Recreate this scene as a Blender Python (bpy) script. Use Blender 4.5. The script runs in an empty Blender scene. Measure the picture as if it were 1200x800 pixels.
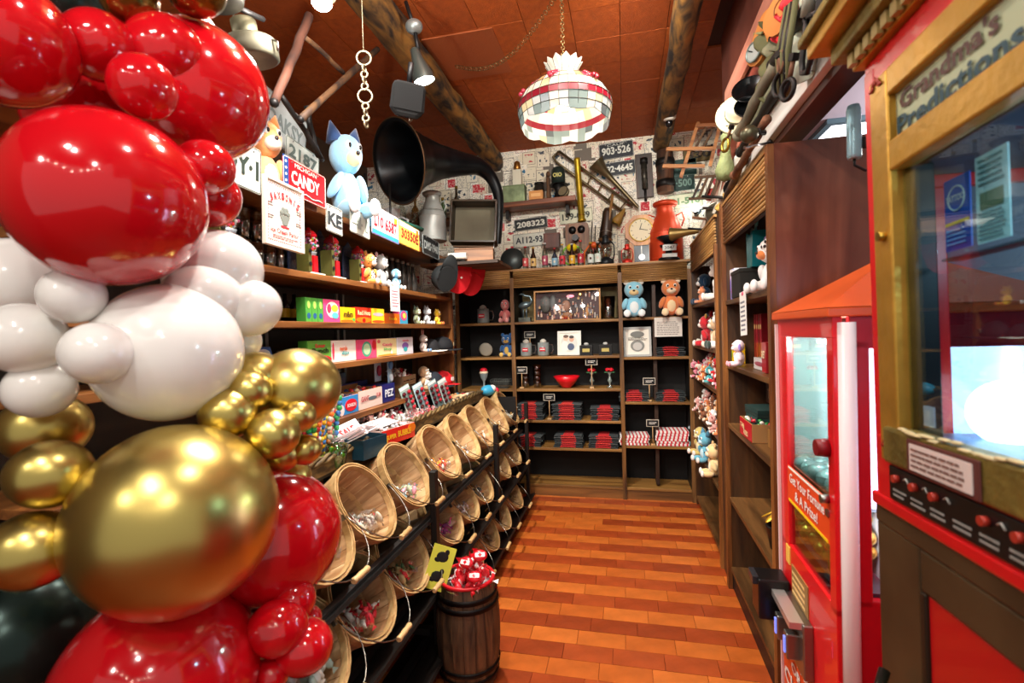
import bpy, math, random
from mathutils import Matrix, Vector, Euler
PI = math.pi
R = math.radians
random.seed(7)
col = bpy.context.scene.collection
scene = bpy.context.scene

# ---------------------------------------------------------------- camera, world, exposure
cam_data = bpy.data.cameras.new('camera')
cam = bpy.data.objects.new('camera', cam_data)
col.objects.link(cam)
cam_data.sensor_width = 36.0
cam_data.lens = 575.0 / 1200.0 * 36.0
cam_data.clip_start = 0.05
cam.location = (0, 0, 1.5)
cam.rotation_euler = (Matrix.Rotation(R(13.0), 3, 'Z') @ Matrix.Rotation(R(90 - 1.1), 3, 'X') @ Matrix.Rotation(R(-1.7), 3, 'Z')).to_euler()
cam_data.dof.use_dof = True
cam_data.dof.focus_distance = 3.0
cam_data.dof.aperture_fstop = 3.2
scene.camera = cam

world = bpy.data.worlds.new('world')
scene.world = world
world.use_nodes = True
world.node_tree.nodes['Background'].inputs[0].default_value = (1.0, 0.93, 0.86, 1)
world.node_tree.nodes['Background'].inputs[1].default_value = 0.30
scene.view_settings.view_transform = 'Standard'
scene.view_settings.look = 'None'
scene.view_settings.gamma = 1
scene.view_settings.exposure = 0.80

def light(name, kind, loc, power, color=(1, .9, .78), size=.05, rot=None, spot=None, blend=.5):
    d = bpy.data.lights.new(name, kind)
    d.energy = power
    d.color = color
    if kind == 'AREA': d.size = size
    else: d.shadow_soft_size = size
    if spot: d.spot_size = R(spot); d.spot_blend = blend
    o = bpy.data.objects.new(name, d)
    o.location = loc
    if rot: o.rotation_euler = rot
    col.objects.link(o)
    return o

def aim(o, target):
    o.rotation_euler = (Vector(target) - Vector(o.location)).to_track_quat('-Z', 'Y').to_euler()

# lamps of the shop floor behind the photographer and along the ceiling of the candy nook; the last two are fill added for the nook and the cabinet side panel
for x, y, z, p in ((-.5, -.6, 2.9, 26), (.5, -1.0, 2.9, 22), (-1.4, -1.4, 2.8, 22), (.1, .5, 3.1, 26), (-.75, -.2, 2.6, 9), (-.35, 1.5, 3.1, 34), (2.0, 3.0, 2.4, 26)):
    light('shop_and_fill_lamp', 'POINT', (x, y, z), p * .92, (1, .95, .88), .035)
for k in range(9):
    light('string_bulb', 'POINT', (-1.4 + .3 * k, -1.3, 2.35 + .12 * abs(k - 4)), 1.2, (1, .85, .7), .02)
o = light('track_spot_light', 'SPOT', (-.93, 2.52, 2.80), 130, (1, .95, .86), .05, spot=120, blend=.6)
aim(o, (-.95, 2.9, .6))
o = light('back_spot_light', 'SPOT', (.1, 2.1, 3.05), 75, (1, .93, .82), .05, spot=115, blend=.7)
aim(o, (-.2, 4.6, 1.7))
o = light('near_spot_light', 'SPOT', (-.7, 1.35, 2.95), 55, (1, .95, .88), .05, spot=120, blend=.6)
aim(o, (-1.2, 2.1, 1.0))

# ---------------------------------------------------------------- materials
def C(h):
    h = h.lstrip('#')
    c = [int(h[i:i + 2], 16) / 255 for i in (0, 2, 4)]
    return tuple(((x + .055) / 1.055) ** 2.4 if x > .04045 else x / 12.92 for x in c) + (1,)
MC = {}
def mat(h, rough=.5, metal=0, emit=0, trans=0, coat=0, bump=0, scale=60, vary=0, ior=1.45, subs=0, sheen=0):
    key = (h, rough, metal, emit, trans, coat, bump, scale, vary, sheen)
    if key in MC: return MC[key]
    m = bpy.data.materials.new('colour')
    m.use_nodes = True
    nt = m.node_tree; b = nt.nodes['Principled BSDF']
    b.inputs['Base Color'].default_value = C(h)
    b.inputs['Roughness'].default_value = rough
    b.inputs['Metallic'].default_value = metal
    b.inputs['Coat Weight'].default_value = coat
    b.inputs['Coat Roughness'].default_value = .03
    b.inputs['Transmission Weight'].default_value = trans
    b.inputs['Sheen Weight'].default_value = sheen
    b.inputs['IOR'].default_value = ior
    if emit:
        b.inputs['Emission Color'].default_value = C(h); b.inputs['Emission Strength'].default_value = emit
    if bump or vary:
        tc = nt.nodes.new('ShaderNodeTexCoord')
        n = nt.nodes.new('ShaderNodeTexNoise'); n.inputs['Scale'].default_value = scale; n.inputs['Detail'].default_value = 5
        nt.links.new(tc.outputs['Object'], n.inputs['Vector'])
        if bump:
            bp = nt.nodes.new('ShaderNodeBump'); bp.inputs['Strength'].default_value = bump; bp.inputs['Distance'].default_value = .01
            nt.links.new(n.outputs['Fac'], bp.inputs['Height']); nt.links.new(bp.outputs[0], b.inputs['Normal'])
        if vary:
            n2 = nt.nodes.new('ShaderNodeTexNoise'); n2.inputs['Scale'].default_value = scale / 5; n2.inputs['Detail'].default_value = 4
            nt.links.new(tc.outputs['Object'], n2.inputs['Vector'])
            r = nt.nodes.new('ShaderNodeValToRGB')
            c = C(h)
            r.color_ramp.elements[0].color = tuple(x * (1 - vary) for x in c[:3]) + (1,); r.color_ramp.elements[0].position = .35
            r.color_ramp.elements[1].color = tuple(min(1, x * (1 + vary)) for x in c[:3]) + (1,); r.color_ramp.elements[1].position = .65
            nt.links.new(n2.outputs['Fac'], r.inputs[0]); nt.links.new(r.outputs[0], b.inputs['Base Color'])
    MC[key] = m
    return m

def wood(c1, c2, axis='X', scale=14, rough=.45, bump=.25, stretch=12):
    key = ('wood', c1, c2, axis, scale, rough)
    if key in MC: return MC[key]
    m = bpy.data.materials.new('wood')
    m.use_nodes = True
    nt = m.node_tree; b = nt.nodes['Principled BSDF']
    tc = nt.nodes.new('ShaderNodeTexCoord'); mp = nt.nodes.new('ShaderNodeMapping')
    s = [1, 1, 1]; s['XYZ'.index(axis)] = 1 / stretch
    mp.inputs['Scale'].default_value = s
    oi = nt.nodes.new('ShaderNodeObjectInfo'); ad = nt.nodes.new('ShaderNodeVectorMath'); ad.operation = 'ADD'
    nt.links.new(tc.outputs['Object'], ad.inputs[0]); nt.links.new(oi.outputs['Random'], ad.inputs[1])
    nt.links.new(ad.outputs[0], mp.inputs['Vector'])
    n = nt.nodes.new('ShaderNodeTexNoise'); n.inputs['Scale'].default_value = scale; n.inputs['Detail'].default_value = 8; n.inputs['Distortion'].default_value = .6
    nt.links.new(mp.outputs[0], n.inputs['Vector'])
    r = nt.nodes.new('ShaderNodeValToRGB')
    r.color_ramp.elements[0].color = C(c1); r.color_ramp.elements[0].position = .36
    r.color_ramp.elements[1].color = C(c2); r.color_ramp.elements[1].position = .66
    nt.links.new(n.outputs['Fac'], r.inputs[0]); nt.links.new(r.outputs[0], b.inputs['Base Color'])
    b.inputs['Roughness'].default_value = rough
    bp = nt.nodes.new('ShaderNodeBump'); bp.inputs['Strength'].default_value = bump; bp.inputs['Distance'].default_value = .004
    nt.links.new(n.outputs['Fac'], bp.inputs['Height']); nt.links.new(bp.outputs[0], b.inputs['Normal'])
    MC[key] = m
    return m

def clear_glass(tint='#ffffff', amount=.12, rough=.02):
    key = ('cg', tint, amount, rough)
    if key in MC: return MC[key]
    m = bpy.data.materials.new('clear_glass')
    m.use_nodes = True
    nt = m.node_tree
    for n in list(nt.nodes):
        if n.type == 'BSDF_PRINCIPLED': nt.nodes.remove(n)
    out = [n for n in nt.nodes if n.type == 'OUTPUT_MATERIAL'][0]
    t = nt.nodes.new('ShaderNodeBsdfTransparent'); t.inputs[0].default_value = C(tint)
    g = nt.nodes.new('ShaderNodeBsdfGlossy'); g.inputs['Roughness'].default_value = rough
    fr = nt.nodes.new('ShaderNodeLayerWeight'); fr.inputs['Blend'].default_value = .5
    pw = nt.nodes.new('ShaderNodeMath'); pw.operation = 'POWER'; pw.inputs[1].default_value = 4.0
    nt.links.new(fr.outputs['Facing'], pw.inputs[0])
    mm = nt.nodes.new('ShaderNodeMath'); mm.operation = 'ADD'; mm.inputs[1].default_value = amount; mm.use_clamp = True
    mx = nt.nodes.new('ShaderNodeMixShader')
    nt.links.new(pw.outputs[0], mm.inputs[0]); nt.links.new(mm.outputs[0], mx.inputs[0])
    nt.links.new(t.outputs[0], mx.inputs[1]); nt.links.new(g.outputs[0], mx.inputs[2]); nt.links.new(mx.outputs[0], out.inputs[0])
    MC[key] = m
    return m

def clippings_material():
    m = bpy.data.materials.new('pasted_prints')
    m.use_nodes = True
    nt = m.node_tree; b = nt.nodes['Principled BSDF']; L = nt.links.new
    tc = nt.nodes.new('ShaderNodeTexCoord'); sx = nt.nodes.new('ShaderNodeSeparateXYZ'); cx = nt.nodes.new('ShaderNodeCombineXYZ')
    L(tc.outputs['Object'], sx.inputs[0]); L(sx.outputs['X'], cx.inputs[0]); L(sx.outputs['Z'], cx.inputs[1])
    def math_(op, a, c=None, clamp=False):
        n = nt.nodes.new('ShaderNodeMath'); n.operation = op; n.use_clamp = clamp
        for i, v in enumerate((a, c)):
            if v is None: continue
            if isinstance(v, (int, float)): n.inputs[i].default_value = v
            else: L(v, n.inputs[i])
        return n.outputs[0]
    vor = nt.nodes.new('ShaderNodeTexVoronoi'); vor.distance = 'CHEBYCHEV'; vor.inputs['Scale'].default_value = 8; vor.inputs['Randomness'].default_value = .7
    L(cx.outputs[0], vor.inputs['Vector'])
    sep = nt.nodes.new('ShaderNodeSeparateColor'); L(vor.outputs['Color'], sep.inputs[0])
    # line work: rows of tiny dark marks inside each cut-out
    br = nt.nodes.new('ShaderNodeTexBrick'); br.inputs['Scale'].default_value = 30; br.inputs['Brick Width'].default_value = .35; br.inputs['Row Height'].default_value = .28
    br.inputs['Mortar Size'].default_value = .07; br.inputs['Color1'].default_value = (0, 0, 0, 1); br.inputs['Color2'].default_value = (1, 1, 1, 1); br.inputs['Mortar'].default_value = (1, 1, 1, 1)
    L(cx.outputs[0], br.inputs['Vector'])
    marks = math_('LESS_THAN', br.outputs['Color'], .38)
    no = nt.nodes.new('ShaderNodeTexNoise'); no.inputs['Scale'].default_value = 24; no.inputs['Detail'].default_value = 3
    L(cx.outputs[0], no.inputs['Vector'])
    blot = math_('GREATER_THAN', no.outputs['Fac'], .54)
    edge = math_('GREATER_THAN', vor.outputs['Distance'], .47)
    edge2 = math_('LESS_THAN', vor.outputs['Distance'], .5)
    core = math_('LESS_THAN', vor.outputs['Distance'], .32)
    def mix(f, a, c):
        n = nt.nodes.new('ShaderNodeMixRGB')
        L(f, n.inputs[0])
        for i, v in ((1, a), (2, c)):
            if isinstance(v, tuple): n.inputs[i].default_value = v
            else: L(v, n.inputs[i])
        return n.outputs[0]
    paper = mix(sep.outputs[0], C('#d6cdb4'), C('#f0ece0'))
    ink = mix(math_('GREATER_THAN', sep.outputs[1], .55), C('#3a4550'), C('#b0353f'))
    ink = mix(math_('GREATER_THAN', sep.outputs[1], .82), ink, C('#2f6f92'))
    c = mix(math_('MULTIPLY', marks, math_('GREATER_THAN', sep.outputs[2], .3)), paper, ink)
    c = mix(math_('MULTIPLY', math_('MULTIPLY', blot, core), math_('LESS_THAN', sep.outputs[2], .62)), c, ink)
    c = mix(math_('MULTIPLY', core, math_('GREATER_THAN', sep.outputs[0], .82)), c, C('#c3303c'))
    c = mix(math_('MULTIPLY', math_('MULTIPLY', core, math_('GREATER_THAN', sep.outputs[0], .82)), marks), c, C('#eee6d8'))
    c = mix(math_('MULTIPLY', edge, edge2), c, C('#6a6258'))
    L(c, b.inputs['Base Color']); b.inputs['Roughness'].default_value = .7
    return m

# ---------------------------------------------------------------- mesh building
def xf(loc=(0, 0, 0), rot=(0, 0, 0)):
    return Matrix.Translation(loc) @ Euler(rot).to_matrix().to_4x4()
class MB:
    def __init__(s): s.v = []; s.f = []; s.m = []; s.s = []
    def add(s, vs, fs, m=0, smooth=False, M=None):
        n = len(s.v)
        if M is not None: vs = [tuple(M @ Vector(p)) for p in vs]
        s.v += [tuple(p) for p in vs]
        s.f += [tuple(i + n for i in q) for q in fs]
        s.m += [m] * len(fs); s.s += [smooth] * len(fs)
        return s
    def box(s, c, d, m=0, M=None, rot=None):
        x, y, z = (k / 2 for k in d)
        vs = [(a * x, b * y, e * z) for a in (-1, 1) for b in (-1, 1) for e in (-1, 1)]
        T = xf(c, rot or (0, 0, 0))
        if M is not None: T = M @ T
        return s.add(vs, [(0, 1, 3, 2), (4, 6, 7, 5), (0, 4, 5, 1), (2, 3, 7, 6), (0, 2, 6, 4), (1, 5, 7, 3)], m, False, T)
    def lathe(s, prof, c=(0, 0, 0), n=20, m=0, M=None, cap0=True, cap1=True, smooth=True, rot=None):
        vs = []; fs = []
        for r, z in prof:
            for i in range(n): a = 2 * PI * i / n; vs.append((r * math.cos(a), r * math.sin(a), z))
        for j in range(len(prof) - 1):
            for i in range(n):
                k = (i + 1) % n
                fs.append((j * n + i, j * n + k, (j + 1) * n + k, (j + 1) * n + i))
        T = xf(c, rot or (0, 0, 0))
        if M is not None: T = M @ T
        s.add(vs, fs, m, smooth, T)
        caps = []
        if cap0: caps.append(tuple(reversed(range(n))))
        if cap1: caps.append(tuple(range((len(prof) - 1) * n, len(prof) * n)))
        if caps:
            base = len(s.v) - len(vs)
            s.f += [tuple(i + base for i in q) for q in caps]; s.m += [m] * len(caps); s.s += [False] * len(caps)
        return s
    def cyl(s, p0, p1, r0, r1=None, n=12, m=0, caps=True, M=None):
        p0 = Vector(p0); p1 = Vector(p1); r1 = r0 if r1 is None else r1
        d = p1 - p0
        T = Matrix.Translation(p0) @ d.to_track_quat('Z', 'Y').to_matrix().to_4x4()
        if M is not None: T = M @ T
        return s.lathe([(r0, 0), (r1, d.length)], n=n, m=m, M=T, cap0=caps, cap1=caps)
    def ell(s, c, r, n=14, k=9, m=0, M=None, rot=None):
        if not isinstance(r, (tuple, list)): r = (r, r, r)
        vs = [(0, 0, -r[2])]; fs = []
        for j in range(1, k):
            t = PI * j / k - PI / 2
            for i in range(n):
                a = 2 * PI * i / n
                vs.append((r[0] * math.cos(t) * math.cos(a), r[1] * math.cos(t) * math.sin(a), r[2] * math.sin(t)))
        vs.append((0, 0, r[2])); top = len(vs) - 1
        for i in range(n):
            q = (i + 1) % n
            fs.append((0, 1 + q, 1 + i)); fs.append((top, 1 + (k - 2) * n + i, 1 + (k - 2) * n + q))
            for j in range(k - 2): fs.append((1 + j * n + i, 1 + j * n + q, 1 + (j + 1) * n + q, 1 + (j + 1) * n + i))
        T = xf(c, rot or (0, 0, 0))
        if M is not None: T = M @ T
        return s.add(vs, fs, m, True, T)
    def tube(s, pts, r, n=6, m=0, closed=False, M=None):
        pts = [Vector(p) for p in pts]; N = len(pts)
        rs = r if isinstance(r, (list, tuple)) else [r] * N
        vs = []; fs = []; up = Vector((.013, .027, 1)).normalized(); prev = None
        for i, p in enumerate(pts):
            if closed: d = pts[(i + 1) % N] - pts[i - 1]
            else: d = pts[min(i + 1, N - 1)] - pts[max(i - 1, 0)]
            d.normalize()
            if prev is None:
                a = d.cross(up)
                if a.length < .05: a = d.cross(Vector((1, 0, 0)))
            else: a = prev - d * prev.dot(d)
            a.normalize(); prev = a; b = d.cross(a)
            for k in range(n):
                t = 2 * PI * k / n
                vs.append(p + (a * math.cos(t) + b * math.sin(t)) * rs[i])
        for i in range(N if closed else N - 1):
            j = (i + 1) % N
            for k in range(n):
                q = (k + 1) % n
                fs.append((i * n + k, i * n + q, j * n + q, j * n + k))
        if not closed: fs += [tuple(reversed(range(n))), tuple(range((N - 1) * n, N * n))]
        return s.add(vs, fs, m, True, M)
    def prism(s, poly, y0, y1, m=0, M=None, smooth=False):
        n = len(poly)          # poly in local x,z ; extruded along y
        vs = [(x, y0, z) for x, z in poly] + [(x, y1, z) for x, z in poly]
        fs = [tuple(range(n)), tuple(reversed(range(n, 2 * n)))] + [(i, n + i, n + (i + 1) % n, (i + 1) % n) for i in range(n)]
        return s.add(vs, fs, m, smooth, M)
    def torus(s, c, Rr, r, n=20, k=6, m=0, M=None, rot=None, arc=(0, 2 * PI)):
        full = abs(arc[1] - arc[0] - 2 * PI) < 1e-6
        N = n if full else n + 1
        pts = [(Rr * math.cos(arc[0] + (arc[1] - arc[0]) * i / n), 0, Rr * math.sin(arc[0] + (arc[1] - arc[0]) * i / n)) for i in range(N)]
        T = xf(c, rot or (0, 0, 0))
        if M is not None: T = M @ T
        return s.tube(pts, r, k, m, full, T)
    def build(s, name, mats, parent=None, bevel=0, sub=0, loc=None, rot=None):
        me = bpy.data.meshes.new(name)
        me.from_pydata(s.v, [], s.f)
        me.polygons.foreach_set('material_index', s.m); me.polygons.foreach_set('use_smooth', s.s)
        if not isinstance(mats, (list, tuple)): mats = [mats]
        for x in mats: me.materials.append(x)
        me.update()
        o = bpy.data.objects.new(name, me)
        col.objects.link(o)
        if parent: o.parent = parent
        if bevel:
            b = o.modifiers.new('bevel', 'BEVEL'); b.width = bevel; b.segments = 2; b.limit_method = 'ANGLE'; b.angle_limit = R(40)
        if sub:
            b = o.modifiers.new('sub', 'SUBSURF'); b.levels = sub; b.render_levels = sub
        if loc: o.location = loc
        if rot: o.rotation_euler = rot
        return o
def rrect(w, h, r, k=4, cx=0, cz=0):
    pts = []
    for (sx, sz, a0) in ((1, 1, 0), (-1, 1, PI / 2), (-1, -1, PI), (1, -1, 1.5 * PI)):
        for i in range(k + 1):
            a = a0 + PI / 2 * i / k
            pts.append((cx + sx * (w / 2 - r) + r * math.cos(a), cz + sz * (h / 2 - r) + r * math.sin(a)))
    return pts

def tag(o, label=None, cat=None, group=None, kind=None):
    if label: o['label'] = label
    if cat: o['category'] = cat
    if group: o['group'] = group
    if kind: o['kind'] = kind
    return o
def thing(name, label, cat, loc=(0, 0, 0), rot=0, group=None, scale=1):
    o = bpy.data.objects.new(name, None); o.empty_display_size = .02
    col.objects.link(o)
    o.location = loc
    o.rotation_euler = (0, 0, rot) if isinstance(rot, (int, float)) else rot
    o.scale = (scale,) * 3
    return tag(o, label, cat, group)
def kids(o, allobs=None):
    return list(o.children)
def copy_tree(o, loc=None, rot=None, label=None, group=None, parent=None, scale=None):
    c = o.copy(); col.objects.link(c)
    if parent: c.parent = parent
    if loc is not None: c.location = loc
    if rot is not None: c.rotation_euler = rot if isinstance(rot, (tuple, list)) else (0, 0, rot)
    if label: c['label'] = label
    if group: c['group'] = group
    if scale: c.scale = (scale,) * 3
    for ch in list(o.children): copy_tree(ch, parent=c)
    return c
TC = {}
def text(s, w, h, m, parent, loc=(0, 0, 0), rot=(0, 0, 0), depth=.0008, name='lettering', bold=0.0):
    key = (s, round(bold, 3))
    if key not in TC:
        cu = bpy.data.curves.new('letters', 'FONT'); cu.body = s; cu.align_x = 'CENTER'; cu.align_y = 'CENTER'; cu.size = 1; cu.resolution_u = 2; cu.offset = bold
        cu.space_line = .85
        ob = bpy.data.objects.new('letters', cu); col.objects.link(ob)
        dg = bpy.context.evaluated_depsgraph_get(); dg.update()
        me = bpy.data.meshes.new_from_object(ob.evaluated_get(dg))
        vs = [tuple(v.co) for v in me.vertices]; fs = [tuple(p.vertices) for p in me.polygons]
        bpy.data.objects.remove(ob); bpy.data.curves.remove(cu)
        TC[key] = (vs, fs)
    vs, fs = TC[key]
    x0 = min(v[0] for v in vs); x1 = max(v[0] for v in vs); y0 = min(v[1] for v in vs); y1 = max(v[1] for v in vs)
    b = MB()
    b.add([((v[0] - (x0 + x1) / 2) * w / (x1 - x0), -depth, (v[1] - (y0 + y1) / 2) * h / (y1 - y0)) for v in vs], fs)
    return b.build(name, m, parent, loc=loc, rot=rot)
def scribble(parent, w, h, rows, m, loc, rot=(0, 0, 0), name='print_line', seed=0):
    # unreadable small print: thin dashes lying on the sheet
    rnd = random.Random(seed + rows); b = MB()
    for i in range(rows):
        z = h / 2 - (i + .5) * h / rows; x = -w / 2
        end = w / 2 * rnd.uniform(.55, 1)
        while x < end:
            l = rnd.uniform(.05, .16) * w
            b.box((min(x + l / 2, w / 2), 0, z), (l * .8, .0006, h / rows * .42)); x += l
    return tag(b.build(name, m, parent, loc=loc, rot=rot), kind='stuff')

# ---------------------------------------------------------------- palette
WOODD = lambda ax: wood('#1c120b', '#3d2515', ax, 16, .5)
WOODM = lambda ax: wood('#5d3315', '#96602f', ax, 18, .4)
WOODL = lambda ax: wood('#8a6132', '#c79a5c', ax, 22, .45)
BLACKWOOD = lambda ax: wood('#090605', '#17100b', ax, 16, .5)
OLDWOOD = lambda ax: wood('#2a1a10', '#6e4a28', ax, 12, .7, .6)
BLACK = mat('#0b0b0c', .5); WHITE = mat('#e9e6df', .5); CREAM = mat('#e6dcc4', .6)
RED = mat('#c4101c', .4); DKRED = mat('#7a0d14', .45); BLUE = mat('#1f4fa0', .45); NAVY = mat('#10203f', .5); YELLOW = mat('#e8c21a', .45)
GREEN = mat('#2f8a3c', .45); ORANGE = mat('#e06a1c', .5); PINK = mat('#e2607f', .5); TEAL = mat('#2f93a8', .5)
STEEL = mat('#9a9a96', .35, 1); IRON = mat('#2c2a29', .5, .8); WIRE = mat('#8d8880', .3, 1); BRASS = mat('#a98a3a', .35, 1)
RUST = mat('#6e4a35', .7, .4, vary=.4, bump=.3); GALV = mat('#a8aca8', .45, .8, vary=.15)
GOLD = mat('#c9a24a', .3, 1)

# ---------------------------------------------------------------- floor
def struct(o): return tag(o, kind='structure')
floor_base = mat('#6a2a12', .6, bump=.2, scale=40)
floor = struct(MB().box((-.5, 1.4, -.03), (6, 8.2, .05)).build('floor', mat('#8a3a16', .45, vary=.2, scale=30)))
def tile_mesh(cols, w, d, h):
    hs = []
    for c in cols:
        b = MB(); b.box((0, 0, 0), (w, d, h)); o = b.build('tile', c); hs.append(o.data); bpy.data.objects.remove(o)
    return hs
TW, TD = .228, .1137
def tm(h): return mat(h, .30, bump=.12, scale=45, vary=.12)
light_t = tile_mesh([tm('#bb6226'), tm('#b45b22'), tm('#c2682a')], TW - .0022, TD - .0022, .012)
dark_t = tile_mesh([tm('#983f1a'), tm('#8d3a18'), tm('#a0461e')], TW - .0022, TD - .0022, .012)
for r in range(26):
    y = 1.695 + r * TD - .006
    if y > 4.46: break
    dark = (r % 2 == 1)
    off = TW * (.5 if (r // 2) % 2 else 0) + (TW * .25 if dark else 0)
    for c in range(-5, 4):
        x = c * TW + off - .034
        if x < -1.15 or x > .66: continue
        d2 = dark
        if dark and y > 3.65 and y < 4.0 and -.75 < x < -.22: d2 = False
        o = bpy.data.objects.new('tile', random.choice(dark_t if d2 else light_t)); col.objects.link(o)
        o.parent = floor; o.location = (x, y, -.0035 + random.uniform(-.0005, .0005))

# ---------------------------------------------------------------- walls and ceiling
wb = struct(MB().box((-.82, 4.80, 1.63), (3.7, .1, 3.3)).build('wall_back', clippings_material()))
struct(MB().box((-2.66, 1.4, 1.63), (.1, 6.9, 3.3)).build('wall_left', mat('#5a4634', .8)))
struct(MB().box((.99, 3.99, 1.63), (.06, 1.52, 3.3)).build('wall_right', mat('#6d4a33', .8)))
struct(MB().box((.65, 1.5, 2.765), (.05, 3.6, 1.03)).build('trim_1', mat('#5a2c20', .6, vary=.25, scale=20)))
struct(MB().box((.655, 1.5, 2.235), (.085, 3.6, .03)).build('trim_2', wood('#2a120a', '#5a2616', 'Y')))
ceil_m = mat('#9c4812', .75, bump=.35, scale=120, vary=.14)
ceil = struct(MB().box((-.8, 1.4, 3.33), (4.0, 8.2, .08)).build('ceiling', mat('#3a1608', .9)))
tl = tile_mesh([ceil_m, mat('#944310', .75, bump=.35, scale=120, vary=.1), mat('#a54e14', .75, bump=.35, scale=120, vary=.14)], .2665, .2945, .016)
for i in range(-10, 4):
    for j in range(12):
        x = .015 + .27 * i + .135; y = 1.30 + .298 * j + .149
        if x < -2.65 or x > .98 or y > 4.76: continue
        if x > .6 and y < 3.3: continue
        o = bpy.data.objects.new('ceiling_tile', random.choice(tl)); col.objects.link(o)
        o.parent = ceil; o.location = (x, y, 3.284 + random.uniform(-.001, .001))
MB().box((-.93, 3.05, 3.272), (.44, .50, .008)).build('ceiling_patch', mat('#9a4e24', .7, bump=.2, scale=80), ceil)
# pale side room seen over the tall cabinet
struct(MB().box((2.0, 3.4, 2.79), (2.0, 5.0, .06)).build('ceiling_side_room', mat('#cfc6da', .8)))
struct(MB().box((3.0, 3.4, 1.35), (.06, 5.0, 2.9)).build('wall_side_room', mat('#c9c2cf', .8)))
struct(MB().box((2.0, 5.9, 1.35), (2.0, .06, 2.9)).build('wall_side_room_back', mat('#c9c2cf', .8)))
t = thing('ceiling_light', 'square lit ceiling panel with grey frame above the tall cabinet side', 'light', (1.58, 3.68, 2.755))
MB().box((0, 0, -.008), (.58, .42, .01)).build('light_panel', mat('#f4f6ff', .5, emit=3.2), t)
b = MB()
for sx in (-1, 1): b.box((sx * .31, 0, -.012), (.04, .5, .03)); b.box((0, sx * .23, -.012), (.58, .04, .03))
b.build('frame', mat('#5b7684', .5), t)

# log beams
def log_beam(x, label, r=.085, y0=1.0, y1=4.72, z=3.17):
    b = MB(); n = 12; rings = 26; vs = []; fs = []
    rnd = random.Random(int(x * 100))
    for j in range(rings + 1):
        y = y0 + (y1 - y0) * j / rings
        dx = rnd.uniform(-.006, .006); dz = rnd.uniform(-.004, .004); rr = r * rnd.uniform(.94, 1.06)
        for i in range(n):
            a = 2 * PI * i / n; k = rr * (1.08 if i % 3 else .95) * rnd.uniform(.97, 1.03)
            vs.append((x + dx + k * math.cos(a), y, z + dz + k * math.sin(a)))
    for j in range(rings):
        for i in range(n):
            q = (i + 1) % n; fs.append((j * n + i, (j + 1) * n + i, (j + 1) * n + q, j * n + q))
    fs += [tuple(range(n)), tuple(reversed(range(rings * n, rings * n + n)))]
    b.add(vs, fs, 0, True)
    o = b.build('log_beam', wood('#140c06', '#8a6024', 'Y', 16, .8, 1.0, 3))
    return tag(o, label, 'beam')
log_beam(-1.20, 'rough dark log beam crossing the ceiling left of the glass lampshade')
bm2 = log_beam(.36, 'rough brown log beam crossing the ceiling right of the glass lampshade', .07)
t = thing('beam_post', 'short rusty brown post against the printed wall below the right beam', 'post', (.39, 4.68, 2.72))
MB().lathe([(.075, 0), (.07, .1), (.078, .2), (.07, .38)], n=10).build('post', wood('#1c120c', '#7a4a2c', 'Z', 10, .8), t)
MB().lathe([(.083, 0), (.085, .03), (.083, .06)], c=(0, 0, .24), n=12).build('strap', IRON, t)
MB().lathe([(.083, 0), (.085, .03), (.083, .06)], c=(0, 0, .05), n=12).build('strap', IRON, t)

# ---------------------------------------------------------------- reeded cornice: real rounded slats, joined
def reeding(parent, length, z0, z1, x, y, axis, mt, face=1):
    b = MB(); n = 11; h = (z1 - z0) / n
    for i in range(n):
        zc = z0 + h * (i + .5)
        if axis == 'X': b.cyl((x, y, zc), (x + length, y, zc), h * .38, n=8)
        else: b.cyl((x, y, zc), (x, y + length, zc), h * .38, n=8)
    if axis == 'X': b.box((x + length / 2, y + .016, (z0 + z1) / 2), (length, .02, z1 - z0), 1)
    else: b.box((x + .016, y + length / 2, (z0 + z1) / 2), (.02, length, z1 - z0), 1)
    return tag(b.build('reeded_slats', [mt, mat('#3a2412', .7)], parent), kind='stuff')

# back shelving: world-aligned, front at Y 4.39
FB = 4.39; XB = (-1.53, -1.0, -.035, .54)
u = thing('wall_shelving', 'brown shelving unit across the back wall with reeded cornice and shirt stacks', 'shelving', (0, FB, 0))
SB = {0: (1.59, 1.27, .975, .69, .44, .105), 1: (1.59, 1.27, .975, .69, .44, .105), 2: (1.595, 1.25, .86, .475, .105)}
MB().box((-.495, .32, 1.02), (2.07, .012, 1.9)).build('back_panel', mat('#0d0a09', .7), u)
for i, x in enumerate(XB):
    MB().box((x, .16, .995), (.032, .31, 1.99)).build('side_panel' if i in (0, 3) else 'divider', BLACKWOOD('Z'), u)
    MB().box((x, -.006, .995), (.034, .014, 1.99)).build('face_strip', wood('#5a3a1c', '#8a6236', 'Z', 20) if i != 2 else wood('#3a2412', '#7a5228', 'Z', 20), u)
for k in range(3):
    x0, x1 = XB[k] + .016, XB[k + 1] - .016
    for z in SB[k]:
        MB().box(((x0 + x1) / 2, .155, z - .011), (x1 - x0, .30, .022)).build('shelf', wood('#6b4720', '#a2763c', 'X', 18, .45), u, bevel=.002)
    reeding(u, x1 - x0, 1.90, 2.055, x0, -.004, 'X', WOODL('X'))
MB().box((-.495, .16, 2.062), (2.1, .35, .018)).build('top_board', WOODL('X'), u)
MB().box((-.495, .02, .042), (2.07, .02, .082)).build('kick_board', wood('#5a3a1c', '#8a5a2c', 'X', 18), u)
MB().box((.25, .19, 1.0), (.03, .26, 1.75)).build('inner_divider', WOODD('Z'), u)
MB().box((-.51, .29, 1.75), (.9, .01, .29)).build('olive_back_board', mat('#8a7a4e', .6, vary=.2), u)  # olive board set in front of the near-black back panel

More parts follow.
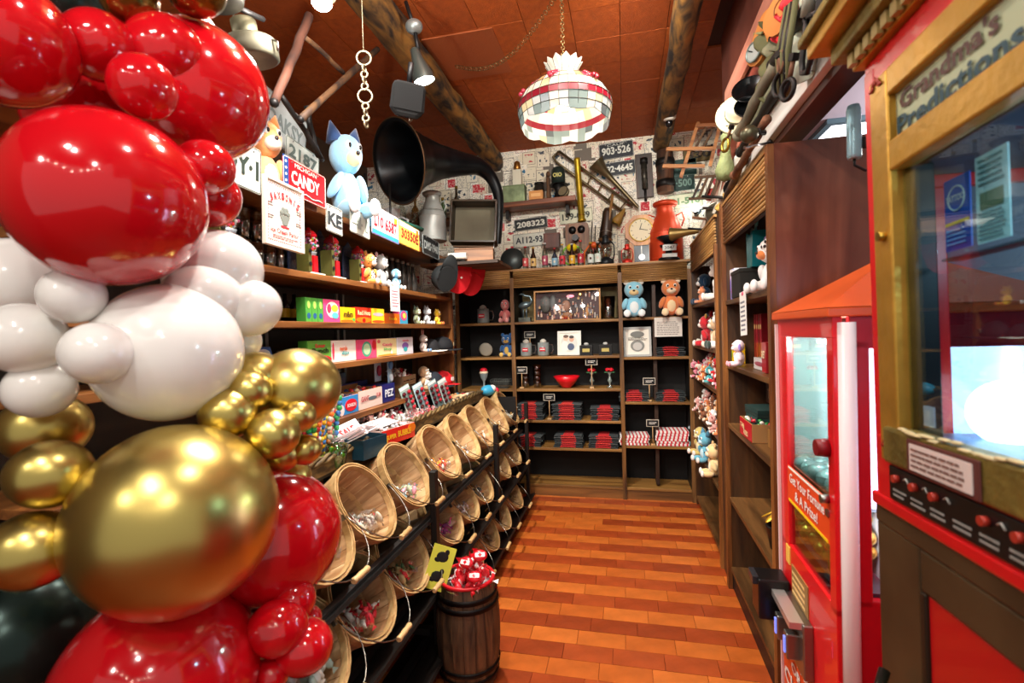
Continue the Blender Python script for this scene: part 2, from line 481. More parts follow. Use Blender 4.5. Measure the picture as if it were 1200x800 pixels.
# right shelving: front at X .555
FX = .555
r1 = thing('wall_shelving', 'dark shelving bay along the right wall filled with piled plush toys', 'shelving', (FX, 3.0, 0))
def rbay(u, y0, y1, zs, stile=.03):
    MB().box((.385, (y0 + y1) / 2, 1.08), (.012, y1 - y0, 2.1)).build('back_panel', mat('#140d08', .6), u)
    for z in zs:
        MB().box((.19, (y0 + y1) / 2, z - .012), (.38, y1 - y0 - .002, .024)).build('shelf', wood('#402812', '#76502a', 'Y', 18, .4), u, bevel=.002)
rbay(r1, .24, 1.36, (1.68, 1.35, 1.09, .80, .47, .075))
MB().box((.19, 1.365, 1.0), (.38, .03, 2.0)).build('side_panel', wood('#2a180c', '#533418', 'Z', 18, .4), r1)
MB().box((.19, .225, 1.0), (.38, .03, 2.0)).build('side_panel', wood('#2a180c', '#533418', 'Z', 18, .4), r1)
MB().box((-.002, .225, 1.0), (.02, .04, 2.0)).build('face_strip', WOODM('Z'), r1)
reeding(r1, 1.14, 1.955, 2.165, 0, .245, 'Y', WOODL('Y'))
MB().box((.19, .8, 2.175), (.4, 1.16, .016)).build('top_board', WOODL('Y'), r1)
r2 = thing('wall_shelving', 'tall dark cabinet bay nearest the red egg machine with plain brown side panel', 'shelving', (FX, 2.04, 0))
rbay(r2, .03, .93, (1.64, 1.285, .95, .53, .13))
MB().box((.20, 1.05, 1.09), (.39, .24, 2.18)).build('side_panel', wood('#2e1b0d', '#5a381a', 'Z', 16, .5), r2, bevel=.004)
MB().box((-.004, .95, 1.09), (.022, .05, 2.18)).build('face_strip', WOODM('Z'), r2)
MB().box((.205, .012, 1.09), (.40, .024, 2.18)).build('side_panel', wood('#5a2e22', '#7d4a38', 'Z', 9, .28), r2)
MB().box((-.004, .018, 1.09), (.022, .04, 2.18)).build('face_strip', WOODM('Z'), r2)
reeding(r2, .92, 1.955, 2.165, 0, .03, 'Y', WOODL('Y'))
MB().box((.19, .5, 2.175), (.4, .98, .016)).build('top_board', WOODL('Y'), r2)
MB().box((.2, .46, 1.12), (.03, .02, 1.0)).build('inner_divider', WOODD('Z'), r2)
MB().box((.02, .48, .04), (.02, .9, .08)).build('kick_board', BLACKWOOD('Y'), r2)

# left shelving: front at X -1.4
FL = -1.4
l1 = thing('wall_shelving', 'long brown candy shelving along the left wall behind the baskets', 'shelving', (FL, 2.4, 0))
for z, d in ((1.80, .36), (1.575, .36), (1.37, .34), (1.09, .36), (.80, .36)):
    MB().box((-d / 2, -.02, z - .014), (d, 2.94, .028)).build('shelf', WOODM('Y'), l1, bevel=.002)
MB().box((-.6, -.15, 2.105), (1.2, 3.3, .03)).build('top_shelf', WOODM('Y'), l1)
MB().box((-.37, .0, 1.05), (.014, 2.96, 2.08)).build('back_panel', wood('#18110c', '#33251a', 'Y', 12), l1)
MB().box((-.18, 1.47, .92), (.37, .03, 1.84)).build('side_panel', WOODM('Z'), l1)
MB().box((-.356, .75, 1.0), (.012, .7, .9)).build('back_board', wood('#4a2a14', '#7a4c26', 'Z', 14), l1)
for y in (-.35, .35, 1.05):
    MB().box((-.355, y, 1.4), (.012, .022, 1.0)).build('shelf_standard', STEEL, l1)
    MB().box((-.355, y + .07, 1.4), (.012, .022, 1.0)).build('shelf_standard', STEEL, l1)

# ---------------------------------------------------------------- basket rack
rk = thing('basket_rack', 'dark wooden stepped rack holding three rows of tipped bushel baskets', 'rack', (-.9, 2.6, 0))
BW = BLACKWOOD
for y in (-1.62, -.52, .58, 1.62):
    MB().box((.035, y, .44), (.03, .04, .88)).build('front_post', BW('Z'), rk, bevel=.003)
    MB().box((-.5, y, .47), (.035, .04, .94)).build('back_post', BW('Z'), rk)
    MB().box((-.25, y, .14), (.5, .035, .03)).build('cross_rail', BW('X'), rk)
for z, x in ((.60, -.11), (.318, -.05), (.06, -.02)):
    MB().box((x, -.06, z), (.30, 3.1, .014), rot=(0, R(-24), 0)).build('slanted_board', BW('Y'), rk)
MB().box((.0, -.06, .66), (.022, 3.05, .035)).build('front_rail', BW('Y'), rk)
MB().box((-.02, -.06, .37), (.022, 3.05, .03)).build('front_rail', BW('Y'), rk)
MB().box((-.02, -.06, .1), (.022, 3.05, .03)).build('front_rail', BW('Y'), rk)
MB().box((-.55, -.06, .955), (.56, 3.1, .02)).build('tray_board', BW('Y'), rk)
MB().box((-.80, -.06, .46), (.016, 3.1, .92)).build('back_board', mat('#0b0908', .7), rk)
MB().box((-.4, 1.46, .48), (.76, .016, .94)).build('side_board', mat('#0f0b09', .6), rk)
wk = wood('#3a2a14', '#7a6238', 'Y', 40, .7, .8, 3)
b = MB()
for k in range(3):
    pts = [(-.27 + .012 * math.cos(i * 1.1 + k * 2.1), -1.0 + i * .04, 1.02 + .012 * math.sin(i * 1.1 + k * 2.1)) for i in range(64)]
    b.tube(pts, .009, 5)
b.box((-.27, .26, .985), (.012, 2.5, .05))
b.build('wicker_edge', wk, rk)

# ---------------------------------------------------------------- bushel baskets
def make_basket():
    t = thing('bushel_basket', 'x', 'basket', (0, 0, 0), 0, 'tipped bushel baskets in the rack')
    R0, R1, D, n = .156, .114, .25, 18
    pale = wood('#a87c50', '#dcb788', 'Y', 26, .55, .3, 6)
    a = PI / n * .965; b = MB(); vs = []
    for rr, y in ((R0, 0), ((R0 + R1) / 2 + .004, D * .5), (R1, D)):
        for q in (0, .0028):
            for s_ in (-1, 1): vs.append(((rr + q) * math.sin(s_ * a), y, (rr + q) * math.cos(a)))
    fs = []
    for j in (0, 1):
        o = j * 4; p = o + 4
        fs += [(o, p, p + 1, o + 1), (o + 2, o + 3, p + 3, p + 2), (o, o + 2, p + 2, p), (o + 1, p + 1, p + 3, o + 3)]
    fs += [(0, 1, 3, 2), (8, 10, 11, 9)]
    b.add(vs, fs)
    st = b.build('stave', pale, t)
    for i in range(1, n):
        c = st.copy(); col.objects.link(c); c.parent = t; c.rotation_euler = (0, 2 * PI * i / n, 0)
    MB().lathe([(R1 + .002, 0), (R1 + .002, .006)], n=24, rot=(R(-90), 0, 0), c=(0, D - .008, 0)).build('bottom_board', pale, t)
    hoop = wood('#a9824e', '#dbb880', 'X', 20, .5, .3)
    def band(r, y0, y1, th, name, r2=None):
        r2 = r2 or r
        MB().lathe([(r, y0), (r + th, y0), (r2 + th, y1), (r2, y1), (r, y0)], n=30, rot=(R(-90), 0, 0), cap0=False, cap1=False, smooth=False).build(name, hoop, t)
    band(R0 + .003, -.004, .03, .005, 'rim_hoop', R0 - .001)
    band(R0 - .008, -.004, .022, .004, 'inner_hoop')
    band(R0 - .018, .12, .14, .004, 'middle_hoop', R0 - .021)
    pts = [((R0 + .016) * math.cos(-PI * i / 16), -.012 - .05 * math.sin(PI * i / 16), (R0 + .028) * math.sin(-PI * i / 16)) for i in range(17)]
    MB().tube(pts, .0022, 6).build('bail_wire', WIRE, t)
    for s_ in (-1, 1): MB().box((s_ * (R0 + .01), .008, 0), (.012, .014, .02)).build('wire_staple', WIRE, t)
    g = MB().lathe([(.008, -.045), (.011, -.04), (.009, -.02), (.011, 0), (.009, .02), (.011, .04), (.008, .045)], n=10, rot=(0, R(90), 0), c=(0, -.062, -R0 - .028)).build('handle_grip', wood('#a9824e', '#dbb880', 'X', 20), t)
    return t
def wrapped(name, label, cat, loc, rot, cols, n, rx, ry, rz, size=.02, seed=1, clear=.4, group=None):
    rnd = random.Random(seed); b = MB()
    mats_ = [mat(c, .35, coat=.4) for c in cols] + [clear_glass('#ffffff', .22, .08)]
    for i in range(n):
        a = rnd.uniform(0, 2 * PI); q = math.sqrt(rnd.random())
        p = (rx * q * math.cos(a), ry * q * math.sin(a), rz * rnd.random() * (1.15 - q))
        M = xf(p, (rnd.uniform(0, 6), rnd.uniform(0, 6), rnd.uniform(0, 6)))
        s = size * rnd.uniform(.6, 1.3); mi = rnd.randrange(len(cols))
        if rnd.random() < clear: mi = len(cols)
        if mi == len(cols):
            vs = [(-s * 1.3, -s, 0), (0, -s * .8, s * .3), (s * 1.3, -s, 0), (-s * 1.3, s, s * .2), (0, s * .9, -s * .2), (s * 1.3, s, 0)]
            b.add(vs, [(0, 1, 4, 3), (1, 2, 5, 4)], mi, False, M)
        else:
            b.ell((0, 0, 0), (s, s * .55, s * .35), 7, 5, mi, M)
            b.add([(s * .8, 0, 0), (s * 1.5, s * .4, s * .2), (s * 1.5, -s * .4, -s * .1)], [(0, 1, 2)], mi, False, M)
            b.add([(-s * .8, 0, 0), (-s * 1.5, s * .4, s * .2), (-s * 1.5, -s * .4, -s * .1)], [(0, 2, 1)], mi, False, M)
    o = b.build(name, mats_, loc=loc, rot=rot)
    return tag(o, label, cat, group, 'stuff')
bk0 = make_basket(); used = False
TY = (1.375, 1.69, 2.05, 2.47, 2.85, 3.19, 3.61, 4.00)
MY = (1.24, 1.55, 1.87, 2.33, 2.62, 2.92, 3.42, 3.78)
LY = (2.54, 2.9, 3.22, 3.62)
tops = ['nearest tipped basket of the top row, beside the balloons', 'second tipped basket from the balloons in the top row', 'third tipped basket from the balloons in the top row', 'fourth tipped basket from the balloons in the top row, above the barrel', 'fourth tipped basket from the back in the top row', 'third tipped basket from the back in the top row', 'second tipped basket from the back in the top row', 'farthest tipped basket of the top row, next to the back shelves']
mids = ['nearest tipped basket of the middle row, low beside small red balloons', 'second tipped basket from the balloons in the middle row', 'third tipped basket from the balloons in the middle row, left of the barrel', 'tipped basket of the middle row directly above the yellow card in the barrel', 'tipped basket in the middle row, second beyond the barrel', 'third tipped basket from the back in the middle row', 'second tipped basket from the back in the middle row', 'farthest tipped basket of the middle row']
lows = ['lowest tipped basket just behind the barrel', 'third lowest-row basket from the back, in deep shade', 'second lowest-row basket from the back', 'farthest tipped basket of the lowest row']
cs = [['#c8303a', '#2f8a3c', '#e8e2d0', '#e8c21a'], ['#e8e2d8', '#b93040', '#d8c8b0', '#8a8a80'], ['#8ab8c8', '#d8e4e8', '#e8a0b0', '#c8d8b0'], ['#e89038', '#e8e0d0', '#c83030', '#60a8b8'], ['#d8a060', '#e8e0d0', '#a86830'], ['#d8b880', '#e0d8c8', '#b87840'], ['#e8d8b8', '#c89850', '#90a890'], ['#e8d8b8', '#c89850', '#b0b0a0']]
cm = [['#9fb8b0', '#d8e0dc', '#5f7f78', '#e8e8e8'], ['#d02030', '#e83848', '#e8e8e0', '#c01828'], ['#d02838', '#b8a070', '#406038'], ['#e03890', '#e8e0f0', '#702060'], ['#d8c8d8', '#605850', '#a03040'], ['#604838', '#c8a060', '#404040'], ['#c8a870', '#e0d0a8'], ['#c8a870', '#8a7850']]
cl = [['#c8b890', '#605040'], ['#c8b890', '#605040'], ['#e0d8c8', '#8a8070'], ['#c8a870', '#8a7850']]
def put(x, y, z, lab, cc, k, content, R_=.168):
    global used
    rot = (R(-34), 0, R(90) + R(random.uniform(-3, 3)))
    if not used: o = bk0; used = True; o.location = (x, y, z); o.rotation_euler = rot; o['label'] = lab
    else: o = copy_tree(bk0, (x, y, z), rot, lab)
    wrapped('wrapped_candy', content, 'candy', (x - .045, y, z - .122), (0, R(-28), 0), cc, 95 if k < 4 else 40, .095, .105, .06, .021, seed=int(y * 100 + z * 1000), clear=.45)
cand_t = ['colourful wrapped candy in the nearest top-row basket', 'clear wrapped pink and white sweets in the second top-row basket', 'pale blue and white wrapped candy in the third top-row basket', 'orange and red wrapped candy in the fourth top-row basket', 'few caramel sweets in the fourth top-row basket from the back', 'tan wrapped sweets in the third top-row basket from the back', 'pale gold sweets in the second top-row basket from the back', 'grey gold sweets in the farthest top-row basket']
cand_m = ['silver and green wrapped candy in the nearest middle-row basket', 'bright red wrapped candy in the second middle-row basket', 'red and olive sweets in the shaded middle-row basket left of the barrel', 'magenta wrapped candy in the middle-row basket above the yellow card', 'lilac and black sweets in the middle-row basket just beyond the barrel', 'brown sweets in the third middle-row basket from the back', 'pale tan sweets in the second middle-row basket from the back', 'tan sweets in the farthest middle-row basket']
cand_l = ['tan sweets in the lowest basket behind the barrel', 'tan sweets in the shaded lowest-row basket', 'white and grey sweets in the second lowest basket from the back', 'tan sweets in the farthest lowest basket']
for i, y in enumerate(TY): put(-.98, y, .872, tops[i], cs[i], i, cand_t[i])
for i, y in enumerate(MY): put(-.925, y, .59, mids[i], cm[i], i, cand_m[i])
for i, y in enumerate(LY): put(-.885, y, .305, lows[i], cl[i], i + 4, cand_l[i])

# ---------------------------------------------------------------- barrel of candy
t = thing('barrel', 'small dark stave barrel with red rim holding candy at the aisle', 'barrel', (-.70, 2.02, 0))
nb = 18; H = .44
def br(z): return .118 + .022 * (1 - ((z - H / 2) / (H / 2)) ** 2)
b = MB(); a = PI / nb * .97; vs = []
zs = [H * i / 8 for i in range(9)]
for z in zs:
    for q in (-.012, 0):
        for s_ in (-1, 1): vs.append(((br(z) + q) * math.sin(s_ * a), -(br(z) + q) * math.cos(a), z))
fs = []
for j in range(8):
    o = j * 4; p = o + 4
    fs += [(o, o + 1, p + 1, p), (o + 2, p + 2, p + 3, o + 3), (o, p, p + 2, o + 2), (o + 1, o + 3, p + 3, p + 1)]
fs += [(0, 2, 3, 1), (32, 33, 35, 34)]
b.add(vs, fs)
st = b.build('stave', wood('#2a1c12', '#6a4c32', 'Z', 26, .55, .8, 6), t)
for i in range(1, nb):
    c = st.copy(); col.objects.link(c); c.parent = t; c.rotation_euler = (0, 0, 2 * PI * i / nb)
for z in (.035, .075, .34, .375):
    MB().lathe([(br(z) + .001, z), (br(z) + .004, z), (br(z + .02) + .004, z + .02), (br(z + .02) + .001, z + .02)], n=36, cap0=False, cap1=False).build('hoop', mat('#1b1716', .45, .8), t)
MB().torus((0, 0, H), .116, .008, 36, 8, rot=(R(90), 0, 0)).build('red_rim', RED, t)
MB().lathe([(.108, H - .05), (.108, H - .04)], n=24).build('barrel_head', mat('#3a2416', .6), t)
wrapped('wrapped_candy', 'heap of bright red cellophane candy packs in the barrel', 'candy', (-.675, 2.0, .41), (0, 0, 0), ['#e01828', '#e8303c', '#d01020', '#f0e8e8'], 90, .085, .08, .13, .03, 5, clear=.3)
for k, (dx, dy, dz, rx, rz) in enumerate(((-.01, -.055, .12, -35, -12), (.045, -.02, .14, -40, 20), (-.035, -.02, .09, -30, -40), (.03, -.06, .07, -50, 10))):
    p = thing('candy_pack', 'small white tag on red candy pack in the barrel', 'candy', (-.665 + dx, 1.985 + dy, .425 + dz), (R(rx), 0, R(rz)), 'red candy packs in the barrel')
    MB().prism(rrect(.042, .018, .003), -.001, .001).build('paper_tag', mat('#f0dcdc', .5), p)
    MB().ell((0, .012, 0), (.032, .014, .024), 12, 8).build('pack', mat('#e0182a', .25, coat=.6), p)
cd = thing('sign_card', 'yellow folded card with black drawn figures leaning in the barrel', 'sign', (-.80, 1.955, .50), (R(-14), R(18), R(12)))
MB().prism([(-.05, -.09), (.05, -.09), (.05, .09), (-.05, .09)], -.0015, .0015).build('card', mat('#d8d84a', .6), cd)
b = MB()
for zc in (.045, -.035):
    b = MB(); b.ell((0, -.002, zc), (.026, .001, .022), 10, 6); b.ell((.015, -.002, zc + .022), (.010, .001, .012), 8, 5); b.ell((-.018, -.002, zc - .015), (.014, .001, .01), 8, 5)
    b.build('drawing', BLACK, cd)

# ---------------------------------------------------------------- balloon garland at the left
def balloon_mat(h, rough, metal=0, coat=0):
    return mat(h, rough, metal, coat=coat, subs=0)
bred = mat('#c40b18', .12, coat=.7); bwhite = mat('#f0eee9', .16, coat=.6); bgold = mat('#cdb86a', .30, 1); bdark = mat('#20302c', .25, .6)
bchrome = mat('#8a6a30', .2, .9)
def bal(c, r, m, label, group=None, tilt=(0, 0, 0), stretch=1.10):
    n = 36; k = 24; b = MB(); prof = []
    for j in range(1, k):
        t = PI * j / k
        z = -math.cos(t) * r * stretch; q = math.sin(t) * r
        if z < 0: q *= 1 - .10 * (-z / (r * stretch)) ** 2
        prof.append((q, z))
    prof = [(r * .035, -r * stretch * 1.03)] + prof + [(r * .01, r * stretch)]
    b.lathe(prof, n=n)
    o = b.build('balloon', m, loc=c, rot=tilt)
    kn = MB().lathe([(r * .05, 0), (r * .03, r * .03), (r * .045, r * .06)], n=10, c=(0, 0, -r * stretch * 1.08)).build('knot', m, o)
    tag(o, label, 'balloon', 'balloon garland at the left')
    return o
rx = lambda: (R(random.uniform(-25, 25)), R(random.uniform(60, 110)), R(random.uniform(-30, 30)))
for spec in (
    ((-0.896, 0.702, 1.759), 0.1566, 'r', 'huge glossy red balloon at the left edge, above the white balloons'),
    ((-1.048, 0.651, 2.032), 0.1069, 'r', 'large dark red balloon in the top left corner'),
    ((-0.980, 0.760, 2.076), 0.0643, 'r', 'small oval red balloon above the huge red one'),
    ((-0.850, 0.737, 1.967), 0.0562, 'r', 'small round red balloon overlapping the huge red one from above'),
    ((-0.919, 0.847, 2.101), 0.0743, 'r', 'small red balloon behind the two small ones at the top'),
    ((-0.958, 0.960, 2.075), 0.1571, 'r', 'large bright red balloon nearest the white plate at the top'),
    ((-1.186, 0.886, 2.027), 0.1201, 'r', 'red balloon half hidden behind the huge red balloon'),
    ((-0.844, 0.859, 1.860), 0.0567, 'r', 'small red balloon tucked under the large bright red one'),
    ((-0.902, 0.927, 1.819), 0.0649, 'r', 'small red balloon next to the gumball packs'),
    ((-0.970, 0.976, 1.982), 0.0685, 'r', 'small red balloon behind the bright red cluster edge'),
    ((-0.794, 0.958, 1.051), 0.1506, 'r', 'large red balloon behind the huge gold one, beside the nearest basket'),
    ((-0.884, 0.748, 0.853), 0.1797, 'r', 'largest red balloon at the bottom edge below the huge gold balloon'),
    ((-0.706, 0.904, 0.944), 0.0456, 'r', 'topmost of the little red balloons at lower left'),
    ((-0.704, 0.852, 0.913), 0.0556, 'r', 'little red balloon in the middle of the lower left cluster'),
    ((-0.674, 0.889, 0.854), 0.0572, 'r', 'rightmost little red balloon of the lower left cluster'),
    ((-0.719, 0.847, 0.818), 0.0348, 'r', 'lowest little red balloon at the bottom edge'),
    ((-0.706, 0.954, 0.873), 0.0268, 'r', 'little red balloon peeping out behind the lower left cluster'),
    ((-0.891, 0.800, 1.480), 0.1384, 'w', 'large white balloon in the middle of the garland'),
    ((-0.953, 0.675, 1.588), 0.0498, 'w', 'small oval white balloon directly under the huge red one'),
    ((-0.881, 0.659, 1.485), 0.0539, 'w', 'small oval white balloon in front of the large white balloon'),
    ((-1.050, 0.661, 1.515), 0.0641, 'w', 'white balloon cut by the left edge of the view'),
    ((-1.048, 0.680, 1.421), 0.0531, 'w', 'small white balloon lowest at left, above the gold ones'),
    ((-1.192, 0.733, 1.629), 0.0883, 'w', 'shaded white balloon behind, at the left edge'),
    ((-0.895, 0.926, 1.654), 0.0953, 'w', 'white balloon rising to a point beside the shelf'),
    ((-0.870, 0.869, 1.589), 0.0758, 'w', 'white balloon between the large white one and the shelf'),
    ((-0.821, 0.941, 1.571), 0.0649, 'w', 'small white balloon nearest the shelf of box candy'),
    ((-0.881, 0.967, 1.497), 0.0515, 'w', 'small white balloon touching the gold balloons'),
    ((-0.808, 0.731, 1.178), 0.1721, 'g', 'huge gold chrome balloon in the lower garland'),
    ((-0.748, 0.995, 1.383), 0.0948, 'g', 'medium gold balloon in front of the candy shelf'),
    ((-0.807, 0.941, 1.408), 0.0649, 'g', 'olive gold balloon between the white ones and the medium gold one'),
    ((-0.793, 0.841, 1.351), 0.0538, 'g', 'small gold balloon, leftmost of the little gold cluster'),
    ((-0.718, 0.877, 1.304), 0.0531, 'g', 'small gold balloon lowest in front of the little gold cluster'),
    ((-0.771, 0.877, 1.391), 0.0447, 'g', 'small gold balloon at the top of the little gold cluster'),
    ((-0.699, 0.934, 1.330), 0.0372, 'g', 'tiny gold balloon overlapping the medium gold one'),
    ((-0.744, 0.932, 1.247), 0.0394, 'g', 'tiny gold balloon above the red balloon'),
    ((-0.706, 0.961, 1.250), 0.0344, 'g', 'tiny gold balloon nearest the candy stick jar'),
    ((-0.965, 0.635, 1.281), 0.0583, 'g', 'oval gold balloon at left, upper of two'),
    ((-0.974, 0.610, 1.160), 0.0640, 'g', 'oval gold balloon at left, lower of two'),
    ((-1.156, 0.756, 1.333), 0.0728, 'g', 'dull gold balloon behind the two oval ones'),
    ((-0.779, 1.004, 1.171), 0.0444, 'g', 'olive sliver of a gold balloon behind the red one'),
    ((-1.202, 0.717, 0.919), 0.1433, 'd', 'dark green chrome balloon in the lower left corner'),
    ((-0.949, 0.800, 2.187), 0.0511, 'c', 'bronze chrome balloon at the top edge, left one'),
    ((-0.852, 0.865, 2.235), 0.0567, 'c', 'bronze chrome balloon at the top edge, right one'),
    ((-1.280, 0.901, 2.310), 0.1194, 'd', 'dark balloon behind the red ones at the top edge'),
):
    c, r, k, lab = spec
    m = {'r': bred, 'w': bwhite, 'g': bgold, 'd': bdark, 'c': bchrome}[k]
    st = 1.0 if r > .12 else 1.09
    bal(c, r * .985, m, lab, tilt=rx(), stretch=st)

# ---------------------------------------------------------------- red egg vending machine
EY = (1.44, 1.945); EX = .52; EW = .52
t = thing('egg_vending_machine', 'tall red prize egg machine with orange pyramid roof and lit windows', 'vending machine', (EX + .008, EY[0], 0), R(-1.0))
W = EY[1] - EY[0]; ered = mat('#d8121a', .3, coat=.4)
eor = mat('#e8642a', .4, coat=.2); epale = mat('#e8dcdc', .35, coat=.3)
MB().box((EW / 2, W / 2, .045), (EW - .02, W - .02, .09)).build('plinth', BLACK, t)
# aisle face (x = 0) as frame bars round the windows
b = MB()
b.box((.012, W / 2, 1.489), (.024, W, .062)); b.box((.012, .022, 1.09), (.024, .044, .74)); b.box((.012, W - .048, 1.09), (.024, .096, .74))
b.box((.012, W / 2, .415), (.024, W, .65)); 
b.build('front_frame', ered, t, bevel=.003)
b = MB(); b.box((EW / 2 + .02, .012, 1.475), (EW - .04, .024, .09)); b.box((EW - .02, .012, 1.1), (.04, .024, .7)); b.box((.06, .012, 1.1), (.05, .024, .7)); b.box((EW / 2 + .02, .012, .42), (EW - .04, .024, .7))
b.build('side_frame', mat('#a80f1c', .35, coat=.3), t, bevel=.003)
MB().box((EW / 2, W - .01, .79), (EW, .02, 1.42)).build('back_panel', ered, t)
MB().box((EW - .01, W / 2, .79), (.02, W, 1.42)).build('rear_panel', mat('#c9ccd4', .5), t)
MB().lathe([(.021, .09), (.021, 1.5)], n=24, c=(.032, -.004, 0)).build('corner_column', epale, t)
MB().box((-.002, W - .004, .8), (.014, .012, 1.4)).build('edge_trim', mat('#e8c8c8', .4), t)
MB().box((EW / 2, W / 2, 1.527), (EW + .03, W + .03, .025)).build('roof_band', mat('#e05a22', .35, coat=.3), t, bevel=.004)
b = MB(); x0, x1, y0, y1, z0, z1 = -.015, EW + .015, -.015, W + .015, 1.54, 1.71
ax, ay = EW / 2, W / 2
b.add([(x0, y0, z0), (x1, y0, z0), (x1, y1, z0), (x0, y1, z0), (ax, ay, z1)], [(0, 1, 4), (1, 2, 4), (2, 3, 4), (3, 0, 4), (3, 2, 1, 0)])
b.build('pyramid_roof', eor, t)
MB().box((.012, W / 2 - .024, 1.10), (.004, W - .13, .72)).build('front_window', clear_glass('#dff4f2', .05), t)
MB().box((EW / 2 + .03, .010, 1.09), (EW - .11, .004, .70)).build('side_window', clear_glass('#f4f0ff', .04), t)
MB().prism(rrect(.40, .44, .03), -.004, .004).build('added_glow_panel', mat('#eef4ff', .5, emit=2.2), t, loc=(EW / 2 + .03, .06, 1.215))  # added glowing sheet behind the side window, stands in for the bright interior
MB().box((.10, W - .03, 1.12), (.14, .01, .66)).build('inner_wall', mat('#c4d8d4', .4), t)
MB().box((.14, W / 2 - .0, 1.12), (.006, W - .16, .66)).build('inner_divider', mat('#b4cdca', .25, .1), t) 
MB().prism(rrect(.02, .02, .004), 0, .01).build('latch_plate', STEEL, t, loc=(-.004, .05, .98), rot=(0, 0, R(-90)))
MB().cyl((-.03, .045, 1.16), (0, .045, 1.16), .022, .026, 14).build('red_lock', DKRED, t)
MB().cyl((-.02, .045, 1.02), (0, .045, 1.02), .012, n=14).build('key_lock', STEEL, t)
MB().box((EW / 2, W / 2, .775), (EW - .05, W - .05, .01)).build('prize_floor', mat('#3a3a3c', .5), t)
# lit strip inside: tube lamp
MB().cyl((.42, .05, 1.42), (.42, .05, .85), .010, n=10).build('lamp_tube', mat('#f3eaff', .5, emit=14), t)
MB().cyl((.08, W - .16, 1.44), (.08, .08, 1.44), .006, n=10).build('lamp_tube', mat('#e6fbff', .5, emit=14), t)
light('egg_machine_light', 'POINT', (EX + .08, 1.62, 1.42), 3.2, (.85, .98, 1), .03)
light('egg_machine_fill_light', 'POINT', (EX + .09, 1.47, .93), .9, (1, .92, .8), .02)  # fill added under the tray to brighten the gold eggs
light('egg_machine_side_light', 'POINT', (EX + .34, 1.53, 1.40), 3, (.9, .86, 1), .03)
# banner across the front window
bn = MB(); bn.box((0, 0, 0), (W - .13, .004, .12)); bn = bn.build('banner', mat('#e04a1c', .4), t, loc=(.002, W / 2 - .026, .955), rot=(0, 0, R(-90)))
text('Get Your Fortune', W - .19, .032, WHITE, bn, (0, -.004, .026), bold=.02)
text('& A Prize!', W - .3, .032, WHITE, bn, (0, -.004, -.02), bold=.02)
MB().box((0, -.001, -.056), (W - .155, .005, .008)).build('banner_edge', YELLOW, bn)
MB().box((0, -.001, .056), (W - .155, .005, .006)).build('banner_edge', WHITE, bn)
lp = MB().box((0, 0, 0), (.16, .004, .17)).build('instruction_label', mat('#8f6a3a', .5), t, loc=(-.001, .30, .60), rot=(0, 0, R(-90)))
scribble(lp, .14, .15, 7, mat('#e8c080', .5), (0, -.003, 0))
MB().box((0, 0, 0), (.04, .004, .06)).build('price_label', mat('#e8b850', .5), t, loc=(-.001, .42, .70), rot=(0, 0, R(-90)))
cpt = MB(); cpt.box((0, 0, 0), (.22, .03, .17)); cp = cpt.build('coin_panel', STEEL, t, bevel=.004, loc=(-.014, .29, .50), rot=(0, 0, R(-90)))
for sx in (-.05, .05):
    MB().box((sx, -.03, -.01), (.035, .04, .08)).build('coin_slot', STEEL, cp, bevel=.004)
    MB().box((sx, -.052, -.01), (.012, .004, .05)).build('coin_lever', mat('#6f7fe0', .3, emit=.6), cp)
MB().box((0, -.03, .078), (.2, .04, .02)).build('coin_lip', mat('#d8d8d4', .3, .8), cp)
bb = MB().box((0, 0, 0), (.10, .10, .14)).build('bill_acceptor', mat('#0c0d0f', .3), t, bevel=.006, loc=(-.055, .44, .545), rot=(0, 0, R(-90)))
MB().box((0, -.055, .06), (.07, .02, .03)).build('bill_slot', mat('#23262a', .3), bb, bevel=.003)
lo = MB().box((0, 0, 0), (W - .03, .004, .40)).build('lower_sticker', mat('#d84a18', .4), t, loc=(-.001, W / 2, .215), rot=(0, 0, R(-90)))
for s_, w_, z_ in (('WIN', .16, .165), ('OR LAY', .24, .115), ('CHICKEN', .40, .045), ('EGG', .18, -.04)):
    text(s_, w_, .055 if s_ == 'CHICKEN' else .035, WHITE, lo, (-.02, -.004, z_), bold=.03)
MB().ell((-.02, -.004, -.12), (.07, .003, .05), 18, 10).build('bird_drawing', mat('#c01818', .4), lo)
MB().torus((EW * .0 - .002, .12, .38), .05, .003, 20, 6, rot=(0, 0, R(90))).build('door_arc', DKRED, t)
sd = MB().box((EW / 2 + .03, -.002, .3), (.3, .003, .5)).build('side_sticker', mat('#6e0c14', .4), t)
for k, ch in enumerate('PRIZE'):
    text(ch, .05, .075, mat('#c9b8b8', .5), sd, (EW / 2 - .03, -.005, .52 - .1 * k), bold=.03)
# prize capsules
rnd = random.Random(3)
caps = [mat('#c89a3a', .15, .7), mat('#b0842c', .15, .7), mat('#d8b060', .15, .6)]
cap = thing('prize_egg', 'gold plastic prize eggs heaped behind the front window of the red machine', 'prize egg', (0, 0, 0), 0, 'gold eggs inside the red machine')
ce = MB(); ce.ell((0, 0, 0), (.026, .026, .036), 14, 10); ce.build('shell', caps[0], cap); MB().torus((0, 0, 0), .0262, .0012, 16, 4, rot=(R(90), 0, 0)).build('seam', caps[1], cap)
first = True; n = 0
for iz in range(4):
    for iy in range(6):
        for ix in range(2):
            x = EX + .055 + ix * .052 + rnd.uniform(-.008, .008); y = EY[0] + .10 + iy * .06 + rnd.uniform(-.006, .006); z = .812 + iz * .05 + rnd.uniform(-.004, .004) - ix * .005
            ro = (rnd.uniform(0, 3), rnd.uniform(0, 3), rnd.uniform(0, 3))
            if first: cap.location = (x, y, z); cap.rotation_euler = ro; first = False
            else: copy_tree(cap, (x, y, z), ro)
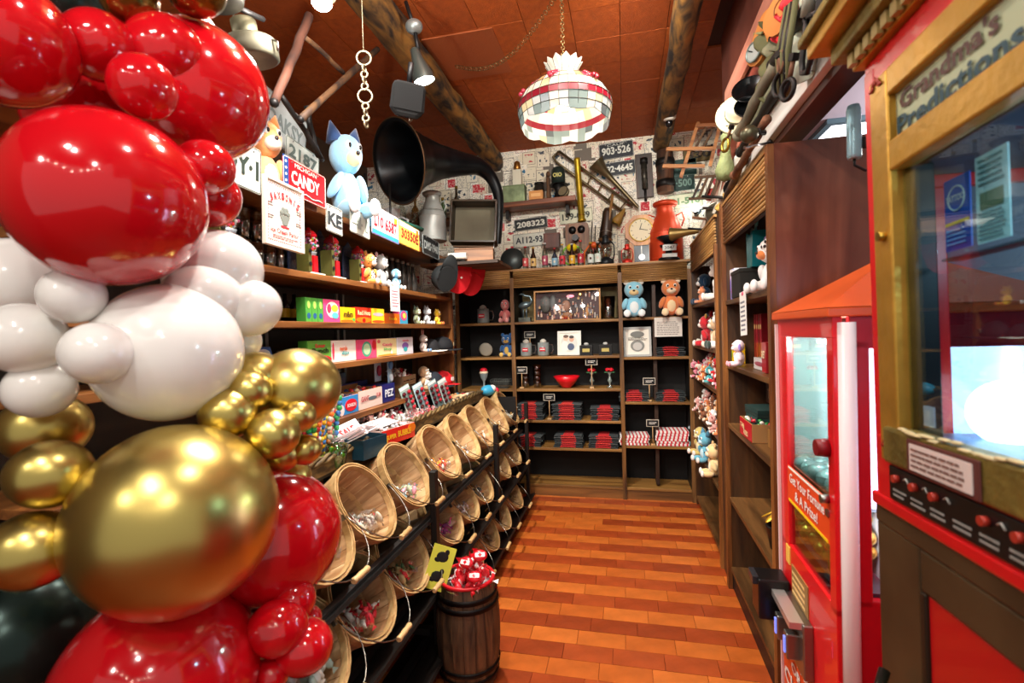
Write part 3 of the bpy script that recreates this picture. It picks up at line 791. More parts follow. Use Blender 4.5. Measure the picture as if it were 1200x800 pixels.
cap2 = thing('prize_ball', 'clear and white plastic prize balls behind the machine banner', 'prize ball', (EX + .06, EY[0] + .13, 1.03), 0, 'pale prize balls inside the red machine')
MB().ell((0, 0, 0), .030, 16, 10).build('shell', mat('#b8c8c8', .15, .3), cap2); MB().torus((0, 0, 0), .0302, .0015, 18, 4, rot=(R(90), 0, 0)).build('seam', STEEL, cap2)
for iy in range(5):
    for ix in range(2):
        if iy == 0 and ix == 0: continue
        copy_tree(cap2, (EX + .06 + ix * .05, EY[0] + .13 + iy * .066, 1.03 + rnd.uniform(-.01, .01)), (rnd.uniform(0, 3), 0, rnd.uniform(0, 3)))
MB().box((.075, W / 2, .995), (.11, W - .08, .006)).build('ball_tray', clear_glass('#ccdddd', .1), t)
dark_p = thing('prize_pile', 'dark and gold trinkets behind the side window of the red machine', 'prizes', (EX + .40, EY[0] + .08, .78), 0)
b = MB()
for k in range(40): b.ell((rnd.uniform(-.1, .07), rnd.uniform(-.02, .05), rnd.uniform(0, .16)), rnd.uniform(.012, .022), 10, 6, rnd.choice((0, 0, 1, 2)))
tag(b.build('trinkets', [mat('#1a1a14', .3, .3), mat('#c8b020', .3, .5), mat('#e0e0d8', .3)], dark_p), kind='stuff')

# ---------------------------------------------------------------- fortune teller machine
t = thing('fortune_machine', 'red fortune teller cabinet with gold frame and dark glass window at right', 'arcade machine', (.508, .222, .026), (R(-1.9), 0, R(1.0)))
FW = .86; fred = mat('#cf1018', .35, coat=.3); fgold = mat('#b78a34', .38, .55, bump=.15, scale=50, vary=.15); fold = mat('#7a6a30', .5, .4, bump=.4, scale=60, vary=.3); fbronze = mat('#4c3c26', .5, .3, vary=.25, scale=30)
def fb(name, y0, y1, z0, z1, d0, d1, m, bev=.003, parent=None):
    return MB().box(((d0 + d1) / 2, (y0 + y1) / 2, (z0 + z1) / 2), (abs(d1 - d0), y1 - y0, z1 - z0)).build(name, m, parent or t, bevel=bev)
fb('back_panel', 0, FW, 0, 2.08, .62, .64, mat('#18242c', .5))
fb('far_side_panel', FW - .02, FW, 0, 1.28, 0, .64, fred)
fb('far_side_panel', FW - .02, FW, 1.76, 2.08, 0, .64, fred)
fb('far_side_post', FW - .02, FW, 1.28, 1.76, 0, .12, fred)
fb('far_side_post', FW - .02, FW, 1.28, 1.76, .60, .64, fred)
fb('far_side_window', FW - .012, FW - .008, 1.28, 1.76, .12, .60, clear_glass('#dff2fa', .05), 0)
fb('red_stile', FW - .036, FW, 1.15, 2.0, -.006, .02, fred)
fb('near_side_panel', 0, .02, 0, 2.08, 0, .64, fred)
fb('lower_body', .02, FW - .02, .06, 1.15, .012, .6, fred)
fb('window_sill', .0, FW - .02, 1.15, 1.28, -.012, .02, fred)
# gold outer frame
fb('gold_stile', FW - .098, FW - .036, 1.235, 1.965, -.014, .02, fgold, .004)
fb('gold_stile', 0.0, .06, 1.27, 2.0, -.014, .02, fgold, .004)
fb('gold_top_rail', .06, FW - .098, 1.915, 1.965, -.014, .02, fgold, .004)
fb('gold_middle_rail', .06, FW - .098, 1.775, 1.83, -.014, .02, fgold, .004)
fb('gold_bottom_rail', .0, FW - .06, 1.235, 1.303, -.022, .015, fold, .006)
# worn upper lip
rnd = random.Random(9); b = MB()
for k in range(30): b.ell((-.018 + rnd.uniform(-.004, .004), .05 + k * .024, 1.304 + rnd.uniform(-.004, .004)), (.007, rnd.uniform(.010, .03), .003), 8, 5)
tag(b.build('worn_lip', mat('#c9b88a', .6, .2), t), kind='stuff')
# cornice of three steps with dentils
for k, (z0, z1, d) in enumerate(((2.02, 2.05, -.02), (2.05, 2.085, -.05), (2.085, 2.115, -.085), (2.115, 2.135, -.10))):
    fb('cornice_step', -.02, FW + abs(d) * .8, z0, z1, d, .6, fold if k % 2 else fgold, .004)
dm = MB().box((0, 0, 0), (.012, .020, .024)).build('dentil', mat('#a8935a', .5, .3), t, loc=(-.028, .02, 2.035))
for k in range(1, 27):
    c = dm.copy(); col.objects.link(c); c.parent = t; c.location = (-.028, .02 + k * .032, 2.035)
fb('red_frieze', -.0, FW, 1.965, 2.02, -.004, .02, fred)
# name sign
sg = MB().box((0, 0, 0), (FW - .155, .006, .088)).build('name_sign', mat('#a9b390', .45), t, loc=(.004, (FW - .035) / 2, 1.872), rot=(0, 0, R(-90)))
text("Grandma's", .235, .034, mat('#4a2418', .5), sg, (-.215, -.005, .021), bold=.03)
text('Predictions', .285, .036, mat('#123f4c', .5), sg, (-.20, -.005, -.021), bold=.03)
# small red ornaments in the corners of the gold frame
for z in (1.945, 1.262):
    b = MB()
    for k in range(5):
        a = R(90 + 40 * (k - 2)); b.ell((-.016, FW - .064 + .014 * math.cos(a), z + .014 * math.sin(a)), (.002, .004, .009), 8, 5, rot=(-a + PI / 2, 0, 0))
    tag(b.build('leaf_ornament', mat('#9c2a14', .5), t), kind='stuff')
MB().cyl((-.026, FW - .075, 1.66), (-.01, FW - .075, 1.66), .009, n=14).build('round_lock', BRASS, t)
fb('glass_window', .05, FW - .09, 1.29, 1.78, .008, .011, clear_glass('#dcf0f6', .06), 0)
fb('black_inner_frame', FW - .115, FW - .09, 1.29, 1.78, .012, .05, BLACK)
fb('inner_floor', .02, FW - .03, 1.26, 1.285, .03, .6, mat('#1c5c88', .3))
fb('inner_ceiling', .02, FW - .03, 1.78, 1.80, .03, .6, mat('#0c1418', .6))
# flyers behind the glass
fl = MB().box((0, 0, 0), (.062, .002, .12)).build('blue_flyer', mat('#1a4fae', .4), t, loc=(.045, ((0.552, 0.959, 1.648))[1] - .277, 1.672), rot=(0, 0, R(-90)))
MB().torus((0, -.002, .025), .020, .0014, 24, 4).build('flyer_ring', WHITE, fl)
text('TATTOO', .044, .011, WHITE, fl, (0, -.003, .025), bold=.02)
MB().box((0, -.002, -.015), (.056, .001, .005)).build('flyer_stripe', YELLOW, fl)
scribble(fl, .05, .03, 4, mat('#8ab0e8', .5), (0, -.003, -.038))
f2 = MB().box((0, 0, 0), (.066, .002, .135)).build('white_flyer', mat('#cfe6e2', .5), t, loc=(.045, ((0.552, 0.882, 1.645))[1] - .277, 1.678), rot=(0, 0, R(-90)))
scribble(f2, .05, .045, 5, mat('#5a8080', .5), (0, -.003, .04)); scribble(f2, .055, .045, 7, mat('#7a9090', .5), (0, -.003, -.042), seed=4)
MB().box((0, -.002, -.004), (.046, .001, .026)).build('flyer_picture', mat('#6f7a5a', .5), f2)
f3 = MB().box((0, 0, 0), (.03, .002, .035)).build('small_note', mat('#d8cfd8', .5), t, loc=(.02, FW - .13, 1.33), rot=(0, 0, R(-90)))
tray = MB().box((.05, .4, 1.598), (.03, .62, .004)).build('clear_shelf', clear_glass('#cfeef2', .2), t)
# crystal ball on a stand, with a wooden hand holding a cloth flower
MB().ell(tuple(Vector((0.660, 1.024, 1.333)) - Vector((.508, .274, .0))), .058, 28, 18).build('crystal_ball', mat('#eef6ff', .2, emit=3.0), t)
MB().lathe([(.05, 0), (.035, .02), (.045, .05)], n=20, c=tuple(Vector((0.660, 1.024, 1.333)) - Vector((.508, .274, .105)))).build('ball_stand', BRASS, t)
light('fortune_machine_light', 'POINT', (.78, .72, 1.70), 3.0, (.62, .85, 1), .04)
b = MB(); rnd = random.Random(4)
for k in range(16):
    a = k * 2.4; b.ell((.20 + rnd.uniform(-.02, .02), FW - .262 + .026 * math.cos(a), 1.528 + .02 * math.sin(a)), (.012, .016, .011), 8, 6, rot=(a, 0, 0))
tag(b.build('cloth_flower', mat('#a85020', .6), t), kind='stuff')
MB().tube([(.22, FW - .2, 1.60), (.21, FW - .225, 1.565), (.2, FW - .25, 1.54)], .003, 6).build('flower_wire', IRON, t)
# card with rules, on the gold rail
ru = MB().box((0, 0, 0), (.175, .004, .058)).build('rules_plate', mat('#5a2c28', .5), t, loc=(-.024, FW - .235, 1.266), rot=(0, 0, R(-90)), bevel=.002)
rc = MB().box((0, -.003, 0), (.15, .002, .044)).build('rules_card', mat('#e0d2cc', .5), ru); scribble(rc, .14, .036, 4, mat('#7a5a52', .5), (0, -.005, 0))
# black control strip
st_ = MB().box((0, 0, 0), (.62, .006, .062)).build('control_strip', mat('#0b0c0e', .35), t, loc=(-.014, .48, 1.200), rot=(0, 0, R(-90)), bevel=.002)
for k, x in enumerate((-.28, -.225, -.17, -.06, .0, .06)):
    MB().cyl((x, -.003, .012), (x, -.012, .012), .007, n=14).build('red_button', mat('#a83224', .3), st_)
    MB().tube([(x + .022, -.005, .015), (x + .029, -.005, .019), (x + .036, -.005, .012)], .0016, 5).build('print_mark', mat('#a8a8a0', .4), st_)
for k in range(9): scribble(st_, .04, .018, 2, mat('#9a9a94', .5), (-.275 + k * .055, -.004, -.015), seed=k)
# ledge and lower panel with bronze moulding
fb('red_ledge', 0, FW + .002, 1.14, 1.165, -.016, .02, fred, .005)
fb('bronze_moulding', 0, FW, 1.105, 1.14, -.010, .02, fbronze, .004)
fb('bronze_stile', FW - .14, FW, .1, 1.105, -.008, .014, fbronze, .004)
fb('bronze_rail', 0.02, FW - .14, 1.03, 1.105, -.008, .014, fbronze, .006)
fb('bronze_bead', FW - .155, FW - .14, .15, 1.03, -.010, .014, mat('#2c2216', .5, .3), .003)
fb('red_door_panel', .02, FW - .155, .15, 1.03, -.004, .012, mat('#b80c14', .4, coat=.2))
hd = MB().tube([(-.03, FW - .06, .84), (-.06, FW - .09, .80), (-.06, FW - .17, .775), (-.03, FW - .22, .77)], .010, 8).build('handle', mat('#26261f', .3, .7), t)
MB().ell((-.045, FW - .16, .775), (.02, .022, .018), 12, 8).build('handle_boss', IRON, hd)
# teal canister at the far top corner
cn = thing('canister_lamp', 'pale teal cylinder with black cable fixed above the dark cabinet side', 'lamp', ((0.712, 1.750, 2.010)))
MB().lathe([(.018, 0), (.02, .01), (.02, .15), (.016, .165)], n=20).build('canister', mat('#8fb8c4', .35, .2), cn)
MB().tube([(0, 0, 0), (.0, .0, -.02), (.03, .0, -.04), (.08, .02, -.03), (.12, .04, 0)], .004, 6).build('cable', BLACK, cn)
MB().box((.035, .01, .05), (.05, .02, .03)).build('bracket', IRON, cn)

# ---------------------------------------------------------------- plush toy builder (front faces -Y, sits at z = 0)
def plush(loc, rot, h, body, belly='#f2ece0', ear='#d8c8b0', ears='round', label='', name='plush_toy', muzzle=None, group=None, nose='#2a2020', feet=None, pose='sit', wide=1.0, cat='plush toy', spots=None, hair=None, fine=False):
    t = thing(name, label, cat, loc, rot, group)
    n, k = (20, 14) if fine else (12, 8)
    fb_ = mat(body, .9, sheen=.5, bump=.25 if fine else 0, scale=120); bl = mat(belly, .9, sheen=.5); er = mat(ear, .9, sheen=.5); ft = mat(feet or belly, .9, sheen=.5); mz = mat(muzzle or belly, .9, sheen=.4)
    w = h * wide
    def E(nm, c, r, m, rot_=None): 
        return MB().ell((c[0] * w, c[1] * h, c[2] * h), (r[0] * w, r[1] * h, r[2] * h), n, k, rot=rot_).build(nm, m, t)
    E('body', (0, .02, .27), (.20, .17, .27), fb_)
    E('belly_patch', (0, -.035, .26), (.145, .13, .20), bl)
    hd = E('head', (0, -.01, .70), (.23, .20, .22), fb_)
    E('muzzle', (0, -.15, .63), (.12, .10, .085), mz)
    for s in (-1, 1):
        E('arm', (s * .22, -.05, .34), (.07, .08, .16), fb_, (R(20), R(-s * 22), 0))
        E('leg', (s * .16, -.20, .08), (.09, .17, .085), fb_)
        E('foot', (s * .17, -.35, .09), (.085, .05, .095), ft)
        MB().ell((s * .088 * w, -.178 * h, .755 * h), (.042 * w, .03 * h, .05 * h), 10, 7).build('eye', mat('#f4f4f0', .3), t)
        MB().ell((s * .085 * w, -.205 * h, .75 * h), (.022 * w, .014 * h, .028 * h), 8, 6).build('pupil', mat('#141010', .15), t)
        if ears == 'round': E('ear', (s * .17, 0, .90), (.075, .04, .08), er)
        elif ears == 'point': MB().lathe([(.10 * h, 0), (.06 * h, .11 * h), (.008 * h, .22 * h)], n=10, c=(s * .14 * w, .02 * h, .83 * h), rot=(0, R(s * 14), 0)).build('ear', er, t)
        elif ears == 'long': E('ear', (s * .09, .02, 1.02), (.045, .03, .18), er, (0, R(s * 10), 0))
        elif ears == 'floppy': E('ear', (s * .23, -.02, .66), (.055, .05, .13), er, (0, R(-s * 14), 0))
    MB().ell((0, -.255 * h, .665 * h), (.032 * w, .02 * h, .024 * h), 8, 6).build('nose', mat(nose, .3), t)
    if hair: E('hair_tuft', (0, .03, .92), (.12, .12, .09), mat(hair, .9, sheen=.5))
    if spots:
        b = MB(); rnd = random.Random(5)
        for i in range(46):
            a = rnd.uniform(-2.6, -.5); z = rnd.uniform(.1, .85)
            rr = .205 if z < .5 else .225; zz = (z - .27) / .27 if z < .5 else (z - .70) / .22
            q = max(0, 1 - zz * zz) ** .5 * rr
            b.ell((q * math.cos(a) * w, (q * math.sin(a) * .86) * h, z * h), (.018 * h, .018 * h, .018 * h), 6, 4)
        tag(b.build('spots', mat(spots, .9), t), kind='stuff')
    return t

def pack(loc, rot, w, d, h, face, side, label, name='candy_box', words=(), wc='#ffffff', blobs=(), cat='candy box', group=None, tilt=0, bold=.03):
    """printed carton: base at z 0, front face -Y; words = (text, rel w, rel h, rel x, rel z, colour)"""
    t = thing(name, label, cat, loc, (tilt, 0, rot) if tilt else rot, group)
    MB().box((0, d / 2, h / 2), (w, d, h)).build('carton', mat(side, .35), t, bevel=.0015)
    fr = MB().box((0, -.0008, h / 2), (w * .985, .0016, h * .985)).build('front_print', mat(face, .3, coat=.3), t)
    for i, (c, x, z, rx_, rz_) in enumerate(blobs):
        MB().prism([(x * w + rx_ * w * math.cos(a * PI / 8), h / 2 + z * h + rz_ * h * math.sin(a * PI / 8)) for a in range(16)], -.0024 - i * .0004, -.0012).build('printed_shape', mat(c, .35), t)
    for (s, rw, rh, x, z, c) in words:
        text(s, rw * w, rh * h, mat(c, .4), t, (x * w, -.0045, h / 2 + z * h), bold=bold)
    return t

LR = R(90)      # things on the left shelves face +X
# ---- shelf at z 1.80: gumball packs, tumblers, plush
def gumball_pack():
    t = thing('gumball_machine', 'x', 'toy gumball machine', (0, 0, 0), LR, 'packaged toy gumball machines on the upper left shelf')
    MB().box((0, .035, .006), (.13, .11, .012)).build('card_base', mat('#d8d4cc', .5), t)
    MB().prism([(-.065, 0), (.065, 0), (.065, .13), (.05, .20), (.0, .245), (-.05, .20), (-.065, .13)], .075, .079).build('card_back', NAVY, t)
    sp = MB().box((-.058, .0, .07), (.022, .06, .12)).build('olive_side_card', mat('#4c4a18', .6), t)
    for z in (.03, -.025): MB().cyl((0, -.031, z + .07), (0, -.034, z + .07), .009, n=12).build('black_spot', BLACK, sp, loc=(-.058, 0, 0))
    MB().lathe([(.030, 0), (.033, .01), (.027, .03), (.024, .06), (.030, .085), (.034, .095)], n=20, c=(.008, .02, .012)).build('machine_base', mat('#b9c4cc', .25, .6), t)
    MB().ell((.008, -.008, .055), (.012, .008, .014), 10, 7).build('turn_knob', STEEL, t)
    MB().ell((.008, .02, .145), .046, 20, 12).build('globe', clear_glass('#ffffff', .08), t)
    b = MB(); rnd = random.Random(2); cs_ = ['#e8405a', '#f0c030', '#58b858', '#f0f0f0', '#e87ab0', '#5aa8d8', '#d82030']
    for i in range(110):
        a = rnd.uniform(0, 6.28); z = rnd.uniform(-.85, .6); q = math.sqrt(1 - z * z) * rnd.uniform(.6, 1) * .038
        b.ell((.008 + q * math.cos(a), .02 + q * math.sin(a), .145 + z * .038), .0065, 6, 4, rnd.randrange(7))
    tag(b.build('gumballs', [mat(c, .3, coat=.4) for c in cs_], t), kind='stuff')
    MB().lathe([(.034, 0), (.036, .012), (.026, .028), (.010, .036), (.008, .044)], n=20, c=(.008, .02, .172)).build('red_lid', mat('#d01424', .25, coat=.5), t)
    MB().prism([(-.066, 0), (-.062, 0), (-.046, .20), (-.05, .20)], -.03, .075).build('blister_edge', clear_glass('#ffffff', .3), t)
    return t
gp = gumball_pack(); gz = 1.803
gp.location = (FL - .07, 1.60, gz); gp['label'] = 'red toy gumball machine in a pack, right beside the balloons'; gp.scale = (1.18,) * 3
b_ = MB().box((.0, -.012, .045), (.03, .012, .085)).build('red_panel', RED, gp)
for p, lab in (((-1.470, 2.093, 1.874), 'toy gumball machine pack right of the white framed sign'), ((-1.470, 2.282, 1.842), 'second toy gumball machine pack from the leopard plush, purple gumballs'), ((-1.470, 2.541, 1.832), 'toy gumball machine pack next to the leopard plush')):
    copy_tree(gp, (FL - .07, p[1] + .02, gz), LR, lab, scale=1.0 if p[1] > 2.4 else 1.08)
# clear tumblers in stacks behind
tum = thing('tumbler', 'clear glass tumbler in the nested rows behind the white framed sign', 'glass', (0, 0, 0), 0, 'clear tumblers on the upper left shelf')
MB().lathe([(.026, 0), (.036, .13), (.034, .13), (.025, .006), (.001, .006)], n=18, cap0=True, cap1=False).build('glass_wall', clear_glass('#e8f0f0', .3), tum)
MB().lathe([(.0285, .05), (.0315, .085)], n=18, cap0=False, cap1=False).build('dark_print', mat('#2a2622', .5), tum)
first = True
for k, y in enumerate([1.66 + .078 * i for i in range(17)]):
    for r_ in (0, 1):
        x = FL - .20 - r_ * .085
        if first: tum.location = (x, y, 1.802); first = False
        else: copy_tree(tum, (x, y, 1.802), 0)
        if k < 7: copy_tree(tum, (x, y, 1.935), 0)
plush((FL - .05, 2.62, 1.80), LR, .20, '#d8973f', '#f0e8dc', '#d8973f', 'round', 'leopard plush with black spots on the upper left shelf', spots='#2a1a10')
plush((FL - .07, 2.79, 1.80), LR, .22, '#9a9a98', '#e8e8e4', '#c9a0a0', 'round', 'grey plush with rounded ears behind the leopard plush')
plush((FL - .06, 2.98, 1.80), LR, .15, '#5f9fbe', '#e8e8e4', '#9a9a98', 'floppy', 'blue and grey small plush lying at the far end of the upper left shelf')
for i in range(6):
    y = 3.05 + .085 * i
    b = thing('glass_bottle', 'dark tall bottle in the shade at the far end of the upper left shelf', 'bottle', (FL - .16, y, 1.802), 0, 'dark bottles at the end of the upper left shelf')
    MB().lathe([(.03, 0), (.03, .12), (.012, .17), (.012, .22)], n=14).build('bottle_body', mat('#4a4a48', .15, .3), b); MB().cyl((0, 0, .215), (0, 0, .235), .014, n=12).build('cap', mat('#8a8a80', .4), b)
# white framed sign leaning on the shelf edge
s = thing('framed_sign', 'white framed shop sign with red letters and an ice cream sundae drawing', 'sign', ((-1.370, 1.785, 2.009)), (0, R(2), LR))
sw, sh = .225, .262
MB().box((0, 0, 0), (sw, .012, sh)).build('panel', mat('#efe9dc', .5), s)
b = MB()
for sx in (-1, 1): b.box((sx * sw / 2, -.004, 0), (.012, .02, sh + .012)); b.box((0, -.004, sx * sh / 2), (sw, .02, .012))
b.build('frame', mat('#e6ddcb', .5), s, bevel=.002)
sr = mat('#c4303a', .5)
for i, ch in enumerate("JAXSON'S"):
    x = (i - 3.5) * .0235; text(ch, .018 if ch != "'" else .006, .032, sr, s, (x, -.008, .078 - 3.2 * x * x), (0, x * 5, 0), bold=.05)
dots = MB(); rnd = random.Random(3)
for i in range(18):
    dots.box((-sw / 2 + .016 + i * .0115, -.007, sh / 2 - .018), (.005, .001, .007), rot=(0, rnd.random(), 0)); dots.box((-sw / 2 + .016 + i * .0115, -.007, -sh / 2 + .018), (.005, .001, .007), rot=(0, rnd.random(), 0))
for i in range(18):
    dots.box((-sw / 2 + .014, -.007, -sh / 2 + .03 + i * .012), (.005, .001, .006)); dots.box((sw / 2 - .014, -.007, -sh / 2 + .03 + i * .012), (.005, .001, .006))
tag(dots.build('dotted_border', mat('#9a4a50', .5), s), kind='stuff')
b = MB(); b.prism([(-.012, -.04), (.012, -.04), (.032, .0), (-.032, .0)], -.009, -.007)
for x, z in ((-.02, .01), (0, .014), (.02, .01), (-.01, .024), (.01, .024)): b.ell((x, -.008, z), (.013, .002, .011), 10, 6)
tag(b.build('sundae_drawing', mat('#7a8078', .5), s), kind='stuff')
MB().box((0, -.008, -.048), (.05, .001, .008)).build('red_base_line', sr, s)
for k, (x, z) in enumerate(((-.085, -.02), (.085, -.02), (-.085, .03), (.09, .03))):
    scribble(s, .035, .02, 2, mat('#7a6a68', .5), (x, -.008, z), seed=k)
text('Ice Cream Parlor', .17, .02, sr, s, (0, -.008, -.07), bold=.02); scribble(s, .15, .018, 2, mat('#b86a70', .5), (0, -.008, -.095))

# ---- shelf at z 1.575
zb = 1.577
def onl(px, py, x=-1.45): return None
yL = lambda p: p[1]
gp1 = []
for i, px in enumerate((361.5, 368, 375)):
    pass
ys = [((-1.450, 2.038, 1.645))[1], ((-1.450, 2.084, 1.647))[1], ((-1.450, 2.131, 1.649))[1]]
for i, y in enumerate(ys):
    pack((FL - .05, y + .002, zb), LR, .044, .05, .115, '#4f9a3e', '#3f8a34', ('first', 'second', 'third')[i] + ' upright green candy box from the balloons on the second shelf', blobs=(('#2a5a8a', 0, -.25, .3, .12), ('#a8d060', 0, .2, .25, .16)))
pack((FL - .05, 2.225, zb), LR, 0.147, .05, .115, '#e04a84', '#4f9a3e', 'candy box with pink yellow and white swirls beside the green boxes', blobs=(('#f0e8d8', .05, .05, .36, .36), ('#e8d23a', .18, .12, .2, .16), ('#60b8c8', .2, -.2, .2, .14), ('#e83a5a', -.15, .1, .12, .2)))
pack((FL - .05, 2.375, zb), LR, 0.148, .05, .082, '#f0c81c', '#c83a14', 'yellow chocolate candy box with brown lettering on the second shelf', words=(('m&m', .6, .4, 0, .05, '#4a2410'),), blobs=(('#e86a1c', 0, -.4, .5, .1), ('#58a848', .38, -.3, .1, .12)))
pack((FL - .05, 2.539, zb), LR, 0.175, .05, .088, '#d83018', '#d83018', 'red candy box with a cherry on the second shelf', words=(('Red Hots', .8, .3, 0, .15, '#f8d0a0'),), blobs=(('#f07818', 0, -.3, .48, .18), ('#b01010', .0, -.33, .1, .14)))
pack((FL - .05, 2.707, zb), LR, 0.156, .05, .088, '#f0c828', '#e8b820', 'yellow candy box with a red striped stick drawing on the second shelf', blobs=(('#e8a8b0', .0, .1, .42, .12), ('#d84a1c', 0, -.38, .48, .09)))
pack((FL - .05, 2.892, zb), LR, 0.209, .05, .065, '#e86a14', '#d85a10', 'low orange candy box under the white hanging notice', words=(("Reese's", .5, .3, .0, .0, '#f8d828'),))
pack((FL - .05, 3.059, zb), LR, 0.120, .05, .09, '#3aa0c8', '#e85a9a', 'blue and pink round printed candy box beside the owl plush', blobs=(('#e84a80', 0, .1, .4, .36), ('#f0e050', .05, .1, .2, .2)))
plush((FL - .06, ((-1.460, 3.294, 1.668))[1], zb), LR, .13, '#7f8a6a', '#e8e4d4', '#4a6a5a', 'point', 'green grey owl plush on the second shelf', nose='#c89a30')
plush((FL - .06, ((-1.460, 3.482, 1.674))[1], zb), LR, .14, '#b8bcc0', '#f0f0f0', '#8a8e98', 'point', 'grey and white husky plush between the owl and the yellow plush')
plush((FL - .06, ((-1.460, 3.689, 1.674))[1], zb), LR, .13, '#f0c020', '#f4d050', '#f0c020', 'round', 'yellow duck plush at the end of the second shelf', nose='#e87010', feet='#e87010')
for i, px in enumerate((0, 1)):
    b = thing('glass_bottle', 'dark small bottle with yellow label at the back of the second shelf', 'bottle', (FL - .26, 2.15 + .07 * i, zb), 0, 'dark bottles behind the candy boxes')
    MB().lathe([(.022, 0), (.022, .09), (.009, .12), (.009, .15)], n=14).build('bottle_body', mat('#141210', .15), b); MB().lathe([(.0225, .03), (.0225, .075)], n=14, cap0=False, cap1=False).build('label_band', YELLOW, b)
# hanging paper notice
n_ = thing('paper_notice', 'white printed notice hanging from the upper left shelf edge', 'notice', ((-1.385, 2.810, 1.728)), LR)
MB().box((0, 0, 0), (.125, .001, .155)).build('sheet', mat('#ece8e4', .6), n_); scribble(n_, .09, .11, 6, mat('#a86a78', .6), (0, -.001, 0)); MB().box((0, -.001, .075), (.03, .001, .012)).build('tape', mat('#d8d0b8', .4), n_)

# ---- shelf at z 1.37
zc = 1.372
pack((FL - .10, ((-1.500, 1.812, 1.462))[1], zc), LR, .12, .06, .10, '#3a68b8', '#e8e4dc', 'blue and white candy bag tipped over behind the white balloon', name='candy_bag', cat='candy bag', words=(('Pop', .4, .3, -.1, .1, '#f0e030'),), blobs=(('#f0f0ec', .1, .2, .3, .2),), tilt=R(-18))
pack((FL - .06, 1.83, zc), LR, .09, .05, .06, '#e8c81c', '#1a1410', 'low yellow candy box behind the medium gold balloon')
pack((FL - .06, 1.945, zc), LR, .13, .05, .075, '#1c1410', '#17110e', 'black candy box with yellow lettering on the third shelf', words=(('Charleston', .8, .26, 0, .1, '#e8b428'), ('Chew', .4, .2, 0, -.2, '#e8b428')))
pack((FL - .05, 2.115, zc), LR, 0.188, .05, .115, '#62a63a', '#4a9030', 'green and red candy box above the medium gold balloon', words=(('Sour', .45, .16, .0, .28, '#c8102c'), ('Punch', .7, .22, .0, .07, '#101010')), blobs=(('#d01830', 0, -.33, .5, .2),))
pack((FL - .05, 2.328, zc), LR, 0.230, .05, .112, '#f0ebe2', '#e8c8c8', 'white candy box with orange and teal letters on the third shelf', words=(('nerds', .3, .2, -.05, .12, '#e86428'), ('dips', .3, .2, .02, -.12, '#2a9a9a')), blobs=(('#e84060', -.44, 0, .04, .4),))
pack((FL - .05, 2.559, zc), LR, 0.225, .05, .110, '#e04878', '#d83a6a', 'pink candy box with a green round print on the third shelf', blobs=(('#48a888', .0, .0, .24, .4), ('#b8dcb0', .0, .0, .17, .3), ('#c81028', .38, .2, .1, .26)))
pack((FL - .05, 2.808, zc), LR, 0.265, .05, .112, '#f0dca0', '#e87a50', 'cream candy box with small pink letters on the third shelf', words=(('Candy', .5, .2, 0, .15, '#d84a7a'), ('Shop', .4, .18, 0, -.1, '#3a9a50')), blobs=(('#e85a5a', -.4, .35, .07, .1), ('#f09a30', 0, -.42, .48, .05)))
pack((FL - .05, 3.067, zc), LR, 0.246, .05, .115, '#e8e6ee', '#8ab0d8', 'white candy box with a violet cup print on the third shelf', words=(('candy', .4, .14, 0, .3, '#e04a6a'),), blobs=(('#8a5ab0', .0, -.0, .2, .2), ('#3ab0b8', .0, -.2, .12, .14)))
plush((FL - .06, ((-1.460, 3.396, 1.418))[1], zc), LR, .14, '#c8b8b0', '#f0e8e0', '#d8a0a0', 'long', 'grey rabbit plush with blue feet on the third shelf', feet='#6a9ac8')
def cap_hat(loc, rot, crown, brim, label, front=None, badge=None, s=1, name='baseball_cap'):
    t = thing(name, label, 'cap', loc, rot, None, s)
    MB().lathe([(.085, 0), (.088, .03), (.078, .07), (.05, .098), (.012, .108)], n=24).build('crown', mat(crown, .8), t)
    b = MB(); vs = []; fs = []; n = 14
    for j in (0, 1):
        for i in range(n + 1):
            a = PI + PI * i / n
            r = .088 + j * (.072 * math.sin(PI * i / n) ** .6)
            vs.append((r * math.cos(a) if j == 0 else .078 * math.cos(a), -.0 + (.088 * math.sin(a) if j == 0 else .088 * math.sin(a) - .075 * math.sin(PI * i / n)), .008 - .012 * (j and abs(math.cos(a)))))
    for i in range(n): fs.append((i, i + 1, n + 2 + i, n + 1 + i))
    vs2 = [(x, y, z - .004) for x, y, z in vs]; m_ = len(vs)
    b.add(vs + vs2, fs + [tuple(reversed([q + m_ for q in f])) for f in fs] + [(n + 1 + i, n + 2 + i, m_ + n + 2 + i, m_ + n + 1 + i) for i in range(n)], 0, True)
    b.build('brim', mat(brim, .8), t)
    MB().ell((0, 0, .109), (.008, .008, .005), 10, 6).build('button', mat(crown, .8), t)
    if front: MB().ell((0, -.03, .045), (.07, .058, .046), 16, 10).build('front_panel', mat(front, .8), t)
    if badge: MB().prism(rrect(.05, .03, .006), -.094, -.090).build('badge', mat(badge, .6), t, loc=(0, 0, .045))
    return t
cap_hat((FL - .04, 3.73, zc), R(110), '#16171c', '#16171c', 'black cap with white brim edge on the third shelf', badge='#b8a888')
cap_hat((FL - .08, 3.56, zc + .0), R(95), '#1c1c20', '#e0dcd4', 'black cap with pale brim behind the rabbit plush', s=.9)
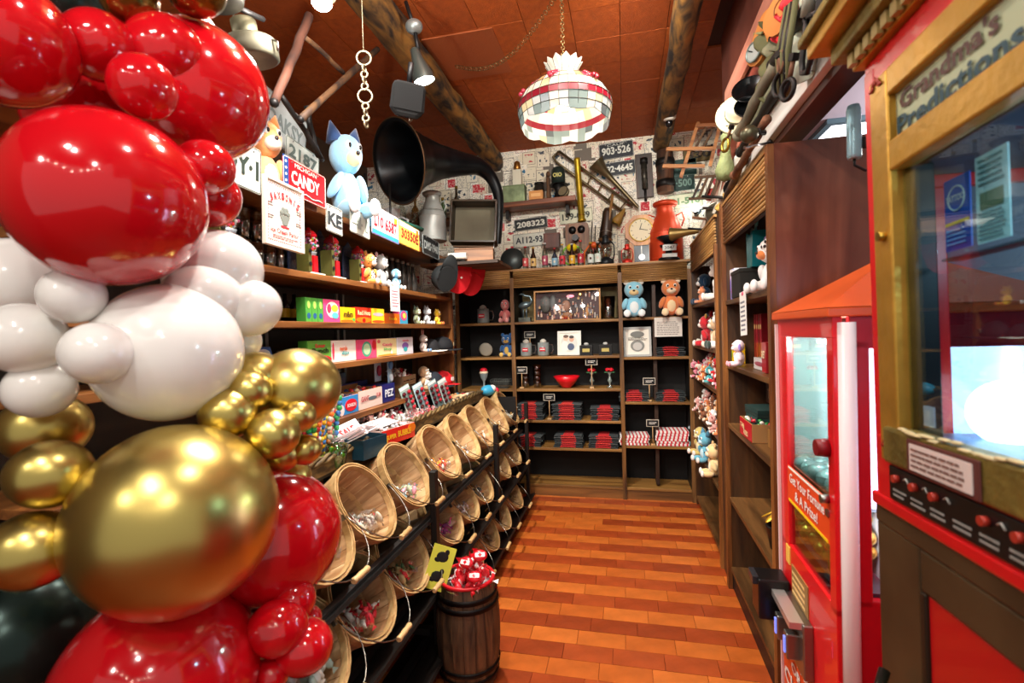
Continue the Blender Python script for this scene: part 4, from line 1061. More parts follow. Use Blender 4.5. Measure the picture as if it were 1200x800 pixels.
# ---- shelf at z 1.09
zd = 1.092
def tray_box(loc, rot, w, d, h, face, label, words=(), blobs=(), fill=('#c83030', '#e8d8b0', '#3a5a9a'), name='candy_tray', inner='#a87a48'):
    t = thing(name, label, 'candy box', loc, rot)
    b = MB(); b.box((0, 0, h / 2), (w, .004, h)); b.box((0, d, h * .6), (w, .004, h * 1.2)); b.box((-w / 2, d / 2, h / 2), (.004, d, h)); b.box((w / 2, d / 2, h / 2), (.004, d, h)); b.box((0, d / 2, .003), (w, d, .004))
    b.build('carton', [mat(inner, .6)], t)
    MB().box((0, -.003, h / 2), (w * .99, .002, h * .98)).build('front_print', mat(face, .35), t)
    for i, (c, x, z, rx_, rz_) in enumerate(blobs):
        MB().prism([(x * w + rx_ * w * math.cos(a * PI / 8), h / 2 + z * h + rz_ * h * math.sin(a * PI / 8)) for a in range(16)], -.006 - i * .0004, -.004).build('printed_shape', mat(c, .35), t)
    for (s, rw, rh, x, z, c) in words: text(s, rw * w, rh * h, mat(c, .4), t, (x * w, -.0075, h / 2 + z * h), bold=.03)
    b = MB(); rnd = random.Random(len(label))
    for i in range(26):
        b.ell((rnd.uniform(-.42, .42) * w, d * rnd.uniform(.15, .85), h * rnd.uniform(.75, 1.02)), (.018, .012, .010), 8, 5, rnd.randrange(len(fill)), rot=(rnd.random(), rnd.random(), rnd.random() * 6))
    tag(b.build('candies', [mat(c, .35) for c in fill], t), kind='stuff')
    return t
tray_box((FL - .04, 2.33, zd), LR, .195, .15, .095, '#2f86c8', 'open blue candy display box with a red oval on the fourth shelf', blobs=(('#d8182c', .12, -.02, .3, .34), ('#f0d8d8', -.35, -.2, .12, .3)), words=(('BONBON', .42, .2, .12, -.02, '#f0e0e0'),), inner='#d8a8a8')
tray_box((FL - .04, 2.565, zd), LR, .27, .16, .105, '#ecd2c8', 'open pale pink candy display box with a pen drawing on the fourth shelf', words=(('GIANT', .32, .28, -.26, .05, '#b84a50'), ('GUM', .2, .24, .3, .1, '#b84a50')), blobs=(('#5a6a70', .06, .0, .18, .1),))
pack((FL - .20, 2.62, zd), LR, .40, .06, .135, '#14307e', '#102868', 'dark blue candy carton behind the pale pink box', words=(('candy', .3, .14, -.1, -.1, '#3a60b8'),))
pz = pack((FL - .04, 2.79, zd), LR, .16, .12, .11, '#18246c', '#121c58', 'navy dispenser carton with white letters on the fourth shelf', words=(('PEZ', .7, .42, 0, 0, '#e8ecf4'),))
d = thing('dispenser_tower', 'tall clear pack of candy dispensers rising from the navy carton', 'candy pack', (FL - .07, ((-1.450, 2.839, 1.302))[1] + .03, zd + .09), LR)
MB().box((0, 0, .13), (.05, .004, .26)).build('blister_card', mat('#9ec4dc', .35), d)
for i in range(3): MB().ell((0, -.01, .05 + .08 * i), (.018, .014, .028), 12, 8).build('dispenser', mat(('#d8e4ec', '#5a8ac0', '#c8d8e8')[i], .3), d)
d2 = thing('dispenser_pack', 'blue and white candy dispenser pack hanging behind the tall one', 'candy pack', (FL - .12, ((-1.500, 2.810, 1.294))[1], zd + .14), LR)
MB().box((0, 0, .05), (.08, .004, .13)).build('blister_card', mat('#c8d8e8', .35), d2); MB().ell((0, -.01, .05), (.02, .014, .035), 12, 8).build('dispenser', mat('#a83048', .3), d2)
cr = thing('wooden_crate', 'small brown slatted crate of red and white packets on the fourth shelf', 'crate', (FL - .04, ((-1.450, 3.088, 1.137))[1], zd), LR)
for z in (.015, .05, .085, .12): MB().box((0, 0, z), (.20, .008, .028)).build('slat', OLDWOOD('X'), cr); MB().box((0, .16, z), (.20, .008, .028)).build('slat', OLDWOOD('X'), cr)
for sx in (-1, 1): MB().box((sx * .098, .08, .068), (.008, .17, .135)).build('end_board', OLDWOOD('Y'), cr)
wrapped('wrapped_packets', 'red and white wrapped packets filling the slatted crate', 'candy', (FL - .12, ((-1.450, 3.088, 1.137))[1], zd + .115), (0, 0, 0), ['#d02838', '#f0ece8', '#e8d8c8'], 50, .07, .09, .06, .024, 8, clear=.3)
plush((FL - .07, ((-1.470, 3.401, 1.196))[1], zd), LR, .19, '#c8a078', '#f0e4d0', '#b08860', 'floppy', 'tan puppy plush beside the slatted crate')
plush((FL - .05, 3.42, zd), LR, .15, '#e8e0d8', '#f0ece8', '#d84050', 'round', 'small cream and red plush between the puppy and the caps')
cap_hat((FL - .08, 3.56, zd), R(120), '#202630', '#1c2028', 'dark navy cap stack left of the red cap', badge='#d8d0c8', s=1.15)
cap_hat((FL - .06, 3.76, zd), R(85), '#c8141e', '#c8141e', 'bright red cap with white emblem at the shelf end', badge='#f0ece8')
for i in range(5):
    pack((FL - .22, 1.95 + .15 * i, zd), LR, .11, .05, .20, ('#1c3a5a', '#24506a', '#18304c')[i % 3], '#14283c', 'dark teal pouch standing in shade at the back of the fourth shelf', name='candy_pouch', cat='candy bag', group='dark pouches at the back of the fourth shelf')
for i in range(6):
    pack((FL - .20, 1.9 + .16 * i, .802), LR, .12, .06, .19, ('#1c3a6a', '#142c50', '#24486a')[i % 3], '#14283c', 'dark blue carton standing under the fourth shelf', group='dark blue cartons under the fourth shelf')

# ---- display tray on top of the basket rack (z .967)
zt = .968
jar = thing('candy_stick_jar', 'glass jar of twisted rainbow candy sticks beside the gold balloons', 'jar', (-1.30, 1.74, zt))
MB().lathe([(.06, 0), (.07, .02), (.07, .12), (.075, .13)], n=24, cap1=False).build('glass_wall', clear_glass('#d8f0e0', .12), jar)
cols = ['#e8b020', '#d02838', '#2f9a50', '#e8e0d0', '#e87828', '#3a78b8', '#f0e050']
rnd = random.Random(12)
for i in range(26):
    a = rnd.uniform(0, 6.28); q = .058 * math.sqrt(rnd.random()); x, y = q * math.cos(a), q * math.sin(a)
    b = MB(); N = 12; hh = rnd.uniform(.20, .30); lean = (x * .8, y * .8)
    ca, cb = rnd.sample(range(7), 2)
    for j in range(N): b.ell((x + lean[0] * j / N + .003 * math.cos(j * 1.3), y + lean[1] * j / N + .003 * math.sin(j * 1.3), .01 + hh * j / N), (.0125, .0125, .0145), 8, 5, 0 if j % 2 else 1)
    b.build('candy_stick', [mat(cols[ca], .3, coat=.3), mat(cols[cb], .3, coat=.3)], jar)
j2 = copy_tree(jar, (-1.34, 1.93, zt), R(70), 'second jar of twisted candy sticks, behind the first and nearer the signs')
gb = thing('green_bag', 'small green glass tumbler of sweets in front of the candy sticks', 'glass', (-1.17, 1.80, zt))
MB().lathe([(.03, 0), (.045, .09), (.043, .09), (.028, .005)], n=20, cap1=False).build('glass_wall', clear_glass('#8fd8a0', .25), gb)
bb_ = MB()
for i in range(12): bb_.ell((rnd.uniform(-.022, .022), rnd.uniform(-.022, .022), .02 + rnd.uniform(0, .06)), .011, 8, 5, i % 3)
tag(bb_.build('sweets', [GREEN, RED, YELLOW], gb), kind='stuff')
gt = thing('green_bundle', 'dark green ribbon bundle standing beside the candy stick jar', 'ribbon', (-1.20, 1.62, zt))
b = MB()
for i in range(22):
    a = rnd.uniform(0, 6.28); b.tube([(0, 0, 0), (.015 * math.cos(a), .015 * math.sin(a), .05), (.045 * math.cos(a), .045 * math.sin(a), .09)], .004, 5, i % 2)
tag(b.build('ribbons', [mat('#1c4a2a', .5), mat('#7a8a3a', .5)], gt), kind='stuff')
sc = thing('sign_card', 'yellow and white tilted price card above the candy sticks', 'sign', (-1.42, 2.02, zt + .14), (R(-12), R(-14), LR))
MB().box((0, 0, 0), (.10, .002, .12)).build('card', mat('#efe6a0', .5), sc); MB().box((0, -.0015, .035), (.098, .001, .045)).build('yellow_band', mat('#e8c820', .4), sc)
text('OLD FASHIONED', .08, .014, BLACK, sc, (0, -.003, .042), bold=.02); text('Candy Sticks', .08, .016, mat('#7a2430', .4), sc, (0, -.003, -.005), bold=.02); scribble(sc, .07, .03, 3, mat('#6a5a50', .5), (0, -.003, -.038))
nb_ = thing('storage_bin', 'dark teal open bin of white candy stick packs', 'bin', (-1.14, 1.98, zt), R(80))
b = MB(); w, d, h = .16, .10, .085
b.box((0, -d / 2, h / 2), (w, .004, h)); b.box((0, d / 2, h / 2), (w, .004, h)); b.box((-w / 2, 0, h / 2), (.004, d, h)); b.box((w / 2, 0, h / 2), (.004, d, h)); b.box((0, 0, .002), (w, d, .004))
b.build('bin_walls', mat('#123a4c', .5), nb_)
for i in range(14):
    p = thing('candy_stick_pack', 'long white and pink wrapped candy stick lying in the teal bin', 'candy', (-1.16 - .012 * (i % 7), 1.90 + .011 * i, zt + .085 + .006 * (i % 4)), (R(random.uniform(-8, 8)), R(-24), R(random.uniform(-25, 10))), 'white candy sticks in the teal bin')
    MB().box((0, 0, 0), (.19, .012, .005)).build('wrapper', mat(random.choice(('#f0e8ea', '#f2dfe2', '#ece8ea')), .35, coat=.3), p); MB().box((0, 0, .0004), (.185, .003, .005)).build('pink_stripe', mat('#e88a98', .4), p)
c2 = thing('sign_card', 'white card with red letters lying behind the teal bin', 'sign', (-1.34, 2.18, zt + .06), (R(-40), R(-12), R(70)))
MB().box((0, 0, 0), (.14, .003, .11)).build('card', mat('#e8ecee', .5), c2); text('SALE', .09, .04, RED, c2, (-.01, -.003, .01), bold=.03); MB().box((0, -.002, -.04), (.12, .001, .012)).build('teal_line', TEAL, c2)
rb = tray_box((-1.12, 2.26, zt), R(78), .26, .15, .075, '#d8281c', 'red and yellow open candy display box on the rack top', words=(('SUPER', .3, .3, -.25, .0, '#f0c828'), ('BUBBLE', .4, .4, .15, .05, '#f0c828')), blobs=(('#e8781c', .4, .2, .12, .3), ('#f0b820', -.42, -.2, .08, .2)), fill=('#f0e8e8', '#e8c8c8', '#c8d8e0'), inner='#d8b8b0')
wp = thing('white_wrap', 'white paper flap over the red and yellow candy box', 'paper', (-1.24, 2.24, zt + .085), (R(5), R(-6), R(70)))
MB().box((0, 0, 0), (.22, .12, .003)).build('sheet', mat('#ecebe8', .5), wp)
wrapped('wrapped_packets', 'wide heap of pale pink and clear cellophane packets on the rack top', 'candy', (-1.42, 2.62, zt), (0, 0, 0), ['#e8c8b8', '#e0a8a0', '#f0ece8', '#a83040', '#c8c8c0'], 170, .19, .36, .07, .036, 21, clear=.45)
wrapped('wrapped_packets', 'smaller heap of red striped cellophane packets by the wicker edge', 'candy', (-1.26, 2.95, zt), (0, 0, 0), ['#c83040', '#f0e0d8', '#e8a0a0'], 70, .08, .20, .06, .026, 22, clear=.4)
for i, (y, lab) in enumerate(((2.98, 'nearest leaning blister pack of red candies on the rack top'), (3.12, 'second leaning blister pack, pale blue card, on the rack top'), (3.30, 'third leaning blister pack of red candies on the rack top'), (3.42, 'farthest leaning blister pack on the rack top'))):
    p = thing('blister_pack', lab, 'candy pack', (-1.40 + .03 * i, y, zt + .105), (R(-8), R(-16), R(75)))
    MB().box((0, 0, 0), (.10, .002, .20)).build('card', mat(('#9ab4ac', '#a8ccd4', '#90a8a8', '#b8c4c0')[i], .45), p)
    MB().box((0, -.002, .085), (.09, .002, .018)).build('header_print', mat('#e8e8e4', .4), p)
    b = MB()
    for k in range(8): b.ell((-.026 + .052 * (k % 2), -.008, .05 - .036 * (k // 2)), (.018, .009, .014), 10, 6, k % 2)
    tag(b.build('candies', [mat('#5a1420', .3, coat=.4), mat('#c82838', .3, coat=.4)], p), kind='stuff')
    MB().box((0, -.014, -.01), (.088, .002, .16)).build('clear_bubble', clear_glass('#ffffff', .15), p)
for i in range(9):
    p = thing('wrapped_stick', 'long tan wrapped candy stick laid along the far end of the rack top', 'candy', (-1.34 + .03 * (i % 4), 3.62 + .02 * i, zt + .014 + .014 * (i // 3)), (0, R(random.uniform(-3, 3)), R(85 + random.uniform(-8, 8))), 'tan candy sticks on the far rack top')
    MB().cyl((-.16, 0, 0), (.16, 0, 0), .011, n=10).build('stick', mat(('#d8b488', '#e8c8a0', '#c89868')[i % 3], .4, coat=.3), p); MB().cyl((-.04, 0, 0), (.04, 0, 0), .0118, n=10).build('label_band', mat(('#c83a40', '#e8e0d0', '#5a8a9a')[i % 3], .4), p)
bl = thing('toy_ball', 'small blue and white toy with red snout at the far end of the rack top', 'toy', (-1.13, 3.95, zt + .05), R(60))
MB().ell((0, 0, 0), (.075, .05, .045), 18, 12).build('body', mat('#3aa0c8', .4), bl); MB().ell((.03, -.02, .015), (.03, .035, .03), 12, 8).build('white_patch', WHITE, bl); MB().ell((.095, 0, -.01), .026, 12, 8).build('red_snout', mat('#d02040', .4), bl)
for i, y in enumerate((4.1, 4.2)): pack((-1.12, y, zt), LR, .08, .06, .02, '#c8c8c0', '#b8b8b0', 'flat grey white carton lying at the rack end', group='flat cartons at the rack end')

# ---------------------------------------------------------------- licence plates
def plate(loc, rot, w, h, bg, fg, txt, label, top=None, band=None, sticker=None, embossed=True, txw=.84, txh=.5, txz=0):
    t = thing('licence_plate', label, 'licence plate', loc, rot)
    MB().prism(rrect(w, h, .012), -.001, .001).build('plate', mat(bg, .45, .15, vary=.12, scale=60), t)
    MB().tube([(x, -.0015, z) for x, z in rrect(w - .008, h - .008, .01, 3)], .0016, 5, closed=True).build('raised_rim', mat(fg, .5), t)
    if band: MB().box((band[1] * w, -.0018, band[2] * h), (band[3] * w, .001, band[4] * h)).build('colour_band', mat(band[0], .45), t)
    text(txt, w * txw, h * txh, mat(fg, .5), t, (0, -.0028, txz * h), depth=.001, bold=.035)
    if top: text(top, w * .5, h * .13, mat(fg, .5), t, (0, -.0028, h * .35))
    if sticker: MB().box((w * .38, -.002, h * .32), (w * .13, .001, h * .22)).build('sticker', mat(sticker, .4), t)
    for sx in (-1, 1): MB().cyl((sx * w * .3, -.001, h * .40), (sx * w * .3, -.004, h * .40), .004, n=8).build('bolt', STEEL, t)
    return t
# on the back wall (wall face at Y 4.75)
YW = 4.744
def wp_(px): return px
plate(((-0.040, 4.740, 3.172)), (0, R(-3.0), 0), .315, .15, '#101820', '#c9cdc4', '903·526', 'dark plate reading 903 526, topmost on the back wall', top='CALIF')
plate(((-0.013, 4.740, 3.002)), (0, R(-3.0), 0), .29, .13, '#101820', '#d9dcd2', '92·4645', 'dark plate reading 92 4645 under the topmost one')
plate(((-0.871, 4.740, 2.552)), (0, R(-3.5), 0), .33, .115, '#14181a', '#d0d0c4', '208323', 'black plate reading 208323 below the small wall shelf')
plate(((-0.893, 4.740, 2.396)), (0, R(-2), 0), .32, .13, '#c0c2b6', '#2a3038', 'A112-93', 'pale plate reading A112 93 behind the bottles')
plate(((-0.430, 4.740, 2.591)), (0, R(-3.5), 0), .315, .13, '#b4b49c', '#2e342c', '159-079', 'pale plate reading 159 079 right of the small wall shelf')
plate(((0.496, 4.740, 2.949)), (0, R(-2), 0), .34, .15, '#1d3a36', '#35564f', 'KANSAS', 'worn dark green plate above the other green plate at right', txh=.42)
plate(((0.500, 4.740, 2.810)), (0, R(-2), 0), .30, .14, '#16302c', '#5f7a70', '117·500', 'worn dark green plate ending in 500')
plate(((0.563, 4.740, 2.649)), (0, R(-3), 0), .30, .13, '#b9b89e', '#5f7a58', '01-516', 'faded plate ending in 516 under the green plates')
plate(((0.682, 4.740, 3.053)), (0, R(-2), 0), .26, .13, '#5a4a26', '#1c160c', '630', 'brown and black plate behind the wooden sled frame')
plate(((0.830, 4.740, 3.234)), (0, R(-4), 0), .26, .12, '#c0beb4', '#2a2c30', 'HT 274', 'pale plate at the top right of the back wall')
# on the left top shelf edge
plate(((-1.370, 1.564, 2.153)), (0, R(3), LR), .20, .175, '#cfd4c6', '#28332c', 'DY·1', 'pale green plate ending in Y 1 beside the red balloons', sticker='#d8d8c8', txh=.42)
plate(((-1.620, 2.130, 2.555)), (0, R(10), LR), .36, .24, '#a9b0ae', '#6e7876', 'SOAKSY', 'large worn grey plate high behind the orange plush', txh=.35)
plate(((-1.550, 2.182, 2.398)), (0, R(6), LR), .26, .13, '#c3c9bf', '#5d6a62', '2187', 'grey plate reading 2187 behind the red candy plate')
pc = plate(((-1.370, 1.940, 2.188)), (0, R(2), LR), .30, .155, '#b8101e', '#efe6da', 'CANDY', 'red plate with blue starred edge reading CANDY', top='MICHIGAN', band=('#1d3f7c', -.44, 0, .12, 1.0), txw=.66, txh=.38)
for i in range(5): MB().prism([(.006 * math.cos(a * PI / 2.5 + PI / 2) * (1 if a % 1 else 1), .006 * math.sin(a * PI / 2.5 + PI / 2)) for a in range(5)], -.004, -.002).build('star', WHITE, pc, loc=(-.132, 0, -.055 + i * .027))
MB().tube([(-.12 + .02 * i, -.003, -.056 + .004 * math.sin(i * 1.3)) for i in range(13)], .003, 5).build('white_wave', WHITE, pc)
plate(((-1.370, 2.157, 2.072)), (0, R(3), LR), .14, .13, '#d4d6cc', '#22262a', 'KE', 'white plate starting with K under the blue plush foot', txh=.5)
plate(((-1.370, 2.397, 2.105)), (0, R(3), LR), .20, .13, '#c9ccc0', '#8a9088', '41', 'pale plate half hidden behind the blue plush foot')
pt = thing('sign_board', 'small teal board standing behind the plates beside the blue plush', 'board', ((-1.420, 2.545, 2.197)), (0, R(3), LR)); MB().box((0, 0, 0), (.18, .006, .12)).build('board', mat('#2a8fb0', .5), pt)
plate(((-1.370, 2.690, 2.156)), (0, R(2), LR), .34, .165, '#e4e8ea', '#b0202c', 'L10 6587', 'white and blue plate reading L10 6587', band=('#2f7fc0', 0, -.4, .98, .18), sticker='#e8b820', txh=.44, top='Wisconsin', txz=.02)
plate(((-1.370, 3.022, 2.150)), (0, R(2), LR), .31, .15, '#e8c450', '#8a2a20', '30350E', 'yellow and orange sunset coloured plate on the shelf edge', band=('#d8e0e4', 0, .38, .98, .2), sticker='#e87820', txh=.42)
plate(((-1.370, 3.386, 2.136)), (0, R(2), LR), .31, .14, '#14171a', '#8f9694', 'DMS·1940', 'black plate with grey lettering, last on the shelf edge', txh=.45)

# ---------------------------------------------------------------- big plush and props on the left top shelf (z 2.12)
zT = 2.122
plush((-1.53, 1.885, zT - .01), R(70), .38, '#e8a868', '#f0e4d0', '#e8944c', 'point', 'big pale orange plush dog sitting above the white framed sign', fine=True, wide=.8, muzzle='#f4e6d4')
bp = plush((-1.47, 2.44, zT + .02), R(62), .50, '#8fc4e4', '#dfe9f0', '#2c4a7a', 'point', 'big blue plush dog with dark blue ears sitting on the plate shelf', fine=True, wide=.72, muzzle='#e8d8a0', feet='#dfe6ea')
# gramophone
g = thing('gramophone', 'large black gramophone horn curving over its wooden box', 'gramophone', (-1.06, 3.78, 0))
HP = [Vector((-1.498, 3.150, 2.693)), Vector((-1.411, 3.300, 2.739)), Vector((-1.307, 3.450, 2.771)), Vector((-1.185, 3.580, 2.788)), Vector((-1.086, 3.700, 2.797)), Vector((-1.013, 3.780, 2.741)), Vector((-0.964, 3.820, 2.620)), Vector((-0.961, 3.840, 2.454)), Vector((-0.982, 3.840, 2.217))]
HP = [p - Vector((-1.06, 3.78, 0)) for p in HP]
HR = [.285, .185, .125, .088, .066, .05, .042, .034, .028]
def spline(ps, rs, m=6):
    op, orr = [], []
    for i in range(len(ps) - 1):
        p0 = ps[max(i - 1, 0)]; p1 = ps[i]; p2 = ps[i + 1]; p3 = ps[min(i + 2, len(ps) - 1)]
        for k in range(m):
            u_ = k / m
            op.append(.5 * ((2 * p1) + (p2 - p0) * u_ + (2 * p0 - 5 * p1 + 4 * p2 - p3) * u_ ** 2 + (3 * p1 - p0 - 3 * p2 + p3) * u_ ** 3))
            orr.append(rs[i] * (1 - u_) + rs[i + 1] * u_)
    return op + [ps[-1]], orr + [rs[-1]]
def horn_mesh(parent, ps, rs, mt, name='horn', n=28, thick=.93):
    ps, rs = spline(ps, rs); b = MB(); b.tube(ps, rs, n)
    N = len(ps); b.f = b.f[:-2]; b.m = b.m[:-2]; b.s = b.s[:-2]
    k = len(b.v); b.tube(ps[:N - 4], [r * thick for r in rs[:N - 4]], n); b.f = [f for f in b.f if len(f) < 10]; b.m = b.m[:len(b.f)]; b.s = b.s[:len(b.f)]
    for i in range(n): b.f.append((i, (i + 1) % n, k + (i + 1) % n, k + i)); b.m.append(0); b.s.append(False)
    return b.build(name, mt, parent)
hb = mat('#0c1013', .3, .4, vary=.3, scale=40)
horn = horn_mesh(g, HP, HR, hb)
d0 = (HP[1] - HP[0]).normalized()
rim = MB().torus((0, 0, 0), .285, .005, 40, 6).build('horn_rim', mat('#5a4028', .5, .6), g, loc=HP[0], rot=d0.to_track_quat('Y', 'Z').to_euler())
gc = thing('wooden_case', 'dark wooden open case with pale lining leaning below the black horn', 'case', ((-1.158, 3.800, 2.380)), (R(-6), R(3), R(8)))
w, h, d = .36, .33, .16
b = MB(); b.box((0, 0, h / 2), (w, d, .016)); b.box((0, 0, -h / 2), (w, d, .016)); b.box((-w / 2, 0, 0), (.016, d, h)); b.box((w / 2, 0, 0), (.016, d, h))
b.build('case_frame', wood('#1a120b', '#40301c', 'X', 16), gc, bevel=.003)
MB().box((0, d / 2 - .02, 0), (w - .02, .01, h - .02)).build('lining', mat('#6a6450', .7, vary=.15, scale=20), gc)
MB().box((0, -.02, -h / 2 - .03), (w - .04, .02, .012)).build('lower_rail', OLDWOOD('X'), gc); MB().cyl((w / 2 - .01, -.05, -h / 2), (w / 2 - .01, -.05, -h / 2 - .09), .006, n=8).build('support_leg', STEEL, gc)
bx = thing('wooden_box', 'plain brown wooden box under the leaning case', 'box', ((-1.148, 3.760, 2.100)), R(12))
MB().box((0, 0, 0), (.30, .24, .10)).build('body', wood('#5a3418', '#a06a38', 'X', 12), bx, bevel=.003); MB().box((0, 0, .052), (.31, .25, .012)).build('lid', wood('#5a3418', '#a06a38', 'X', 12), bx, bevel=.003)
wc_ = thing('white_roll', 'white cardboard cylinder lying in front of the brown box', 'roll', ((-1.235, 3.580, 2.093)), (0, R(90), R(8)))
MB().lathe([(.026, -.07), (.026, .07), (.02, .07), (.02, -.06)], n=18, cap1=False).build('roll', mat('#d8d4c8', .5), wc_)
cs_ = thing('corner_shelf', 'short rustic board holding the box at the left rear corner', 'shelf board', (-1.22, 3.80, 2.035)); MB().box((0, 0, 0), (.62, .5, .022)).build('board', OLDWOOD('X'), cs_)
for sx in (-.2, .2): MB().box((sx, .12, -.0), (.03, .2, .02)).build('bracket', IRON, cs_)
# milk can
def milk_can(loc, s, c1, label, rot=0, name='milk_can', handles=True):
    t = thing(name, label, 'milk can', loc, rot, None, s)
    m = mat(c1, .45, .35, vary=.2, scale=14)
    MB().lathe([(.12, 0), (.124, .01), (.122, .20), (.124, .22), (.12, .24), (.085, .33), (.066, .36), (.062, .41), (.075, .43)], n=32, cap1=False).build('body', m, t)
    MB().lathe([(.076, .42), (.088, .43), (.09, .45), (.07, .46), (.05, .455)], n=32).build('lid', m, t)
    for z in (.03, .225): MB().torus((0, 0, z), .1225, .004, 32, 6, rot=(R(90), 0, 0)).build('band', m, t)
    if handles:
        for s_ in (-1, 1): MB().tube([(s_ * .075, 0, .35), (s_ * .12, 0, .37), (s_ * .135, 0, .32), (s_ * .115, 0, .27)], .006, 6).build('handle', m, t)
    return t
mc = milk_can(((-1.482, 3.720, 2.245)), .86, '#b4bab6', 'grey galvanised milk can left of the leaning case')
MB().torus((0, 0, .26), .13, .002, 30, 5, rot=(R(82), 0, 0)).build('wire_loop', WIRE, mc)
# row of odd utensils between the plates and the can
for i, (px, py, lab) in enumerate(((462, 240, 'white enamel jug far behind the plates'), (480, 238, 'tall clear glass jar behind the plates'), (497, 215, 'glass oil lamp under the horn neck'), (537, 218, 'small glass lamp chimney behind the case'))):
    pass
j = thing('enamel_jug', 'white enamel jug standing behind the shelf edge plates', 'jug', (-1.75, 3.55, zT)); MB().lathe([(.07, 0), (.08, .02), (.078, .24), (.06, .32), (.066, .36)], n=24, cap1=False).build('body', mat('#e4e8ea', .3), j); MB().tube([(.07, 0, .3), (.13, 0, .27), (.12, 0, .14), (.078, 0, .1)], .009, 8).build('handle', mat('#e4e8ea', .3), j)
j = thing('enamel_pail', 'tall white enamel pail behind the shelf edge plates, further left', 'pail', (-1.9, 3.2, zT)); MB().lathe([(.09, 0), (.12, .34), (.126, .345), (.118, .34)], n=28, cap1=False).build('body', mat('#dfe4e6', .35), j); MB().torus((0, 0, .34), .122, .005, 28, 6, rot=(R(90), 0, 0)).build('rolled_rim', mat('#8f9aa0', .4, .5), j)
j = thing('glass_jar', 'tall clear glass jar behind the grey milk can', 'jar', (-1.62, 3.80, zT)); MB().lathe([(.07, 0), (.08, .02), (.08, .3), (.05, .36), (.055, .38)], n=24, cap1=False).build('glass_wall', clear_glass('#e8f4f0', .2), j)
for i, (x, y) in enumerate(((-1.5, 2.98), (-1.55, 3.12), (-1.6, 2.88))):
    p = thing('hand_tool', ('iron hand tool with a dark green handle lying behind the yellow plate', 'iron rod tool behind the white and blue plate', 'upright iron bar behind the white and blue plate')[i], 'tool', (x, y, zT))
    if i == 0: MB().cyl((0, 0, .16), (.12, .28, .12), .012, .016, 10).build('handle', mat('#1d4a3e', .4), p); MB().box((-.04, -.04, .16), (.10, .10, .02)).build('iron_head', IRON, p); MB().cyl((0, 0, 0), (0, 0, .16), .008, n=8).build('stem', IRON, p)
    else: MB().cyl((0, 0, 0), (0, 0, .42), .008, n=8).build('rod', IRON, p); MB().lathe([(.02, 0), (.02, .02)], n=12).build('foot', IRON, p)
# caps hanging at the end of the plate shelf
for i, (px, py, c, f, lab) in enumerate(((524, 327, '#14181a', None, 'black cap hanging at the end of the plate shelf'), (540, 330, '#c8101e', '#f0ece8', 'red cap with white front hanging below the plate shelf end'), (554, 335, '#c8101e', None, 'plain red cap hanging furthest right below the plate shelf'))):
    c_ = cap_hat((((-1.300, 3.515, 1.914)), ((-1.260, 3.694, 1.909)), ((-1.220, 3.878, 1.903)))[i], (R(-70), R(12 * i), R(60)), c, c, lab, front=f, s=1.15)
hk = thing('hook_rail', 'short iron hook rail under the plate shelf end carrying the caps', 'hook', (-1.32, 3.60, 2.07)); MB().box((0, 0, 0), (.28, .02, .03)).build('rail', IRON, hk)
for k in range(3): MB().tube([(-.1 + .1 * k, -.01, 0), (-.1 + .1 * k, -.04, -.03), (-.1 + .1 * k, -.05, .0)], .004, 6).build('hook', IRON, hk)

# ---------------------------------------------------------------- small shelf and objects on the back wall
ws = thing('wall_board_shelf', 'short brown wooden shelf on the printed back wall', 'shelf board', (-.80, 4.62, 2.70), (0, R(-1), 0))
MB().box((0, 0, 0), (.78, .22, .045)).build('board', wood('#4a2412', '#8a4c28', 'X', 14), ws, bevel=.004)
for sx in (-.28, .3): MB().box((sx, .06, -.06), (.03, .1, .09)).build('bracket', IRON, ws)
ws2 = thing('wall_board_shelf', 'long dark shelf board behind the gramophone horn on the back wall', 'shelf board', (-1.75, 4.60, 2.60)); MB().box((0, 0, 0), (1.0, .24, .035)).build('board', OLDWOOD('X'), ws2, bevel=.004)
zS = 2.725
def at4(px): return px
tin = thing('tin_box', 'mottled green metal tin on the small wall shelf', 'tin', (((-0.991, 4.620, 2.797))[0], 4.60, zS)); MB().box((0, 0, .075), (.21, .12, .15)).build('body', mat('#7f8f6a', .5, .3, vary=.35, scale=60), tin, bevel=.006); MB().box((0, 0, .153), (.215, .125, .012)).build('lid', mat('#6f7f5a', .5, .3), tin, bevel=.003)
b_ = thing('canister', 'pale tin canister with brass top standing on the green tin', 'canister', (((-0.961, 4.620, 2.957))[0], 4.60, zS + .16)); MB().box((0, 0, .075), (.085, .07, .15)).build('body', mat('#c9c4b0', .5), b_, bevel=.004); MB().lathe([(.03, 0), (.036, .01), (.03, .07), (.015, .085)], n=20, c=(0, 0, .15)).build('brass_cap', mat('#9a6a30', .35, .8), b_)
o = thing('jar', 'dark glass jar on the small wall shelf behind the orange box', 'jar', (((-0.763, 4.620, 2.921))[0], 4.65, zS)); MB().lathe([(.05, 0), (.052, .14), (.045, .15), (.045, .17)], n=20).build('body', mat('#2c2822', .3, .3), o); MB().lathe([(.047, .165), (.047, .185)], n=20).build('lid', IRON, o)
o = thing('carton', 'small orange carton at the front of the small wall shelf', 'box', (((-0.775, 4.560, 2.738))[0], 4.55, zS)); MB().box((0, 0, .04), (.13, .07, .08)).build('carton', mat('#c88a48', .5), o, bevel=.002); MB().box((0, -.036, .04), (.09, .002, .03)).build('label', mat('#e0b070', .5), o)
